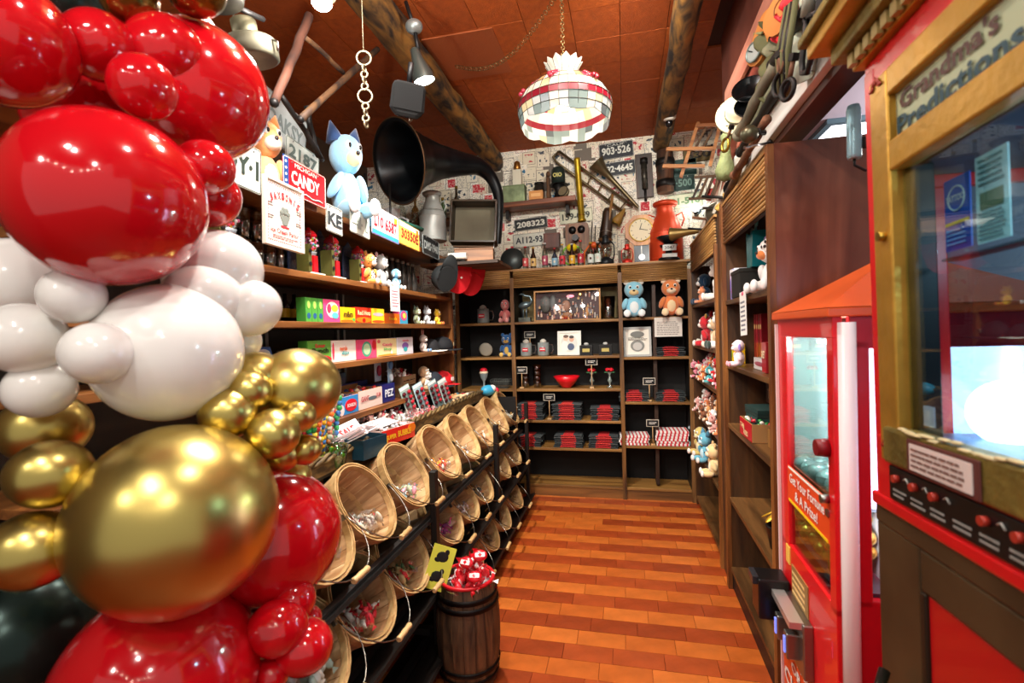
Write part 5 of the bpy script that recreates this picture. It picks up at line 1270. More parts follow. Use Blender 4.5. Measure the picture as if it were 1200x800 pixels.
o = thing('wooden_mallet', 'upright dark wooden stick tool on the small wall shelf', 'tool', (((-0.667, 4.620, 2.888))[0], 4.60, zS)); MB().lathe([(.02, 0), (.024, .05), (.016, .12), (.02, .2), (.012, .22)], n=14).build('handle', OLDWOOD('Z'), o); MB().lathe([(.018, .22), (.02, .25), (.01, .27)], n=14).build('knob', OLDWOOD('Z'), o)
o = thing('tin_can', 'dark tin with two pale round letters stacked over an iron base', 'tin', (((-0.576, 4.620, 2.935))[0], 4.63, zS + .15)); MB().lathe([(.065, 0), (.065, .13), (.055, .14), (.055, .15)], n=24).build('body', mat('#23302c', .4, .3), o)
text('OIO', .085, .04, mat('#b8b060', .5), o, (0, -.067, .07), bold=.04); MB().lathe([(.10, -.01), (.06, .005)], n=24).build('flange', IRON, o)
MB().lathe([(.05, -.148), (.03, -.06), (.06, -.01)], n=20).build('iron_foot', IRON, o)
o = thing('round_tin', 'round pale lidded tin leaning at the end of the small wall shelf', 'tin', (((-0.520, 4.580, 2.752))[0], 4.56, zS + .055), (R(72), 0, R(-24))); MB().lathe([(.05, -.02), (.052, 0), (.05, .02)], n=24).build('body', mat('#8f8468', .4, .4), o); MB().torus((0, 0, .02), .05, .004, 24, 6, rot=(R(90), 0, 0)).build('rim', IRON, o)
for i in range(7):
    lab = ('clear glass lamp bottle first on the long board behind the horn', 'amber tinted bottle second on the long board behind the horn', 'clear ribbed bottle in the middle of the long board behind the horn', 'pale green bottle on the long board near the horn bend', 'tall smoky bottle on the long board near the horn bend', 'dark squat bottle on the long board beside the case', 'small grey bottle at the right end of the long board')[i]
    o = thing('glass_bottle', lab, 'bottle', (-2.15 + .145 * i, 4.58, 2.618)); hh = (.26, .22, .28, .2, .3, .16, .14)[i]
    MB().lathe([(.04, 0), (.042, hh * .55), (.014, hh * .75), (.014, hh)], n=18).build('glass_wall', clear_glass(('#e8eee8', '#c8b080', '#e0e8e8', '#b0d0b8', '#a8a8a0', '#605848', '#b0b0ac')[i], .25), o); MB().cyl((0, 0, hh - .005), (0, 0, hh + .02), .015, n=12).build('cap', BRASS, o)
# gold pump tube
o = thing('brass_tube', 'long yellow brass tube hanging upright across the trombone slide', 'tube', ((-0.384, 4.660, 2.816)), (0, R(-3), 0)); MB().lathe([(.036, -.30), (.04, -.29), (.030, -.27), (.028, .26), (.032, .27), (.032, .29)], n=20).build('tube', mat('#a88a1e', .4, .6, vary=.2), o); MB().torus((0, 0, -.24), .03, .004, 20, 6, rot=(R(90), 0, 0)).build('ring', BRASS, o)
# trombone
tb = thing('trombone', 'old dull brass trombone hung diagonally on the printed wall', 'trombone', (0, 4.69, 0))
def W4(p): return (p[0], p[1] - 4.69, p[2])
tm_ = mat('#6e6248', .4, .8, vary=.2)
A = [W4((-0.578, 4.690, 3.198)), W4((-0.629, 4.690, 3.155)), W4((-0.597, 4.690, 3.103)), W4((0.031, 4.690, 2.566))]
A2 = [W4((-0.570, 4.690, 3.205)), W4((0.094, 4.690, 2.631))]
MB().tube(A, .012, 8).build('slide_tube', tm_, tb); MB().tube(A2, .012, 8).build('slide_tube', tm_, tb); MB().tube([A[0], A2[0]], .012, 8).build('slide_bow', tm_, tb)
for q in (.45, .6, .75, .92):
    p = Vector(A[2]).lerp(Vector(A[3]), q); p2 = Vector(A2[0]).lerp(Vector(A2[1]), q); MB().tube([p, p2], .007, 6).build('brace', tm_, tb)
horn_mesh(tb, [Vector(W4((-0.226, 4.620, 3.041))), Vector(W4((-0.166, 4.640, 2.971))), Vector(W4((-0.077, 4.660, 2.874))), Vector(W4((0.147, 4.680, 2.608)))], [.085, .045, .022, .014], tm_, 'bell')
# dark panel with gauge
o = thing('gauge_panel', 'dark wooden panel with a long metal gauge on the back wall', 'gauge', ((0.208, 4.720, 2.903)), (0, R(-1.5), 0)); MB().box((0, 0, 0), (.15, .03, .40)).build('board', wood('#1a0f0a', '#4a2a1c', 'Z', 14), o, bevel=.003)
MB().cyl((0, -.03, -.13), (0, -.03, .12), .026, n=16).build('metal_tube', mat('#4a463e', .4, .7), o); MB().lathe([(.034, 0), (.034, .05)], n=16, c=(0, -.03, .10)).build('collar', IRON, o); MB().cyl((0, -.03, -.13), (0, -.03, -.24), .012, n=10).build('spout', IRON, o)
for k in range(4): MB().torus((0, -.03, -.09 + .05 * k), .027, .003, 16, 5, rot=(R(90), 0, 0)).build('ring', IRON, o)
# wooden telephone
o = thing('wall_telephone', 'antique wooden wall telephone with two black bells', 'telephone', ((-0.416, 4.700, 2.355)), (0, R(-1), 0)); MB().prism(rrect(.215, .30, .03), -.05, .04).build('case', wood('#5a3418', '#8f6038', 'Z', 14), o)
for sx in (-1, 1): MB().ell((sx * .042, -.06, .085), (.036, .022, .036), 16, 10).build('bell', mat('#141414', .3, .4), o)
MB().lathe([(.03, 0), (.014, .03), (.012, .06), (.03, .09)], n=16, c=(-.01, -.05, .0), rot=(R(90), 0, 0)).build('mouthpiece', mat('#141414', .3), o); MB().box((0, -.06, -.09), (.16, .03, .06)).build('writing_ledge', wood('#5a3418', '#8f6038', 'X', 14), o)
o = thing('wooden_box', 'small red brown wooden box beside the antique telephone', 'box', ((-0.655, 4.660, 2.349))); MB().box((0, 0, 0), (.15, .09, .13)).build('body', wood('#3a1a10', '#6a3220', 'Z', 14), o, bevel=.004); MB().box((0, 0, .068), (.155, .095, .01)).build('lid', wood('#3a1a10', '#6a3220', 'X', 14), o)
# rolled umbrella-like dark item, hammer handle and rods
o = thing('wooden_stock', 'dark gun stock shaped wooden piece propped behind the black lantern', 'wooden stock', ((-0.140, 4.620, 2.470)), (0, R(6), 0)); MB().lathe([(.055, -.15), (.06, -.10), (.05, 0), (.045, .10), (.03, .14)], n=14).build('stock', wood('#120c08', '#3a2414', 'Z', 14), o); MB().cyl((.01, -.03, -.1), (.035, -.03, .26), .013, n=10).build('barrel', mat('#8a6438', .5), o); MB().lathe([(.062, 0), (.066, .03)], n=16, c=(0, 0, -.17)).build('band', mat('#6a4a2c', .5), o)
o = thing('iron_tongs', 'thin black iron rods leaning left of the black lantern', 'tool', ((-0.261, 4.600, 2.256))); MB().cyl((-.03, 0, -.12), (-.01, 0, .24), .005, n=6).build('rod', IRON, o); MB().cyl((.0, 0, -.12), (.02, 0, .2), .005, n=6).build('rod', IRON, o)
o = thing('powder_horn', 'small amber horn shaped piece hung left of the clock', 'horn', ((-0.024, 4.680, 2.536)), (0, R(35), 0)); MB().lathe([(.05, -.07), (.04, -.02), (.02, .05), (.008, .09)], n=14).build('horn', mat('#8f6a2c', .5), o); MB().torus((0, 0, -.07), .05, .005, 16, 5, rot=(R(90), 0, 0)).build('rim', BRASS, o)
# lanterns
def lantern(loc, s, c, label):
    t = thing('lantern', label, 'lantern', loc, 0, None, s); m = mat(c, .4, .5)
    MB().lathe([(.065, 0), (.07, .01), (.068, .045), (.045, .06), (.035, .07)], n=24).build('fuel_tank', m, t)
    MB().lathe([(.035, .07), (.052, .10), (.055, .14), (.04, .185), (.034, .19)], n=24, cap0=False, cap1=False).build('glass_globe', clear_glass('#e8f0ec', .25), t)
    MB().lathe([(.036, .19), (.045, .20), (.03, .225), (.03, .25), (.036, .255), (.02, .27)], n=24).build('chimney_top', m, t)
    for sx in (-1, 1): MB().tube([(sx * .06, 0, .04), (sx * .075, 0, .10), (sx * .072, 0, .18), (sx * .04, 0, .22)], .006, 7).build('side_tube', m, t)
    MB().torus((0, 0, .14), .056, .002, 20, 5, rot=(R(90), 0, 0)).build('wire_guard', m, t)
    MB().torus((0, 0, .23), .085, .002, 16, 5, arc=(0, PI)).build('bail', WIRE, t)
    MB().lathe([(.010, .07), (.012, .09), (.004, .11)], n=10).build('burner', BRASS, t)
    return t
zC = 2.073
lantern((((-0.151, 4.500, 2.156))[0], 4.50, zC), 1.0, '#1c2226', 'dark iron lantern on the cornice left of the small red one')
lantern((((0.035, 4.500, 2.144))[0], 4.50, zC), .66, '#c83428', 'small red lantern beside the clock')
# clock
o = thing('wall_clock', 'tall pale wooden pendulum clock with octagonal head', 'clock', (((0.164, 4.580, 2.224))[0], 4.60, zC), (0, R(-1), 0)); cw = wood('#a86a38', '#d8a068', 'Z', 18)
MB().box((0, 0, .14), (.21, .10, .28)).build('case', cw, o, bevel=.004)
MB().prism([(.145 * math.cos(R(22.5 + 45 * k)), .30 + .145 * math.sin(R(22.5 + 45 * k))) for k in range(8)], -.065, .05).build('octagon_head', cw, o)
MB().cyl((0, -.066, .30), (0, -.072, .30), .098, n=32).build('dial', mat('#d8cfb0', .5), o); MB().torus((0, -.07, .30), .10, .006, 32, 6).build('bezel', BRASS, o)
MB().box((.0, -.075, .33), (.006, .002, .06), rot=(0, R(20), 0)).build('hour_hand', BLACK, o); MB().box((.025, -.077, .30), (.07, .002, .004), rot=(0, R(15), 0)).build('minute_hand', BLACK, o)
for k in range(12): MB().box((.08 * math.sin(R(30 * k)), -.074, .30 + .08 * math.cos(R(30 * k))), (.004, .002, .014), rot=(0, R(30 * k), 0)).build('hour_mark', BLACK, o)
MB().box((0, -.052, .10), (.13, .004, .17)).build('pendulum_window', mat('#2c3c48', .15), o); MB().cyl((0, -.058, .06), (0, -.064, .06), .026, n=20).build('pendulum_bob', mat('#c8ccd0', .3, .8), o); MB().box((0, -.058, .12), (.005, .003, .10)).build('pendulum_rod', STEEL, o)
# orange milk can and black scale
milk_can((((0.373, 4.560, 2.094))[0], 4.58, zC), 1.18, '#c8401c', 'rusty orange milk can on the cornice at right')
o = thing('kitchen_scale', 'black and white cast iron kitchen scale before the orange can', 'scale', (((0.382, 4.420, 2.067))[0], 4.42, zC)); MB().lathe([(.09, 0), (.085, .02), (.03, .05), (.025, .09), (.07, .12), (.075, .135)], n=24).build('base', mat('#15181a', .4, .4), o); MB().lathe([(.02, .13), (.07, .175), (.10, .20), (.095, .205)], n=24).build('pan', mat('#1c2020', .35, .5), o)
MB().box((0, -.07, .10), (.11, .02, .05)).build('white_dial', mat('#c8ccc8', .4), o); text('3047', .08, .025, BLACK, o, (0, -.083, .10)); MB().box((0, -.075, .035), (.12, .02, .03)).build('name_band', mat('#b8bcb8', .4), o)
for sx in (-1, 1): MB().lathe([(.02, 0), (.012, .012)], n=10, c=(sx * .07, -.04, 0)).build('foot', IRON, o)
# round black pan
o = thing('round_pan', 'round grey black pan leaning on the cornice left of the bottles', 'pan', (((-1.005, 4.460, 2.213))[0], 4.46, zC + .105), (R(80), 0, R(8))); MB().lathe([(.08, .0), (.105, -.02), (.11, -.02), (.10, .006), (.0, .006)], n=36, cap0=False, cap1=False).build('pan', mat('#3a4040', .4, .6), o)
MB().lathe([(.0, .0), (.08, .0)], n=36, cap0=False, cap1=False).build('pan_floor', mat('#4a5252', .45, .5), o); MB().torus((0, 0, -.02), .108, .005, 36, 6, rot=(R(90), 0, 0)).build('rolled_edge', IRON, o)
# bottles on the cornice
bots = [(618, '#d8e4e0', '#b84848', .2, 'clear bottle with a pinkish label, first from the round pan'), (627, '#4a2c18', '#c8a868', .19, 'short brown bottle with cream label near the round pan'), (641, '#d8e4e0', '#a04058', .22, 'clear bottle with purple label on the cornice'), (652, '#6a9ab8', '#8ab8d0', .17, 'clear bottle with broad pale blue label'), (661, '#d8e4e0', '#c03040', .20, 'clear bottle with red floral label'), (672, '#2a1c10', '#e0b030', .20, 'brown bottle with yellow label in front of the telephone'), (682, '#e0ece8', '#b02838', .22, 'clear bottle with red badge in front of the telephone'), (693, '#c8dcd8', '#d8e4e0', .20, 'clear bottle with white label, second from the right'), (701, '#7ac0a8', '#d8e8e0', .20, 'aqua green bottle with white label at the right of the bottle row')]
for i, (px, gc_, lc, hh, lab) in enumerate(bots):
    x = -.876 + (px - 618) * .0079
    o = thing('soda_bottle', lab, 'bottle', (x, 4.44 + .015 * (i % 2), zC), 0, 'old bottles on the cornice')
    MB().lathe([(.026, 0), (.028, .01), (.028, hh * .55), (.012, hh * .78), (.011, hh)], n=18).build('glass_wall', clear_glass(gc_, .3), o)
    MB().lathe([(.0285, hh * .12), (.0285, hh * .5)], n=18, cap0=False, cap1=False).build('label_band', mat(lc, .4), o)
    MB().cyl((0, 0, hh - .004), (0, 0, hh + .008), .014, n=12).build('bottle_cap', mat(('#b83030', '#c8a040', '#d0d0d0')[i % 3], .4, .3), o)
    MB().ell((0, -.028, hh * .31), (.010, .003, .012), 8, 6).build('label_mark', mat(('#e8e0d0', '#4a2a1c', '#e0d8d0')[i % 3], .5), o)
o = thing('neon_sign', 'round yellow and green novelty hat among the bottles', 'hat', (-.46, 4.56, zC)); MB().torus((0, 0, .12), .09, .008, 30, 8).build('green_ring', mat('#7ad030', .4), o); MB().ell((0, 0, .19), (.05, .04, .04), 16, 10).build('yellow_crown', mat('#e8c81c', .4), o)
o.name = 'novelty_hat'
o = thing('orange_frame', 'orange arched frame around the right bottles on the cornice', 'frame', (-.26, 4.56, zC)); MB().tube([(-.09, 0, 0), (-.085, 0, .14), (-.04, 0, .2), (.04, 0, .2), (.085, 0, .14), (.09, 0, 0)], .008, 8).build('arch', ORANGE, o); MB().ell((0, 0, .2), (.045, .03, .03), 14, 8).build('orange_knob', mat('#d85a20', .4), o)
# bare bulb in the far right corner with a socket
o = thing('light_bulb', 'small bare lit bulb in the far right corner of the wall', 'light bulb', ((0.633, 4.620, 2.552))); MB().ell((0, 0, 0), .035, 18, 12).build('bulb', mat('#f6fff6', .4, emit=20), o); MB().cyl((0, .03, -.02), (.02, .10, -.04), .018, n=12).build('socket', IRON, o)
light('corner_bulb_light', 'POINT', (.62, 4.40, 2.57), 1.2, (.9, 1, .92), .04)

# ---------------------------------------------------------------- stained glass pendant lamp
LX, LY_, LZ = -.275, 2.55, 2.575
pl = thing('pendant_lamp', 'hanging stained glass lamp with scalloped white shade and red fruit', 'lamp', (LX, LY_, LZ))
n = 16
prof = [(.055, .215), (.105, .203), (.165, .174), (.21, .132), (.238, .082), (.240, .048), (.232, .013), (.226, -.015)]
def gm(h, e):
    m = mat(h, .31, emit=e)      # leaded glass lit from inside: a muted body colour that glows
    m.node_tree.nodes['Principled BSDF'].inputs['Base Color'].default_value = tuple(x * .38 for x in C(h)[:3]) + (1,)
    return m
gw = [gm('#fff0d8', .36), gm('#e8dcc2', .30), gm('#d4d4cc', .28), gm('#ead0a0', .30)]
gr = [gm('#c02a44', .25), gm('#98162a', .2)]; gg = [gm('#8a9a94', .25), gm('#606a6c', .2)]; ga = gm('#d89a60', .4); glf = gm('#d8c48c', .45)
lead = []; rnd = random.Random(6)
for j in range(len(prof) - 1):
    b = {}; (r0, z0), (r1, z1) = prof[j], prof[j + 1]
    for i in range(n * 2):
        a0 = PI * i / n; a1 = PI * (i + 1) / n; am = (a0 + a1) / 2
        jit = rnd.uniform(-.02, .02)
        ph = i % 8
        if j == 4: c = gr[1]
        elif j in (1, 2) and ph in (3, 4): c = gr[0]
        elif j in (1, 2) and ph in (2, 5): c = rnd.choice((ga, glf))
        elif j >= 5 and ph in (0, 1, 2, 5, 6): c = rnd.choice((gg[0], gg[0], gg[1], gw[2]))
        else: c = rnd.choice(gw)
        q = MB(); e0 = z1 - (.018 * abs(math.sin(a0 * 4)) if j == len(prof) - 2 else 0); e1 = z1 - (.018 * abs(math.sin(a1 * 4)) if j == len(prof) - 2 else 0)
        P4 = [(r0 * math.cos(a0), r0 * math.sin(a0), z0), (r0 * math.cos(a1), r0 * math.sin(a1), z0), (r1 * math.cos(a1), r1 * math.sin(a1), e1), (r1 * math.cos(a0), r1 * math.sin(a0), e0)]
        I4 = [(x * .985, y * .985, z - .002) for x, y, z in P4]
        q.add(P4 + I4, [(0, 1, 2, 3), (7, 6, 5, 4), (0, 4, 5, 1), (1, 5, 6, 2), (2, 6, 7, 3), (3, 7, 4, 0)])
        q.build('glass_pane', c, pl)
b = MB()
for i in range(n * 2):
    a = PI * i / n; b.tube([(r * 1.004 * math.cos(a), r * 1.004 * math.sin(a), z) for r, z in prof], .0014, 5)
for r, z in prof[:-1]: b.torus((0, 0, z), r * 1.004, .0016, 48, 5, rot=(R(90), 0, 0))
for k in range(6):
    a = 2 * PI * k / 6 + .35; q = MB()
    for (u_, v_) in ((-1.5, 2), (-.5, 2), (.5, 2), (1.5, 2), (-1, 1), (0, 1), (1, 1), (-.5, 0), (.5, 0), (0, -1)):
        zz = .145 + v_ * .014; rr = .214 if zz < .15 else .19; q.ell(((rr + (.145 - zz) * .9) * math.cos(a + u_ * .075), (rr + (.145 - zz) * .9) * math.sin(a + u_ * .075), zz + .0), .0115, 10, 7)
    q.build('grape_cluster', gr[k % 2] if k % 3 else gr[0], pl)
tag(b.build('lead_lines', mat('#3a3830', .5, .5), pl), kind='stuff')
for i in range(12):
    a0 = 2 * PI * i / 12; a1 = 2 * PI * (i + 1) / 12; am = (a0 + a1) / 2; q = MB()
    f = lambda a, r, z: (r * math.cos(a), r * math.sin(a), z - .03)
    P5 = [f(a0, .05, .25), f(a1, .05, .25), f(a1, .088, .315), f(am, .102, .332), f(a0, .088, .315)]
    q.add(P5 + [(x * .96, y * .96, z + .001) for x, y, z in P5], [(0, 1, 2, 3, 4), (9, 8, 7, 6, 5)] + [(k, k + 5, (k + 1) % 5 + 5, (k + 1) % 5) for k in range(5)])
    q.build('crown_pane', gm('#efe8d4', .3), pl)
b = MB()
for i in range(12):
    a = 2 * PI * i / 12; b.tube([(.051 * math.cos(a), .051 * math.sin(a), .22), (.089 * math.cos(a), .089 * math.sin(a), .285)], .0014, 5)
tag(b.build('crown_lead', mat('#3a3830', .5, .5), pl), kind='stuff')
MB().lathe([(.02, .22), (.055, .214), (.055, .22), (.02, .26)], n=20).build('brass_collar', BRASS, pl)
MB().ell((0, 0, .10), .042, 18, 12).build('bulb', mat('#fff6e4', .3, emit=8), pl)
for i in range(30):
    q = MB().torus((0, 0, 0), .009, .0022, 10, 5).build('chain_link', mat('#6f5a38', .4, .8), pl, loc=(0, 0, .28 + .0155 * i), rot=(0, 0, R(90 * (i % 2)))) if i * .0155 + .28 < .69 else None
light('pendant_light', 'POINT', (LX, LY_, LZ - .01), 3.5, (1, .9, .76), .06)
# slack chain and cord swagged to the left along the ceiling
sw_ = thing('swag_chain', 'slack brass chain swagged from the lamp hook along the ceiling', 'chain', (LX, LY_, 3.25)); b = MB()
E0 = Vector((0, 0, 0)); E1 = Vector((-1.004, 3.011, 3.200)) - Vector((LX, LY_, 3.25))
for i in range(40):
    u_ = i / 39; p = E0.lerp(E1, u_); p.z -= .16 * math.sin(PI * u_) ; b.torus(p, .011, .0024, 8, 4, rot=(R(90) * (i % 2), R(40), R(60)))
tag(b.build('chain_links', mat('#6f5a38', .4, .8), sw_), kind='stuff')
c = thing('ceiling_hook', 'small brass hook holding the lamp chain at the ceiling', 'hook', (LX, LY_, 3.27)); MB().lathe([(.018, 0), (.018, -.01)], n=14).build('plate', BRASS, c); MB().tube([(0, 0, 0), (0, 0, -.02), (.01, 0, -.03), (0, 0, -.035)], .003, 6).build('hook', BRASS, c)

# ---------------------------------------------------------------- spot lamps, speaker, chain, pots and pole frame at the upper left
sp = thing('spot_lamp', 'lit chrome spot lamp on the left ceiling beam', 'lamp', ((-0.980, 2.343, 2.865)))
MB().lathe([(.055, -.085), (.052, -.05), (.03, .02), (.022, .07), (.01, .08)], n=24, cap0=False).build('shade', mat('#5a6662', .35, .7), sp, rot=(R(10), R(-14), 0))
MB().lathe([(.0, -.082), (.035, -.088), (.05, -.078)], n=24, cap0=False).build('bulb_face', mat('#fffdf4', .3, emit=24), sp, rot=(R(10), R(-14), 0))
MB().tube([(0, 0, .07), (-.01, .0, .12), (-.015, .0, .17)], .010, 8).build('arm', BLACK, sp); MB().cyl((-.02, 0, .19), (-.06, 0, .32), .01, n=8).build('stem', BLACK, sp); MB().ell((-.02, 0, .19), (.045, .04, .035), 16, 10).build('ceiling_cup', mat('#8a9290', .4, .6), sp)
sk = thing('speaker', 'black wedge shaped speaker hanging behind the lit spot lamp', 'speaker', ((-0.920, 2.061, 2.562)), (R(24), R(6), R(30)))
MB().prism([(-.075, -.05), (-.05, -.085), (.05, -.085), (.075, -.05), (.07, .06), (-.07, .06)], -.06, .07).build('housing', mat('#040404', .95), sk, bevel=.02); MB().box((0, -.062, 0), (.12, .006, .10)).build('grille', mat('#060606', .95), sk); MB().cyl((0, 0, .06), (0, .0, .14), .012, n=10).build('mount', BLACK, sk)
cb = thing('ceiling_bulb', 'bright ceiling lamp at the top edge above the pole frame', 'lamp', ((-1.050, 1.622, 2.726))); MB().ell((0, 0, 0), (.036, .036, .030), 20, 12).build('bulb', mat('#ffffff', .3, emit=40), cb); MB().lathe([(.05, .02), (.04, .06), (.02, .09)], n=20).build('shade', mat('#6a5a44', .5, .4), cb)
light('ceiling_bulb_light', 'POINT', (-1.02, 1.50, 2.56), 14, (1, .96, .9), .03)
so = thing('bulb_socket', 'white porcelain lamp socket at the far end of the right beam', 'lamp', ((0.371, 4.000, 3.127)), (R(8), 0, 0)); MB().lathe([(.052, .035), (.058, .02), (.05, -.02), (.03, -.035)], n=24).build('porcelain_ring', mat('#d8d4c8', .35), so); MB().ell((0, 0, -.05), (.028, .028, .035), 16, 10).build('chrome_bulb', mat('#3a3a3c', .15, .9), so)
ch = thing('hanging_chain', 'pale iron chain with two rings hanging by a wire from the ceiling', 'chain', ((-1.000, 1.824, 2.650)))
WI = mat('#8c8268', .45, .6); MB().cyl((0, 0, 0), (0, 0, .52), .0018, n=5).build('wire', WI, ch)
zz = 0
for kind_, k in (('r', 0), ('l', 1), ('l', 2), ('l', 3), ('l', 4), ('r', 5), ('l', 6), ('l', 7), ('l', 8), ('l', 9)):
    if kind_ == 'r': MB().torus((0, 0, zz - .028), .028, .004, 20, 6).build('ring', WI, ch, rot=(0, 0, R(20))); zz -= .056
    else: MB().torus((0, 0, 0), .013, .0042, 14, 6).build('chain_link', WI, ch, loc=(0, 0, zz - .013), rot=(0, 0, R(80 * (k % 2) + 10))); zz -= .024
hk = thing('ceiling_hook', 'small white hook hanging below the black speaker', 'hook', ((-0.950, 2.168, 2.520))); MB().tube([(0, 0, .12), (0, 0, .0), (-.004, 0, -.014), (-.014, 0, -.016), (-.018, 0, -.004)], .003, 6).build('hook', WI, hk)
def pole(p0, p1, r, label, m=None):
    o = thing('pole', label, 'pole', p0); d = Vector(p1) - Vector(p0); k = 7
    pts = [d * (i / k) + Vector((random.uniform(-.003, .003),) * 3) for i in range(k + 1)]
    MB().tube(pts, [r * random.uniform(.92, 1.08) for _ in pts], 8).build('shaft', m or OLDWOOD('Z'), o); MB().ell(tuple(pts[-1]), r * 1.05, 8, 6).build('end_knob', IRON, o)
    return o
rw = wood('#221009', '#5a3220', 'Z', 10, .8)
pole(((-1.300, 1.915, 2.900)), ((-1.300, 1.669, 2.416)), .018, 'thick red brown wooden pole slanting down beside the ceiling lamp', rw)
pole(((-1.300, 2.523, 3.087)), ((-1.300, 1.823, 2.414)), .016, 'dark pole crossing toward the shelf behind the hanging chain')
pole(((-1.300, 1.867, 2.785)), ((-1.300, 2.166, 2.784)), .011, 'thin dark bar joining the two slanted poles')
pole(((-1.350, 1.767, 2.507)), ((-1.350, 2.046, 2.331)), .012, 'grey weathered bar slanting toward the blue plush', IRON)
pole(((-1.400, 2.011, 2.566)), ((-1.400, 2.082, 2.364)), .013, 'short grey weathered upright bar left of the blue plush', IRON)
# pots
pt_ = thing('tin_bucket', 'dented tin bucket with wire handle hanging near the red balloon', 'bucket', ((-1.250, 1.507, 2.480)), (R(8), R(-6), 0))
MB().lathe([(.075, 0), (.085, .005), (.088, .06), (.084, .065), (.08, .06)], n=28).build('pan', mat('#4c483a', .5, .5, vary=.4, scale=40), pt_); MB().lathe([(.042, .06), (.042, .135), (.036, .14)], n=24, c=(-.01, 0, 0)).build('cup', mat('#625c46', .5, .5, vary=.4), pt_)
MB().torus((-.01, 0, .14), .04, .002, 18, 5, arc=(0, PI)).build('wire_bail', WIRE, pt_); MB().tube([(.088, 0, .05), (.105, 0, .04), (.10, 0, .01)], .004, 6).build('side_handle', WIRE, pt_)
for k in range(7): MB().torus((0, 0, 0), .011, .002, 10, 5).build('chain_link', WIRE, pt_, loc=(-.01, 0, .19 + .018 * k), rot=(0, 0, R(90 * (k % 2))))
p2 = thing('frying_pan', 'dark round pan hanging at the top edge left of the tin bucket', 'pan', ((-1.200, 1.328, 2.549)), (R(14), R(-10), 0)); MB().lathe([(.0, 0), (.055, 0), (.068, .03), (.064, .03)], n=28, cap0=False, cap1=False).build('pan', mat('#2e2a22', .5, .6), p2); MB().cyl((0, .06, .02), (0, .2, .03), .009, n=8).build('handle', IRON, p2)
wl = thing('measuring_board', 'long white board with small black marks behind the top red balloons', 'board', ((-1.350, 1.422, 2.548)), (0, R(32), LR)); MB().box((0, 0, 0), (.40, .01, .075)).build('board', mat('#e8e6dc', .5), wl)
scribble(wl, .36, .03, 2, mat('#4a4a48', .5), (0, -.006, .01))

# ---------------------------------------------------------------- goods on the back shelving
ZB = (1.592, 1.272, .977, .692, .442, .107)
def bx_(px): return px
def on_back(px, z, y=4.47): return ((px[0]), y, z)
GL = clear_glass('#e4ecec', .28)
def glass_mug(loc, s, lab, badge='#c02030'):
    t = thing('glass_mug', lab, 'mug', loc, 0, None, s)
    MB().lathe([(.05, 0), (.056, .01), (.054, .13), (.05, .13), (.05, .012), (.001, .012)], n=24, cap1=False).build('glass_wall', mat('#8f9694', .15, .2), t)
    MB().tube([(.05, 0, .11), (.09, 0, .105), (.098, 0, .06), (.085, 0, .03), (.052, 0, .025)], .007, 8).build('handle', GL, t)
    MB().box((0, -.056, .065), (.055, .006, .035)).build('red_badge', mat(badge, .4), t); MB().box((0, -.060, .065), (.045, .001, .008)).build('white_line', WHITE, t)
    MB().lathe([(.035, .125), (.03, .15), (.01, .165)], n=16).build('filling', mat('#c8c4b8', .5), t)
    return t
glass_mug(((-1.313, 4.500, 1.743))[:1] + (4.5, ZB[0]), 1.05, 'clear glass mug with red badge on the top left back shelf')
fl_ = plush(((-1.095, 4.500, 1.735))[:1] + (4.5, ZB[0]), 0, .235, '#e8807e', '#f0a8a0', '#e8807e', 'none', 'salmon pink long necked bird plush on the top left back shelf', wide=.8, muzzle='#f0b0a8')
o = thing('display_plate', 'round white and brown decorated plate on a stand, second back shelf', 'plate', ((-1.307, 4.500, 1.377))[:1] + (4.52, ZB[1] + .065), (R(-80), 0, 0)); MB().lathe([(0.001, 0), (.05, .003), (.066, .012), (.066, .016), (.05, .008), (.001, .005)], n=32, cap0=False, cap1=False).build('plate', mat('#b8b4a4', .3), o); MB().ell((0, 0, .008), (.04, .03, .003), 16, 8).build('picture', mat('#5a6a58', .5), o); MB().ell((-.015, .01, .010), (.02, .02, .003), 12, 6).build('figure', mat('#8a4a30', .5), o)
plush(((-1.089, 4.500, 1.380))[:1] + (4.5, ZB[1]), 0, .225, '#2466a8', '#d8b058', '#2466a8', 'round', 'blue bear with yellow front on the second back shelf')
def sundae(loc, lab, top='#c81c2c', mid='#e8d0b0'):
    t = thing('sundae_glass', lab, 'glass', loc)
    MB().lathe([(.03, 0), (.032, .006), (.008, .02), (.010, .06), (.035, .10), (.042, .14)], n=20, cap1=False).build('stem_glass', mat('#9aa4a6', .15, .3), t)
    MB().ell((0, 0, .14), (.042, .042, .03), 16, 10).build('scoop', mat(mid, .5), t); MB().ell((0, 0, .165), (.036, .036, .026), 16, 10).build('red_topping', mat(top, .3, coat=.4), t)
    return t
sundae(((-1.325, 4.500, 1.092))[:1] + (4.5, ZB[2]), 'sundae glass with red and cream scoops on the left back shelf')
o = thing('wire_basket', 'small dark wire basket on the left back shelf', 'basket', ((-1.158, 4.500, 1.034))[:1] + (4.5, ZB[2])); b = MB()
for z in (.005, .03, .055, .08): b.tube([(x, y, z) for x, y in rrect(.16 + z * .3, .10, .02)], .002, 5, closed=True)
for i in range(14): b.tube([(-.08 + i * .0123, -.05, 0), (-.09 + i * .0138, -.052, .082)], .0018, 4); b.tube([(-.08 + i * .0123, .05, 0), (-.09 + i * .0138, .052, .082)], .0018, 4)
tag(b.build('wire_mesh', mat('#5a5c58', .4, .7), o), kind='stuff'); MB().box((0, 0, .003), (.16, .10, .003)).build('base', mat('#4a4c48', .5, .5), o)
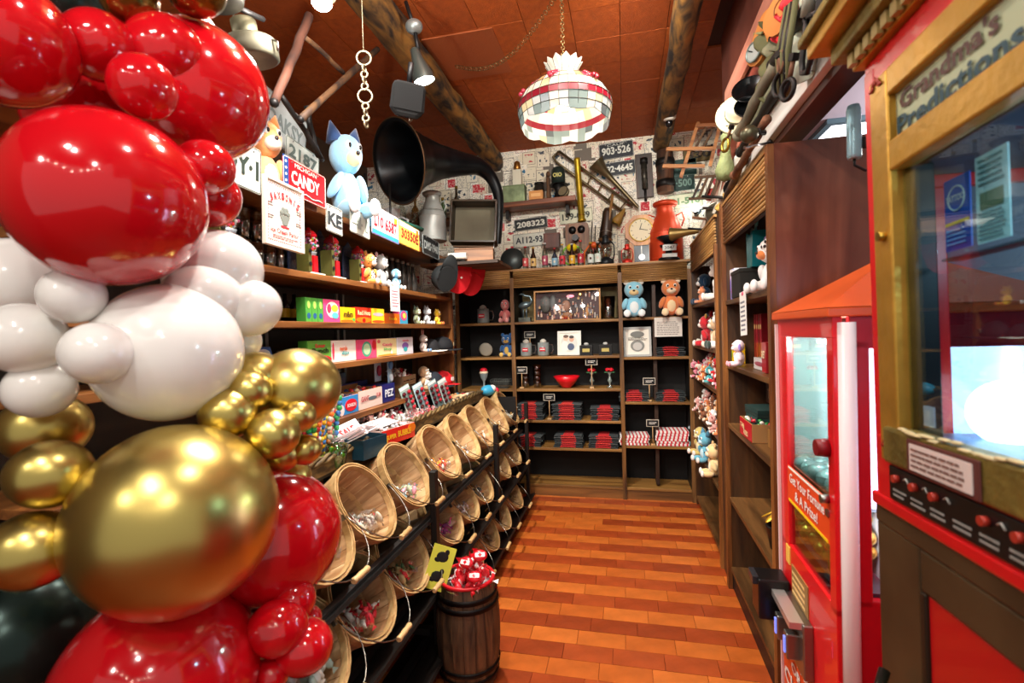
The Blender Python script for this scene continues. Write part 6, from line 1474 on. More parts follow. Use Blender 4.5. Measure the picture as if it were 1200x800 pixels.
# bay 2, top
o = thing('bird_statuette', 'silver long legged bird statuette beside the large shadow box', 'statuette', ((-0.907, 4.500, 1.727))[:1] + (4.5, ZB[0])); sv = mat('#6f8288', .3, .6)
MB().box((0, 0, .02), (.11, .07, .04)).build('rock_base', mat('#5a6058', .6, .3, bump=.5), o); MB().ell((0, 0, .155), (.062, .035, .032), 16, 10, rot=(0, R(-12), 0)).build('body', sv, o)
for sx in (-.015, .015): MB().cyl((sx, 0, .03), (sx, 0, .14), .006, n=8).build('leg', sv, o)
MB().tube([(.05, 0, .16), (.068, 0, .20), (.05, 0, .235), (.0, 0, .245), (-.02, 0, .262)], [.014, .011, .010, .010, .012], 8).build('neck', sv, o); MB().cyl((-.02, 0, .262), (-.055, 0, .255), .009, .002, 8).build('beak', sv, o)
o = thing('shadow_box', 'wide framed scene box with tiny figures and lights on the back shelf', 'picture', (((-0.508, 4.500, 1.727))[0], 4.46, ZB[0] + .135), (R(-4), 0, 0)); w, h = .59, .27
MB().box((0, .03, 0), (w, .008, h)).build('backing', mat('#3a1518', .6, vary=.5, scale=30), o); b = MB()
for sx in (-1, 1): b.box((sx * w / 2, .01, 0), (.016, .05, h + .016)); b.box((0, .01, sx * h / 2), (w, .05, .016))
b.build('frame', mat('#8a6030', .35, .3), o, bevel=.002)
rnd = random.Random(31); b = MB()
for i in range(70):
    x = rnd.uniform(-.27, .27); z = rnd.uniform(-.12, .0) if rnd.random() < .7 else rnd.uniform(-.1, .11); hh = rnd.uniform(.012, .035)
    b.box((x, rnd.uniform(.0, .02), z), (rnd.uniform(.006, .02), .01, hh), rnd.randrange(5)); b.ell((x, .005, z + hh / 2 + .006), .007, 8, 5, rnd.randrange(5))
tag(b.build('tiny_figures', [mat('#d8b8a0', .5), mat('#a86a58', .5), mat('#c8a068', .5), mat('#8a8a90', .5), mat('#e0d8d0', .5)], o), kind='stuff')
for k, (x, z, rx_, rz_, c) in enumerate(((-.2, .02, .05, .08, '#4a4844'), (-.13, .03, .03, .07, '#5a5c5c'), (0, -.085, .05, .03, '#8a5a30'), (.18, -.06, .016, .045, '#c88a48'), (-.01, .0, .04, .05, '#9a6a50'))): MB().ell((x, .012, z), (rx_, .014, rz_), 14, 9).build('model_piece', mat(c, .5), o)
MB().ell((.03, .015, .085), (.035, .006, .014), 14, 8).build('pink_light', mat('#f08090', .4, emit=1.2), o); MB().ell((.12, .015, .10), .008, 10, 7).build('warm_light', mat('#ffc860', .4, emit=5), o)
MB().box((0, -.012, 0), (w - .02, .002, h - .02)).build('glass', clear_glass('#ffffff', .05), o)
o = thing('glass_vase', 'smoky glass vase at the right end of the top back shelf', 'vase', ((-0.140, 4.500, 1.696))[:1] + (4.48, ZB[0])); MB().lathe([(.045, 0), (.05, .02), (.062, .20), (.058, .20), (.045, .02)], n=24, cap1=False).build('glass_wall', clear_glass('#8a8678', .35), o); MB().lathe([(.047, .005), (.052, .10)], n=20).build('filling', mat('#4c4a44', .3, .3), o)
# price cards on stands
def price_card(loc, lab, hh, txt=None):
    t = thing('price_card', lab, 'sign', loc); MB().box((0, 0, .006), (.035, .025, .012)).build('base', mat('#c8a070', .5), t); MB().cyl((0, 0, .01), (0, 0, hh), .0035, n=8).build('stem', mat('#c8a070', .5), t)
    MB().box((0, 0, hh + .028), (.105, .006, .062)).build('frame', mat('#c9c0b0', .5), t); MB().box((0, -.004, hh + .028), (.095, .002, .052)).build('board', mat('#0b0b0c', .6), t)
    scribble(t, .06, .024, 2, mat('#e8e4dc', .5), (0, -.006, hh + .028)); return t
glass_mug(((-0.901, 4.500, 1.376))[:1] + (4.48, ZB[1]), .95, 'round glass jar with red badge under a small price card').name = 'glass_jar'
price_card(((-0.876, 4.500, 1.375))[:1] + (4.55, ZB[1]), 'small framed price card behind the red badged jar', .17)
glass_mug(((-0.739, 4.500, 1.372))[:1] + (4.48, ZB[1]), .95, 'wide glass mug with red badge left of the white framed photo')
def framed(loc, w, h, lab, fr, pic, rot=0):
    t = thing('picture_frame', lab, 'picture', loc, (R(-8), 0, rot)); b = MB()
    for sx in (-1, 1): b.box((sx * (w / 2 - .009), 0, 0), (.018, .014, h)); b.box((0, 0, sx * (h / 2 - .009)), (w - .036, .014, .018))
    b.build('frame', mat(fr, .35), t); MB().box((0, .003, 0), (w - .03, .004, h - .03)).build('mount', mat('#e4e0d4', .5), t)
    for i, (c, x, z, rx_, rz_) in enumerate(pic): MB().prism([(x + rx_ * math.cos(a * PI / 9), z + rz_ * math.sin(a * PI / 9)) for a in range(18)], -.003 - .0003 * i, .0).build('print_shape', mat(c, .5), t)
    return t
framed(((-0.501, 4.500, 1.390))[:1] + (4.50, ZB[1] + .112), .215, .222, 'white framed photo of two people on the second back shelf', '#d8d8d0', (('#c9ccc4', 0, 0, .075, .08), ('#d8b8a0', -.03, .045, .024, .028), ('#c89a80', .022, .035, .022, .026), ('#e4e0d8', -.04, -.03, .035, .05), ('#3a4a6a', .015, -.035, .032, .032), ('#5a3a28', -.03, .062, .024, .014), ('#2a1a14', .022, .055, .022, .014)))
for i, x in enumerate((-.345, -.175)):
    o = thing('gift_box', ('small black gift box with gold label, left of two', 'small black gift box with gold label and white knot, right of two')[i], 'box', (x, 4.48, ZB[1])); MB().box((0, 0, .045), (.115, .08, .09)).build('box', mat('#101010', .4), o, bevel=.002); MB().box((0, -.042, .045), (.065, .003, .03)).build('gold_label', mat('#b8a860', .4), o); MB().ell((0, 0, .10), (.022, .014, .014), 12, 8).build('bow', mat('#b8b8b4', .4), o)
# bay 2 row 3
price_card(((-0.942, 4.500, 1.088))[:1] + (4.44, ZB[2]), 'small price card in front of the stacked tumblers', .14)
for k, (px, n_g) in enumerate(((((-0.927, 4.500, 1.048))[0], 3), (((-0.813, 4.500, 1.047))[0], 4))):
    for j in range(n_g):
        o = thing('stacked_tumbler', ('clear tumbler stacked behind the small price card', 'clear tumbler in the taller stack left of the red bowl')[k], 'glass', (px, 4.52, ZB[2] + .045 * j), 0, ('tumblers stacked behind the price card', 'tumblers in the taller stack left of the red bowl')[k]); MB().lathe([(.032, 0), (.04, .075), (.038, .075), (.03, .006), (.001, .006)], n=20, cap1=False).build('glass_wall', clear_glass('#b8a8ac', .35), o)
o = thing('bowl', 'bright red wide bowl in the middle of the third back shelf', 'bowl', ((-0.534, 4.500, 1.046))[:1] + (4.5, ZB[2])); MB().lathe([(.045, 0), (.05, .01), (.085, .05), (.12, .105), (.116, .105), (.08, .052), (.04, .018), (.001, .015)], n=36, cap1=False).build('bowl', mat('#d01420', .3, coat=.4), o)
for i, x in enumerate((-.305, -.145)):
    o = thing('rose_glass', ('red flower in a stem glass under the framed card', 'red flower in a stem glass at the right of the third back shelf')[i], 'glass', (x, 4.5, ZB[2])); MB().lathe([(.03, 0), (.006, .012), (.008, .04), (.022, .06), (.012, .08), (.006, .11), (.03, .14)], n=18, cap1=False).build('stem_glass', mat('#9aa8a4', .12, .4), o)
    for k in range(7): MB().ell((.022 * math.cos(k * .9), .022 * math.sin(k * .9), .155 + .008 * (k % 2)), (.018, .018, .012), 10, 6).build('petal', mat('#d01828', .4), o)
    for k in range(2): MB().ell((.03 - .06 * k, -.01, .135), (.02, .006, .008), 8, 5).build('leaf', mat('#2a5a34', .5), o)
price_card((-.30, 4.43, ZB[2]), 'framed price card tilted over the red flower glass', .21)
# shirt stacks
def shirt(loc, lab, group, w, pal, k):
    t = thing('folded_shirt', lab, 'shirt', loc, R(random.uniform(-4, 4)), group)
    hgt = .0145; n = 12; b = MB(); poly = []
    for i in range(n + 1): x = -w / 2 + w * i / n; poly.append((x, hgt * .5 + .006 * math.sin(PI * i / n) ** .5))
    for i in range(n, -1, -1): x = -w / 2 + w * i / n; poly.append((x, 0 + .005 * math.sin(PI * i / n) ** .5))
    b.prism(poly, -.11, .10); b.build('fabric', mat(pal[0], .85), t)
    if len(pal) > 1: MB().prism([(p[0] * .52, p[1] + .0015) for p in poly], -.1135, .09).build('red_print', mat(pal[1], .8), t)
    return t
stacks = [
 (((-0.878, 4.500, 0.768))[0], ZB[3], 9, .265, 'first charcoal and red shirt stack from the baskets, upper row'),
 (((-0.534, 4.500, 0.770))[0], ZB[3], 9, .265, 'charcoal and red shirt stack right of the price card, upper row'),
 (((-0.194, 4.500, 0.772))[0], ZB[3], 7, .255, 'charcoal and red shirt stack at the right divider, upper row'),
 (((-0.894, 4.500, 0.486))[0], ZB[4], 6, .25, 'lower row shirt stack nearest the baskets'),
 (((-0.526, 4.500, 0.494))[0], ZB[4], 7, .26, 'lower row shirt stack in the middle of the back shelves'),
 (((-0.209, 4.500, 0.500))[0], ZB[4], 7, .26, 'lower row shirt stack beside the right divider'),
 (((0.064, 4.500, 0.912))[0], .862, 5, .26, 'shirt stack under the framed newspaper, left of the price card'),
 (((0.370, 4.500, 0.911))[0], .862, 5, .24, 'shirt stack right of the price card in the right bay'),
 (((0.379, 4.500, 1.302))[0], 1.252, 5, .24, 'shirt stack under the white paper below the orange plush')]
for k, (x, z, n_, w, lab) in enumerate(stacks):
    for j in range(n_):
        shirt((x, 4.52, z + j * .0165), 'folded shirt in the ' + lab, 'shirts in the ' + lab, w * random.uniform(.94, 1.03), ((('#3a4042', '#c42a2c'), ('#2c3234', '#b0242a'), ('#474d4e', '#d03a34'))[j % 3]), k)
for k, (x, n_, w, lab) in enumerate(((((0.055, 4.500, 0.529))[0], 4, .25, 'shorter red and white striped stack, left of the price card'), (((0.376, 4.500, 0.550))[0], 6, .27, 'taller red and white striped stack in the right bay'))):
    for j in range(n_):
        t = thing('striped_cloth', 'striped cloth in the ' + lab, 'cloth', (x, 4.50, .477 + .0215 * j), R(random.uniform(-5, 5)), 'cloths in the ' + lab)
        MB().box((0, 0, .01), (w, .2, .019)).build('white_fabric', mat('#e8e0dc', .85), t, bevel=.004)
        for i in range(8): MB().box((-w / 2 + w * (i + .5) / 8 + .004 * (j % 2), -.001, .01), (w / 17, .203, .021)).build('red_stripe', mat('#c4182c', .8), t, bevel=.004)
price_card(((-0.691, 4.440, 0.779))[:1] + (4.43, ZB[3]), 'framed price card between the two left shirt stacks', .175)
price_card(((0.194, 4.440, 0.934))[:1] + (4.43, .862), 'framed price card between the shirts of the right bay', .145)
price_card(((0.214, 4.440, 0.560))[:1] + (4.43, .477), 'framed price card between the two striped stacks', .165)
# bay 3 top
plush(((0.082, 4.440, 1.685))[:1] + (4.40, 1.600), 0, .335, '#8fd0e8', '#e6eef0', '#d8d4cc', 'round', 'light blue square headed plush dog on the right back shelf', wide=1.05, muzzle='#e8cf98', fine=True)
plush(((0.389, 4.440, 1.672))[:1] + (4.40, 1.600), 0, .335, '#e88a4c', '#f4dcb0', '#f0dcc0', 'round', 'orange square headed plush dog on the right back shelf', wide=1.0, muzzle='#f0dcc0', fine=True)
o = thing('paper_notice', 'white printed paper hanging below the orange plush dog', 'notice', ((0.359, 4.375, 1.504))); MB().box((0, 0, 0), (.225, .001, .165)).build('sheet', mat('#dcd8d0', .6), o); scribble(o, .19, .12, 8, mat('#8a8480', .6), (0, -.001, -.01))
t = framed(((0.104, 4.440, 1.377))[:1] + (4.46, 1.252 + .13), .235, .26, 'silver framed newspaper page on the right back shelf', '#a8aaa8', (('#7a7c78', 0, -.035, .06, .05), ('#b8b8b4', .0, -.04, .04, .035), ('#6a6c68', 0, .065, .06, .028)))
scribble(t, .16, .03, 3, mat('#55554f', .5), (0, -.004, .025))

# ---------------------------------------------------------------- goods on the right shelving (faces -X)
RR = R(-90); XR = FX + .06
rnd = random.Random(17)
# top shelf of the far bay, z 1.68
plush((XR + .03, ((0.600, 4.282, 1.832))[1], 1.682), RR, .27, '#1d4668', '#f0f0ee', '#1d4668', 'floppy', 'navy and white seal plush at the back of the right top shelf', feet='#1d4668', muzzle='#f0f0ee')
plush((XR + .04, ((0.600, 3.671, 1.840))[1], 1.682), R(-110), .30, '#f0ece4', '#f6f2ea', '#2a2426', 'floppy', 'white puppy plush with dark ears on the right top shelf', wide=.9)
plush((XR - .03, ((0.600, 4.027, 1.745))[1], 1.682), R(-80), .13, '#e89060', '#f0b088', '#e08050', 'round', 'small orange plush lying before the puppy on the right top shelf')
plush((XR + .06, ((0.600, 3.387, 1.812))[1], 1.682), R(-100), .28, '#e8e4dc', '#f0ece4', '#b89878', 'round', 'cream plush nearest the tall cabinet on the right top shelf')
# z 1.35
plush((XR - .02, ((0.600, 4.551, 1.407))[1], 1.352), RR, .17, '#c81c28', '#e8c0b0', '#c81c28', 'round', 'red plush crab at the back of the second right shelf')
plush((XR + .06, ((0.600, 4.236, 1.517))[1], 1.352), RR, .27, '#48a8b8', '#e8e0d0', '#c82030', 'point', 'teal plush bird behind the red ones, second right shelf')
plush((XR - .01, ((0.600, 3.985, 1.449))[1], 1.352), R(-100), .25, '#c8202c', '#f0ece4', '#d8a040', 'round', 'red ladybird plush on the second right shelf')
plush((XR + .01, ((0.600, 3.685, 1.452))[1], 1.352), RR, .24, '#d8b890', '#f0e4cc', '#b08858', 'floppy', 'tan plush with red cheeks on the second right shelf')
plush((XR + .02, ((0.600, 3.455, 1.482))[1], 1.352), RR, .30, '#e4e4dc', '#f0f0ea', '#5a6a5a', 'long', 'pale tall plush nearest the cabinet on the second right shelf', feet='#2a3a34')
def pile(y0, y1, z, pals, count, s, lab, shelf, rows=2):
    for k in range(count):
        u_ = (k % (count // rows)) / max(1, count // rows - 1); lvl = k // (count // rows)
        y = y0 + (y1 - y0) * u_ + rnd.uniform(-.01, .01) + lvl * .03
        p = pals[k % len(pals)]
        nm, body, belly, ear, kind_ = p
        pos = ('farthest', 'far', 'middle', 'near', 'nearest')[min(4, int(u_ * 4.99))]
        t = plush((XR - .02 + .03 * lvl + rnd.uniform(-.02, .02), y, z + lvl * s * .62), (R(rnd.uniform(-20, 20)), R(rnd.uniform(-28, 28)), R(-90 + rnd.uniform(-35, 35))), s * rnd.uniform(.9, 1.1), body, belly, ear, kind_, '%s small plush in the %s, %s part, %s layer' % (nm, lab, pos, ('bottom', 'top', 'upper')[lvl]), group='small plush toys in the ' + lab)
pile(((0.600, 4.719, 1.054))[1], 3.36, 1.092, (('teal', '#4ab0b8', '#e8e4dc', '#3a98a0', 'round'), ('red', '#d01c2c', '#f0e0d8', '#e8e0d8', 'long'), ('pink', '#e88aa0', '#f4e4e4', '#f0c0c8', 'round'), ('cream and red', '#f0e0d0', '#d83040', '#c82030', 'point'), ('orange', '#e88848', '#f4e0c8', '#d87030', 'floppy')), 18, .13, 'colourful third right shelf pile', 1)
pile(((0.600, 4.644, 0.831))[1], 3.36, .802, (('tan', '#c88a50', '#f0dcc0', '#a86a38', 'round'), ('white', '#f0ece6', '#f6f2ee', '#e8c8c0', 'floppy'), ('rose', '#e0a098', '#f4e0d8', '#d88888', 'round'), ('orange', '#e07a40', '#f4e0c8', '#c86028', 'point'), ('brown', '#8a5030', '#e8d0b0', '#6a3a20', 'round')), 18, .12, 'tan and white fourth right shelf pile', 2)
for i, (y, c, lab) in enumerate(((((0.600, 4.488, 0.482))[1], ('#78c0d4', '#c8e4ec', '#e8d070'), 'sky blue plush dog farthest on the fifth right shelf'), (((0.600, 3.957, 0.474))[1], ('#68b4cc', '#c0e0ea', '#4a88a8'), 'sky blue plush dog in the middle of the fifth right shelf'), (((0.600, 3.574, 0.457))[1], ('#e8c890', '#f4e4c4', '#e0b878'), 'cream plush nearest the cabinet on the fifth right shelf'), (((0.600, 4.175, 0.692))[1], ('#d8c070', '#f0e0b0', '#c82838'), 'straw yellow plush with red ears on the fifth right shelf'))):
    plush((XR - .04, y, .472), R(-90 + 20 * (i % 2)), .24, c[0], c[1], c[2], ('round', 'point', 'round', 'floppy')[i], lab, feet='#f0ece4')
# near bay z 1.64
Y_ = lambda p: p[1]
o = thing('gift_bag', 'shiny teal gift bag with curled ribbon on the cabinet top shelf', 'gift bag', (XR + .02, ((0.580, 2.625, 1.777))[1], 1.782), RR); MB().prism([(-.05, 0), (.05, 0), (.07, .17), (.02, .15), (-.06, .18)], -.03, .03).build('bag', mat('#1f7f88', .25, .3), o)
MB().tube([(0, 0, .16), (.01, 0, .22), (.05, 0, .24), (.06, -.01, .19)], .006, 6).build('ribbon', mat('#7ac0c8', .3, .4), o); MB().tube([(-.02, 0, .16), (-.06, 0, .20), (-.05, -.01, .14)], .008, 6).build('ribbon', mat('#c8e0e0', .3, .3), o)
pack((XR - .03, ((0.600, 2.944, 1.696))[1], 1.642), RR, .13, .08, .17, '#8f8ad0', '#e8e8f0', 'white and violet patterned box on the cabinet top shelf', blobs=(('#e8d8f0', 0, .1, .35, .3), ('#6a5ac0', -.15, 0, .12, .2), ('#e070b0', .15, -.2, .16, .14), ('#f0f0f4', 0, .42, .48, .07)), name='gift_box', cat='box')
o = thing('black_box', 'dark fabric covered box beside the violet box', 'box', (XR + .02, ((0.600, 2.705, 1.699))[1], 1.642), RR); MB().box((0, 0, .065), (.20, .16, .13)).build('body', mat('#16140f', .8), o, bevel=.004); MB().box((0, 0, .128), (.205, .165, .02)).build('lid', mat('#1c1a14', .8), o, bevel=.003)
plush((XR + .02, 2.36, 1.642), R(-80), .26, '#f0f0ee', '#f4f4f2', '#5a2a7a', 'round', 'white penguin plush in a purple hat with orange beak', hair='#5a2a7a', muzzle='#e88848')
plush((XR + .02, 2.22, 1.642), R(-80), .27, '#e8e8e6', '#f4f4f2', '#8a8a90', 'round', 'white plush nearest the cabinet side panel on its top shelf', hair='#c8c8d0')
for k, (y, z, c1, c2, lab) in enumerate(((2.36, 1.90, '#d82028', '#e8c020', 'red and yellow stacking cup toy above the penguin plush'), (2.20, 1.93, '#e8781c', '#2a88c0', 'orange and blue stacking cup toy above the white plush'))):
    o = thing('stacking_toy', lab, 'toy', (XR + .13, y, 1.642)); H0 = .22
    MB().cyl((0, 0, 0), (0, 0, H0), .008, n=8).build('post', mat(c2, .4), o)
    for j in range(3): MB().lathe([(.02, 0), (.034, .008), (.034, .045), (.02, .055)], n=18, c=(0, 0, H0 + .055 * j - .02)).build('cup', mat((c2, '#48a048', c1)[j], .4), o)
    MB().ell((0, 0, H0 + .165), (.024, .024, .03), 12, 8).build('knob', mat(c1, .4), o)
o = thing('paper_notice', 'white printed notice with pink heading hanging from the cabinet shelf', 'notice', ((0.540, 2.479, 1.555)), (0, R(-3), RR)); MB().box((0, 0, 0), (.125, .001, .205)).build('sheet', mat('#e6e4e0', .6), o); scribble(o, .095, .15, 7, mat('#7a7a84', .6), (0, -.001, -.012)); MB().ell((0, -.001, .092), (.02, .002, .01), 10, 6).build('pink_heading', PINK, o)
# z 1.285
for k, y in enumerate((2.84, 2.80, 2.76, 2.725)): 
    pack((XR + .06, y, 1.287), RR, .03, .14, .27, ('#8a1020', '#a01428', '#7a0c18', '#98122a')[k], '#7a0c18', ('farthest', 'second', 'third', 'nearest')[k] + ' tall dark red book on the second cabinet shelf', name='book', cat='book', blobs=(('#d8b070', 0, .25, .3, .05),))
pack((XR - .03, ((0.600, 2.979, 1.337))[1], 1.287), RR, .09, .06, .11, '#e8c81c', '#d8a810', 'yellow candy box with red top on the second cabinet shelf', blobs=(('#d02028', 0, .35, .42, .12), ('#4a8a30', 0, -.05, .2, .2)))
plush((XR - .04, ((0.600, 2.754, 1.349))[1], 1.287), RR, .15, '#f0d8e0', '#f6ece8', '#8a70b8', 'floppy', 'pale pink plush beside the yellow candy box', feet='#e89aa8')
o = thing('rolled_paper', 'mustard ribbon strip leaning behind the pink plush', 'ribbon', (XR + .08, 2.62, 1.287), (0, R(10), RR)); MB().box((0, 0, .1), (.04, .004, .22)).build('strip', mat('#c89a1c', .5), o)
pack((XR - .0, ((0.600, 2.517, 1.320))[1], 1.287), RR, .20, .12, .055, '#c8c4c0', '#a8a4a0', 'long flat grey and red box on the second cabinet shelf', blobs=(('#8a3040', 0, 0, .42, .2),), name='gift_box', cat='box')
pack((XR - .02, ((0.600, 2.355, 1.369))[1], 1.287), RR, .07, .08, .135, '#a01420', '#8a1018', 'dark red box with cream lettering beside the flat grey box', words=(('SWEET', .8, .25, 0, .1, '#e8d8b0'),))
pack((XR - .0, 2.13, 1.287), RR, .05, .08, .12, '#d8c8b0', '#c8b8a0', 'cream carton at the near end of the second cabinet shelf', blobs=(('#a83028', 0, 0, .3, .3),))
# z .95
for k in range(7): MB().box((0, 0, 0), (.18, .22, .018)).build('fabric', mat(('#12302c', '#1a3c36', '#0e2824')[k % 3], .85), tag(thing('folded_shirt', 'dark green folded shirt with gold print on the third cabinet shelf', 'shirt', (XR + .08, 2.66, .962 + .0195 * k), R(rnd.uniform(-3, 3)), 'green shirts in the cabinet'))).parent['group'] = 'green shirts in the cabinet'
pack((XR + .09, 2.68, 1.10), RR, .17, .06, .10, '#3a1a14', '#2a120e', 'dark brown box with letters above the green shirts', words=(('T-R', .5, .5, 0, 0, '#a88a70'),))
o = tray_box((XR - .05, 2.58, .952), RR, .24, .14, .085, '#b81420', 'red candy display box with cream letters on the third cabinet shelf', words=(('T-RIB', .36, .3, -.2, .12, '#e8c890'), ('RIBS', .36, .3, .1, -.18, '#e8c890')), fill=('#2f7a3a', '#e8e0d0', '#b82030'))
o = tray_box((XR - .0, 2.30, .952), RR, .17, .14, .085, '#8a6030', 'brown open carton of blue foil sweets on the third cabinet shelf', fill=('#1f4fb0', '#2a6ad0', '#d8dce8'), inner='#6a4824')
# z .53 flower pot
o = thing('flower_pot', 'dark pot holding gold leaves and a gold bloom in the cabinet', 'plant', (XR + .02, 2.30, .532)); MB().lathe([(.045, 0), (.06, .09), (.062, .10), (.05, .10), (.045, .08)], n=20, cap1=False).build('pot', mat('#0f0d0b', .4), o); MB().cyl((0, 0, .06), (0, 0, .15), .005, n=6).build('stem', mat('#4a5a1c', .5), o)
gm_ = mat('#c89a28', .35, .5)
for k in range(7):
    a = k * .9; M = xf((.03 * math.cos(a), .03 * math.sin(a), .155), (0, R(35), a)); b = MB(); b.ell((.025, 0, 0), (.034, .013, .004), 12, 6, 0, M); b.build('leaf', gm_, o)
for k in range(5): b = MB(); b.ell((.014 * math.cos(k * 1.26), .014 * math.sin(k * 1.26), .195), (.015, .015, .012), 10, 6); b.build('petal', mat('#d8b83a', .35, .5), o)

# ---------------------------------------------------------------- old farm tools and curios along the upper right wall
mo = wood('#4a3018', '#8a6a3a', 'Z', 14, .6)
def plank(px0, px1, label, w, t_, m, X=.60, name='plank'):
    p0 = Vector(px0); p1 = Vector(px1); c = (p0 + p1) / 2; d = p1 - p0
    o = thing(name, label, 'plank', c, (d.to_track_quat('X', 'Z')).to_euler())
    MB().box((0, 0, 0), (d.length, t_, w)).build('board', m, o, bevel=.003); b = MB()
    for s_ in (-.42, .4): MB().cyl((s_ * d.length, -t_ / 2, 0), (s_ * d.length, -t_ / 2 - .004, 0), .006, n=8).build('nail_head', IRON, o)
    return o
peel = mat('#c9cdc8', .7, bump=.6, scale=40, vary=.5)
plank((.60, 1.35, 2.32), (.60, 3.05, 2.32), 'long white peeling painted plank along the bottom of the right wall', .14, .03, wood('#8a7a6c', '#dfe2dd', 'X', 9, .7, .8, 7))
plank((.605, 1.25, 2.48), (.605, 3.1, 2.48), 'long salmon painted plank above the white peeling one', .11, .022, wood('#8a3a2c', '#c87a60', 'X', 9, .7, .6))
plank((.608, 1.2, 2.63), (.608, 3.1, 2.63), 'dark red plank third from the bottom of the right wall', .10, .02, wood('#3a140e', '#8a3c2c', 'X', 9, .7, .6))
plank((.608, 1.2, 2.80), (.608, 3.1, 2.80), 'faded pink plank behind the long poles', .12, .02, wood('#9a5a48', '#c8907a', 'X', 9, .7, .6))
def dirpole(a, b_, r, label, m, name='pole'):
    o = thing(name, label, 'pole', a); d = Vector(b_) - Vector(a); k = 8
    pts = [d * (i / k) + Vector((random.uniform(-.004, .004), random.uniform(-.004, .004), random.uniform(-.004, .004))) for i in range(k + 1)]
    MB().tube(pts, [r * random.uniform(.88, 1.1) for _ in pts], 9).build('shaft', m, o); MB().ell((0, 0, 0), r * 1.3, 10, 7).build('butt_end', m, o)
    return o
grey = mat('#6e6a58', .7, vary=.3, scale=30); drk = mat('#1c1712', .6, .3); olive = mat('#5a5a38', .8, vary=.3, scale=20)
dirpole((0.540, 1.947, 2.428), (0.540, 1.609, 2.420), .018, 'dark long pole running up to the top edge above the salmon plank', drk)
dirpole((0.540, 2.490, 2.387), (0.540, 1.927, 2.418), .024, 'grey brown weathered pole below the dark pole, with round pale butt', grey)
dirpole((0.560, 2.356, 2.363), (0.560, 1.730, 2.409), .013, 'thin pale green stick parallel to the dark pole', mat('#8f9478', .7))
dirpole((0.570, 2.601, 2.343), (0.570, 1.830, 2.366), .020, 'black iron bar beside the clamps', drk)
dirpole((0.520, 2.518, 2.211), (0.520, 1.948, 2.237), .016, 'short rust brown bar crossing the salmon plank', RUST)
dirpole((0.560, 2.988, 2.182), (0.560, 2.456, 2.286), .018, 'leaning brown stick behind the straw hat', OLDWOOD('Z'))
# fabric and boards at the top
o = thing('rounded_board', 'orange varnished board with rounded end at the top edge', 'board', ((0.560, 1.890, 2.588)), (R(0), R(-38), R(-60))); MB().prism(rrect(.17, .12, .055, 8), -.01, .01).build('board', wood('#a8642a', '#c88a48', 'X', 6, .4), o); MB().torus((0, -.011, 0), .03, .002, 20, 5).build('ring_mark', mat('#7a4218', .5), o)
o = thing('rounded_board', 'small orange rounded board carrying a pale round dial', 'board', ((0.560, 2.145, 2.632)), (R(0), R(-55), R(-60))); MB().prism(rrect(.20, .09, .044, 8), -.01, .01).build('board', wood('#a8642a', '#c88a48', 'X', 6, .4), o); MB().cyl((-.05, -.011, 0), (-.05, -.022, 0), .036, n=28).build('dial', mat('#a8b4b0', .35, .3), o); MB().torus((-.05, -.022, 0), .036, .004, 28, 6).build('dial_rim', mat('#7a8a86', .4, .6), o); MB().box((-.05, -.025, .015), (.004, .003, .024)).build('pointer', BLACK, o)
def cloth(loc, rot, w, h, m, label, seed, name='cloth', cat='cloth'):
    o = thing(name, label, cat, loc, rot); rn = random.Random(seed); nx, nz = 14, 12; b = MB(); vs = []; fs = []
    ph = [rn.uniform(0, 6) for _ in range(4)]
    for s_ in (0, 1):
        for j in range(nz + 1):
            for i in range(nx + 1):
                u_, v_ = i / nx - .5, j / nz - .5
                vs.append((u_ * w * (1 - .25 * (v_ + .5) * math.sin(ph[0])), .03 * math.sin(u_ * 14 + ph[1] + v_ * 2) + .02 * math.sin(v_ * 9 + ph[2]) + s_ * .006, v_ * h + .03 * math.sin(u_ * 7 + ph[3])))
    N = (nx + 1) * (nz + 1)
    for j in range(nz):
        for i in range(nx):
            a = j * (nx + 1) + i; fs.append((a, a + 1, a + nx + 2, a + nx + 1)); fs.append((a + N, a + nx + 1 + N, a + nx + 2 + N, a + 1 + N))
    b.add(vs, fs, 0, True); b.build('fabric', m, o); return o
cloth((0.570, 1.659, 2.416), (0, R(35), RR), .16, .30, mat('#b9c0ac', .85, vary=.2), 'pale green crumpled cloth at the top right edge', 3)
cloth((0.550, 1.415, 2.283), (0, R(20), RR), .28, .14, mat('#0c0b0c', .8), 'black cloth hanging beside the pale green one', 5)
cloth((0.580, 1.880, 2.526), (0, 0, RR), .14, .10, mat('#c01824', .6), 'small red crumpled cloth under the top rounded board', 8)
o = cloth((0.570, 2.121, 2.507), (0, R(-20), RR), .17, .26, olive, 'olive canvas sack hanging above the black pan', 9, 'canvas_sack', 'sack'); MB().tube([(-.05, -.02, .12), (0, -.03, .18), (.05, -.02, .12)], .006, 6).build('strap', mat('#8a8456', .8), o)
cloth((0.590, 2.057, 2.570), (0, 0, RR), .10, .14, mat('#7a7a60', .8, vary=.3), 'small grey patterned rag below the red cloth', 12)
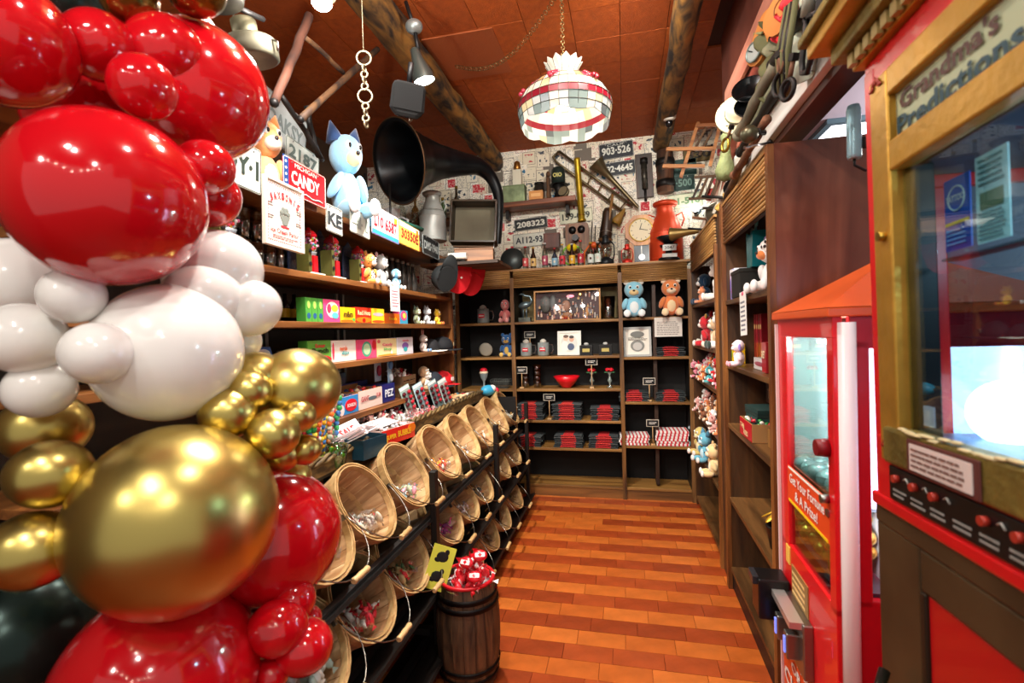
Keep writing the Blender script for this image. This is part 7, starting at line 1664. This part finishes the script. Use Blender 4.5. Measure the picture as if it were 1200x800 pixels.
# pans, hats and plates
def disc(loc, rot, r, m, label, name, cat, deep=.02):
    o = thing(name, label, cat, loc, rot); MB().lathe([(.001, 0), (r * .75, 0), (r * .95, deep), (r, deep), (r * .98, deep - .004), (r * .76, -.006), (.001, -.006)], n=30, cap0=False, cap1=False).build('body', m, o)
    MB().torus((0, 0, deep), r * .98, .003, 30, 5, rot=(R(90), 0, 0)).build('rim', m, o); return o
disc((0.560, 2.344, 2.513), (R(60), R(-30), 0), .075, mat('#0f1416', .25, .5), 'black shiny pan behind the weathered pole butt', 'frying_pan', 'pan')
disc((0.540, 2.338, 2.439), (R(70), R(-35), 0), .05, mat('#101214', .35, .4), 'small black lid in front of the cream hat', 'pot_lid', 'lid')
o = thing('felt_hat', 'large cream felt hat shape behind the wooden frame', 'hat', ((0.600, 2.758, 2.587)), (R(70), R(-40), 0), None, .72); MB().lathe([(.16, 0), (.155, .01), (.09, .015), (.085, .09), (.05, .12), (.001, .12)], n=30, cap1=False).build('felt', mat('#c0bc9c', .8), o); MB().torus((0, 0, .025), .09, .007, 28, 6, rot=(R(90), 0, 0)).build('hat_band', mat('#5a5a44', .8), o)
# iron clamps, rings and hook
for k, (p, s, lab) in enumerate((((0.480, 1.657, 2.230), .035, 'rusty iron ring clamp on the black bar'), ((0.480, 1.596, 2.184), .028, 'second small iron ring clamp beside the first'), ((0.500, 2.595, 2.382), .03, 'pale brass ring hanging below the felt hat'))):
    o = thing('iron_ring', lab, 'ring', p, (0, R(20 * k), R(-70))); MB().torus((0, 0, 0), s, .007, 20, 7).build('ring', (IRON, IRON, BRASS)[k], o); MB().cyl((0, 0, s), (0, 0, s + .05), .007, n=8).build('shank', RUST, o); MB().box((0, 0, s + .055), (.02, .02, .02)).build('nut', IRON, o)
o = thing('iron_hook', 'big U shaped iron hook hanging over the white plank', 'hook', ((0.480, 1.443, 2.189)), (0, R(25), RR)); MB().tube([(-.035, 0, .10), (-.035, 0, 0), (-.02, 0, -.03), (.02, 0, -.03), (.035, 0, 0), (.035, 0, .10)], .008, 8).build('hook', IRON, o); MB().cyl((-.035, 0, .10), (-.035, -.0, .17), .016, n=10).build('socket', mat('#8a8a7c', .5, .5), o); MB().cyl((-.05, 0, .10), (.05, 0, .10), .007, n=8).build('crossbar', IRON, o)
o = thing('iron_hames', 'dark bundle of harness iron above the white plank', 'harness', ((0.500, 1.640, 2.311)), (0, R(20), RR))
for k in range(5): MB().tube([(-.05 + .02 * k, 0, -.12), (-.04 + .025 * k, -.02, 0), (-.06 + .02 * k, 0, .13)], .009, 7).build('iron_bar', IRON if k % 2 else olive, o)
MB().torus((0, -.02, -.02), .03, .006, 18, 6).build('ring', RUST, o)
o = thing('door_knob', 'round greenish metal ball knob on a short bar', 'knob', ((0.460, 1.961, 2.197))); MB().ell((0, 0, 0), .032, 18, 12).build('ball', mat('#5a5844', .35, .7), o); MB().cyl((0, 0, 0), (.06, .03, .01), .01, n=8).build('bar', IRON, o); MB().torus((.03, .015, .005), .016, .004, 14, 6, rot=(0, 0, R(-60))).build('collar', IRON, o)
o = thing('gourd', 'mossy green long necked gourd hanging in front of the wooden frame', 'gourd', ((0.540, 2.812, 2.366)), (0, R(18), RR)); MB().lathe([(.001, -.10), (.04, -.085), (.05, -.04), (.03, .02), (.02, .08), (.03, .13), (.012, .15)], n=18).build('body', mat('#7a8458', .7, bump=.5, vary=.3), o); MB().cyl((0, 0, .15), (.01, 0, .18), .006, n=8).build('stem', mat('#5a4a2c', .7), o)
# wooden sled-like frame
fr = thing('ladder_frame', 'light brown wooden ladder frame propped in the far right corner', 'frame', (.56, 4.20, 2.90), (R(-6), R(4), R(-6))); fm = wood('#8a5028', '#c88a50', 'X', 14, .5)
def st_bar(a, b2, r): MB().cyl(a, b2, r, n=8).build('rail', fm, fr)
MB().box((-.02, 0, .02), (.026, .022, .46), rot=(0, R(14), 0)).build('upright', fm, fr); MB().box((.17, 0, .05), (.026, .022, .36), rot=(0, R(10), 0)).build('upright', fm, fr)
for z, x0, x1 in ((.2, .02, .24), (.02, -.20, .16), (-.12, -.22, .1)): MB().box(((x0 + x1) / 2, -.018, z), (x1 - x0, .018, .028), rot=(0, R(4), 0)).build('crossbar', fm, fr)
for x in (.05, .11): MB().box((x, .02, .1), (.018, .016, .26), rot=(0, R(24), 0)).build('slat', OLDWOOD('Z'), fr)
MB().box((-.2, .0, -.05), (.02, .02, .17), rot=(0, R(10), 0)).build('short_upright', OLDWOOD('Z'), fr)
o = thing('wooden_rack', 'small dark slatted rack under the wooden ladder frame', 'rack', (.72, 4.25, 2.62), (R(0), R(6), R(-15)))
for k in range(6): MB().box((-.12 + .045 * k, 0, 0), (.018, .02, .18), rot=(0, R(18), 0)).build('slat', OLDWOOD('Z'), o)
MB().box((0, .0, .085), (.30, .02, .02)).build('rail', OLDWOOD('X'), o); MB().box((-.03, .0, -.085), (.30, .02, .02)).build('rail', OLDWOOD('X'), o)
# leaning slats, boards and farm tools on the cabinet tops (top board z 2.183)
zt2 = 2.185
tones = ['#b8b4a4', '#8a7a60', '#c8c4b8', '#6a4a30', '#a85a40', '#7a7a6c', '#d0ccbe', '#5a3c28', '#94704c', '#b04a3a', '#8f8f80', '#c0a888']
for i in range(16):
    y = 4.25 - i * .085; xx = .80 + .01 * (i % 3)
    L_ = .52 + .12 * ((i * 7) % 5) / 4
    o = thing('leaning_slat', '%s old wooden slat leaning on the right wall, %s' % (('pale', 'brown', 'white', 'dark', 'reddish', 'grey', 'cream', 'umber', 'tan', 'brick red', 'ash grey', 'sand')[i % 12], ('at the far corner', 'number two from the far corner', 'beside the far corner tools', 'behind the small dark rack', 'right of the small dark rack', 'behind the tin funnel', 'above the tin funnel', 'left of the straw hat', 'behind the straw hat', 'right of the straw hat', 'behind the black bowler', 'over the black bowler', 'left of the plywood sheet', 'behind the plywood sheet', 'right of the plywood sheet', 'nearest the white plank')[i]), 'slat', (xx - .12, y, zt2 + L_ / 2 * .96), (R(-22 + 5 * (i % 4)), R(18 + 3 * (i % 3)), R(-90)))
    MB().box((0, 0, 0), (.035 + .02 * (i % 3), .014, L_)).build('slat', wood(tones[i % 12], tones[(i + 2) % 12], 'Z', 14, .7, .5), o, bevel=.002)
    MB().cyl((0, -.007, L_ * .4), (0, -.012, L_ * .4), .006, n=8).build('nail_head', IRON, o)
o = thing('plywood_sheet', 'light tan plywood sheet with painted face standing on the cabinet top', 'board', (.70, 2.62, 2.36), (R(-16), 0, R(-82))); MB().box((0, 0, 0), (.36, .014, .34)).build('sheet', wood('#b0804a', '#dcb47c', 'Z', 7, .6), o); MB().box((0, -.008, .1), (.3, .002, .04)).build('painted_stripe', mat('#a84a34', .6), o)
o = thing('straw_hat', 'yellow straw hat shaped basket on the cabinet top by the plywood', 'hat', (.66, 3.10, zt2 + .03), (R(25), R(-15), 0)); MB().lathe([(.13, 0), (.125, .008), (.075, .012), (.072, .07), (.05, .09), (.001, .092)], n=30, cap1=False).build('straw', mat('#c8a04c', .8, bump=.8, scale=120, vary=.3), o); MB().torus((0, 0, .02), .076, .007, 26, 6, rot=(R(90), 0, 0)).build('hat_band', mat('#7a5a2c', .8), o)
o = thing('bowler_hat', 'black bowler hat tilted on the cabinet top beside the straw hat', 'hat', (.64, 2.88, zt2 + .06), (R(50), R(-20), 0)); MB().lathe([(.095, .004), (.10, .01), (.065, .006), (.062, .05), (.04, .075), (.001, .08)], n=28, cap1=False).build('felt', mat('#0d0d0e', .7), o); MB().torus((0, 0, .015), .065, .005, 24, 6, rot=(R(90), 0, 0)).build('hat_band', mat('#1c1c1e', .5), o)
o = thing('tin_funnel', 'grey tin funnel lying on the cabinet top near the far corner', 'funnel', (.62, 3.55, zt2 + .075), (R(100), R(20), 0)); MB().lathe([(.07, 0), (.068, .01), (.02, .08), (.012, .14)], n=24, cap0=False, cap1=False).build('cone', mat('#7a7868', .45, .7, vary=.3), o); MB().torus((0, 0, 0), .07, .004, 24, 6, rot=(R(90), 0, 0)).build('rim', STEEL, o)
tr = thing('hunting_horn', 'dull brass hunting horn lying at the far end of the cabinet top', 'horn', (.60, 4.05, zt2 + .04)); horn_mesh(tr, [Vector((-.22, .1, .02)), Vector((-.12, .05, .02)), Vector((.0, 0, .02)), Vector((.2, -.05, .03))], [.055, .03, .018, .010], mat('#7a6438', .4, .7)); MB().torus((.0, 0, .02), .02, .004, 14, 5, rot=(0, 0, R(80))).build('ring', BRASS, tr)
o = thing('clay_mug', 'small brown mug on the far corner of the cabinet top', 'mug', (.64, 3.85, zt2)); MB().lathe([(.04, 0), (.05, .04), (.045, .10), (.04, .10), (.04, .01), (.001, .01)], n=20, cap1=False).build('body', mat('#5a4430', .5), o); MB().torus((.055, 0, .055), .028, .007, 16, 6).build('handle', mat('#5a4430', .5), o)
for k, (y, a, lab) in enumerate(((3.95, 12, 'thin iron rod lying across the far cabinet top'), (3.70, 30, 'rusty file lying over the cabinet edge by the funnel'), (3.42, -20, 'flat iron strap tool on the cabinet top'), (3.25, 15, 'short pincers on the cabinet top left of the straw hat'))):
    o = thing('hand_tool', lab, 'tool', (.62, y, zt2 + .03 + .02 * k), (0, R(-8), R(a + 150))); MB().cyl((-.14, 0, 0), (.14, 0, .02), .009, n=8).build('shaft', (IRON, RUST, STEEL, IRON)[k], o); MB().box((-.15, 0, 0), (.05, .03, .014)).build('head', (STEEL, IRON, RUST, STEEL)[k], o, bevel=.002)
o = thing('red_tag_sign', 'small red paper tag hanging below the dark slatted rack', 'tag', ((0.704, 4.300, 2.574)), (0, R(8), 0)); MB().prism(rrect(.07, .10, .02), -.002, .002).build('card', mat('#c83a2c', .5), o); MB().cyl((0, 0, .05), (0, 0, .10), .0015, n=5).build('string', mat('#c8b890', .7), o)
o = thing('steel_rod', 'thin bright steel rod sticking out above the cabinet corner', 'rod', ((0.450, 1.998, 2.162))); d = Vector((0.580, 2.155, 2.224)) - Vector((0.450, 1.998, 2.162)); MB().cyl((0, 0, 0), tuple(d), .005, n=8).build('rod', mat('#c8ccd0', .2, 1), o); MB().ell(tuple(d), .012, 10, 7).build('joint', IRON, o)
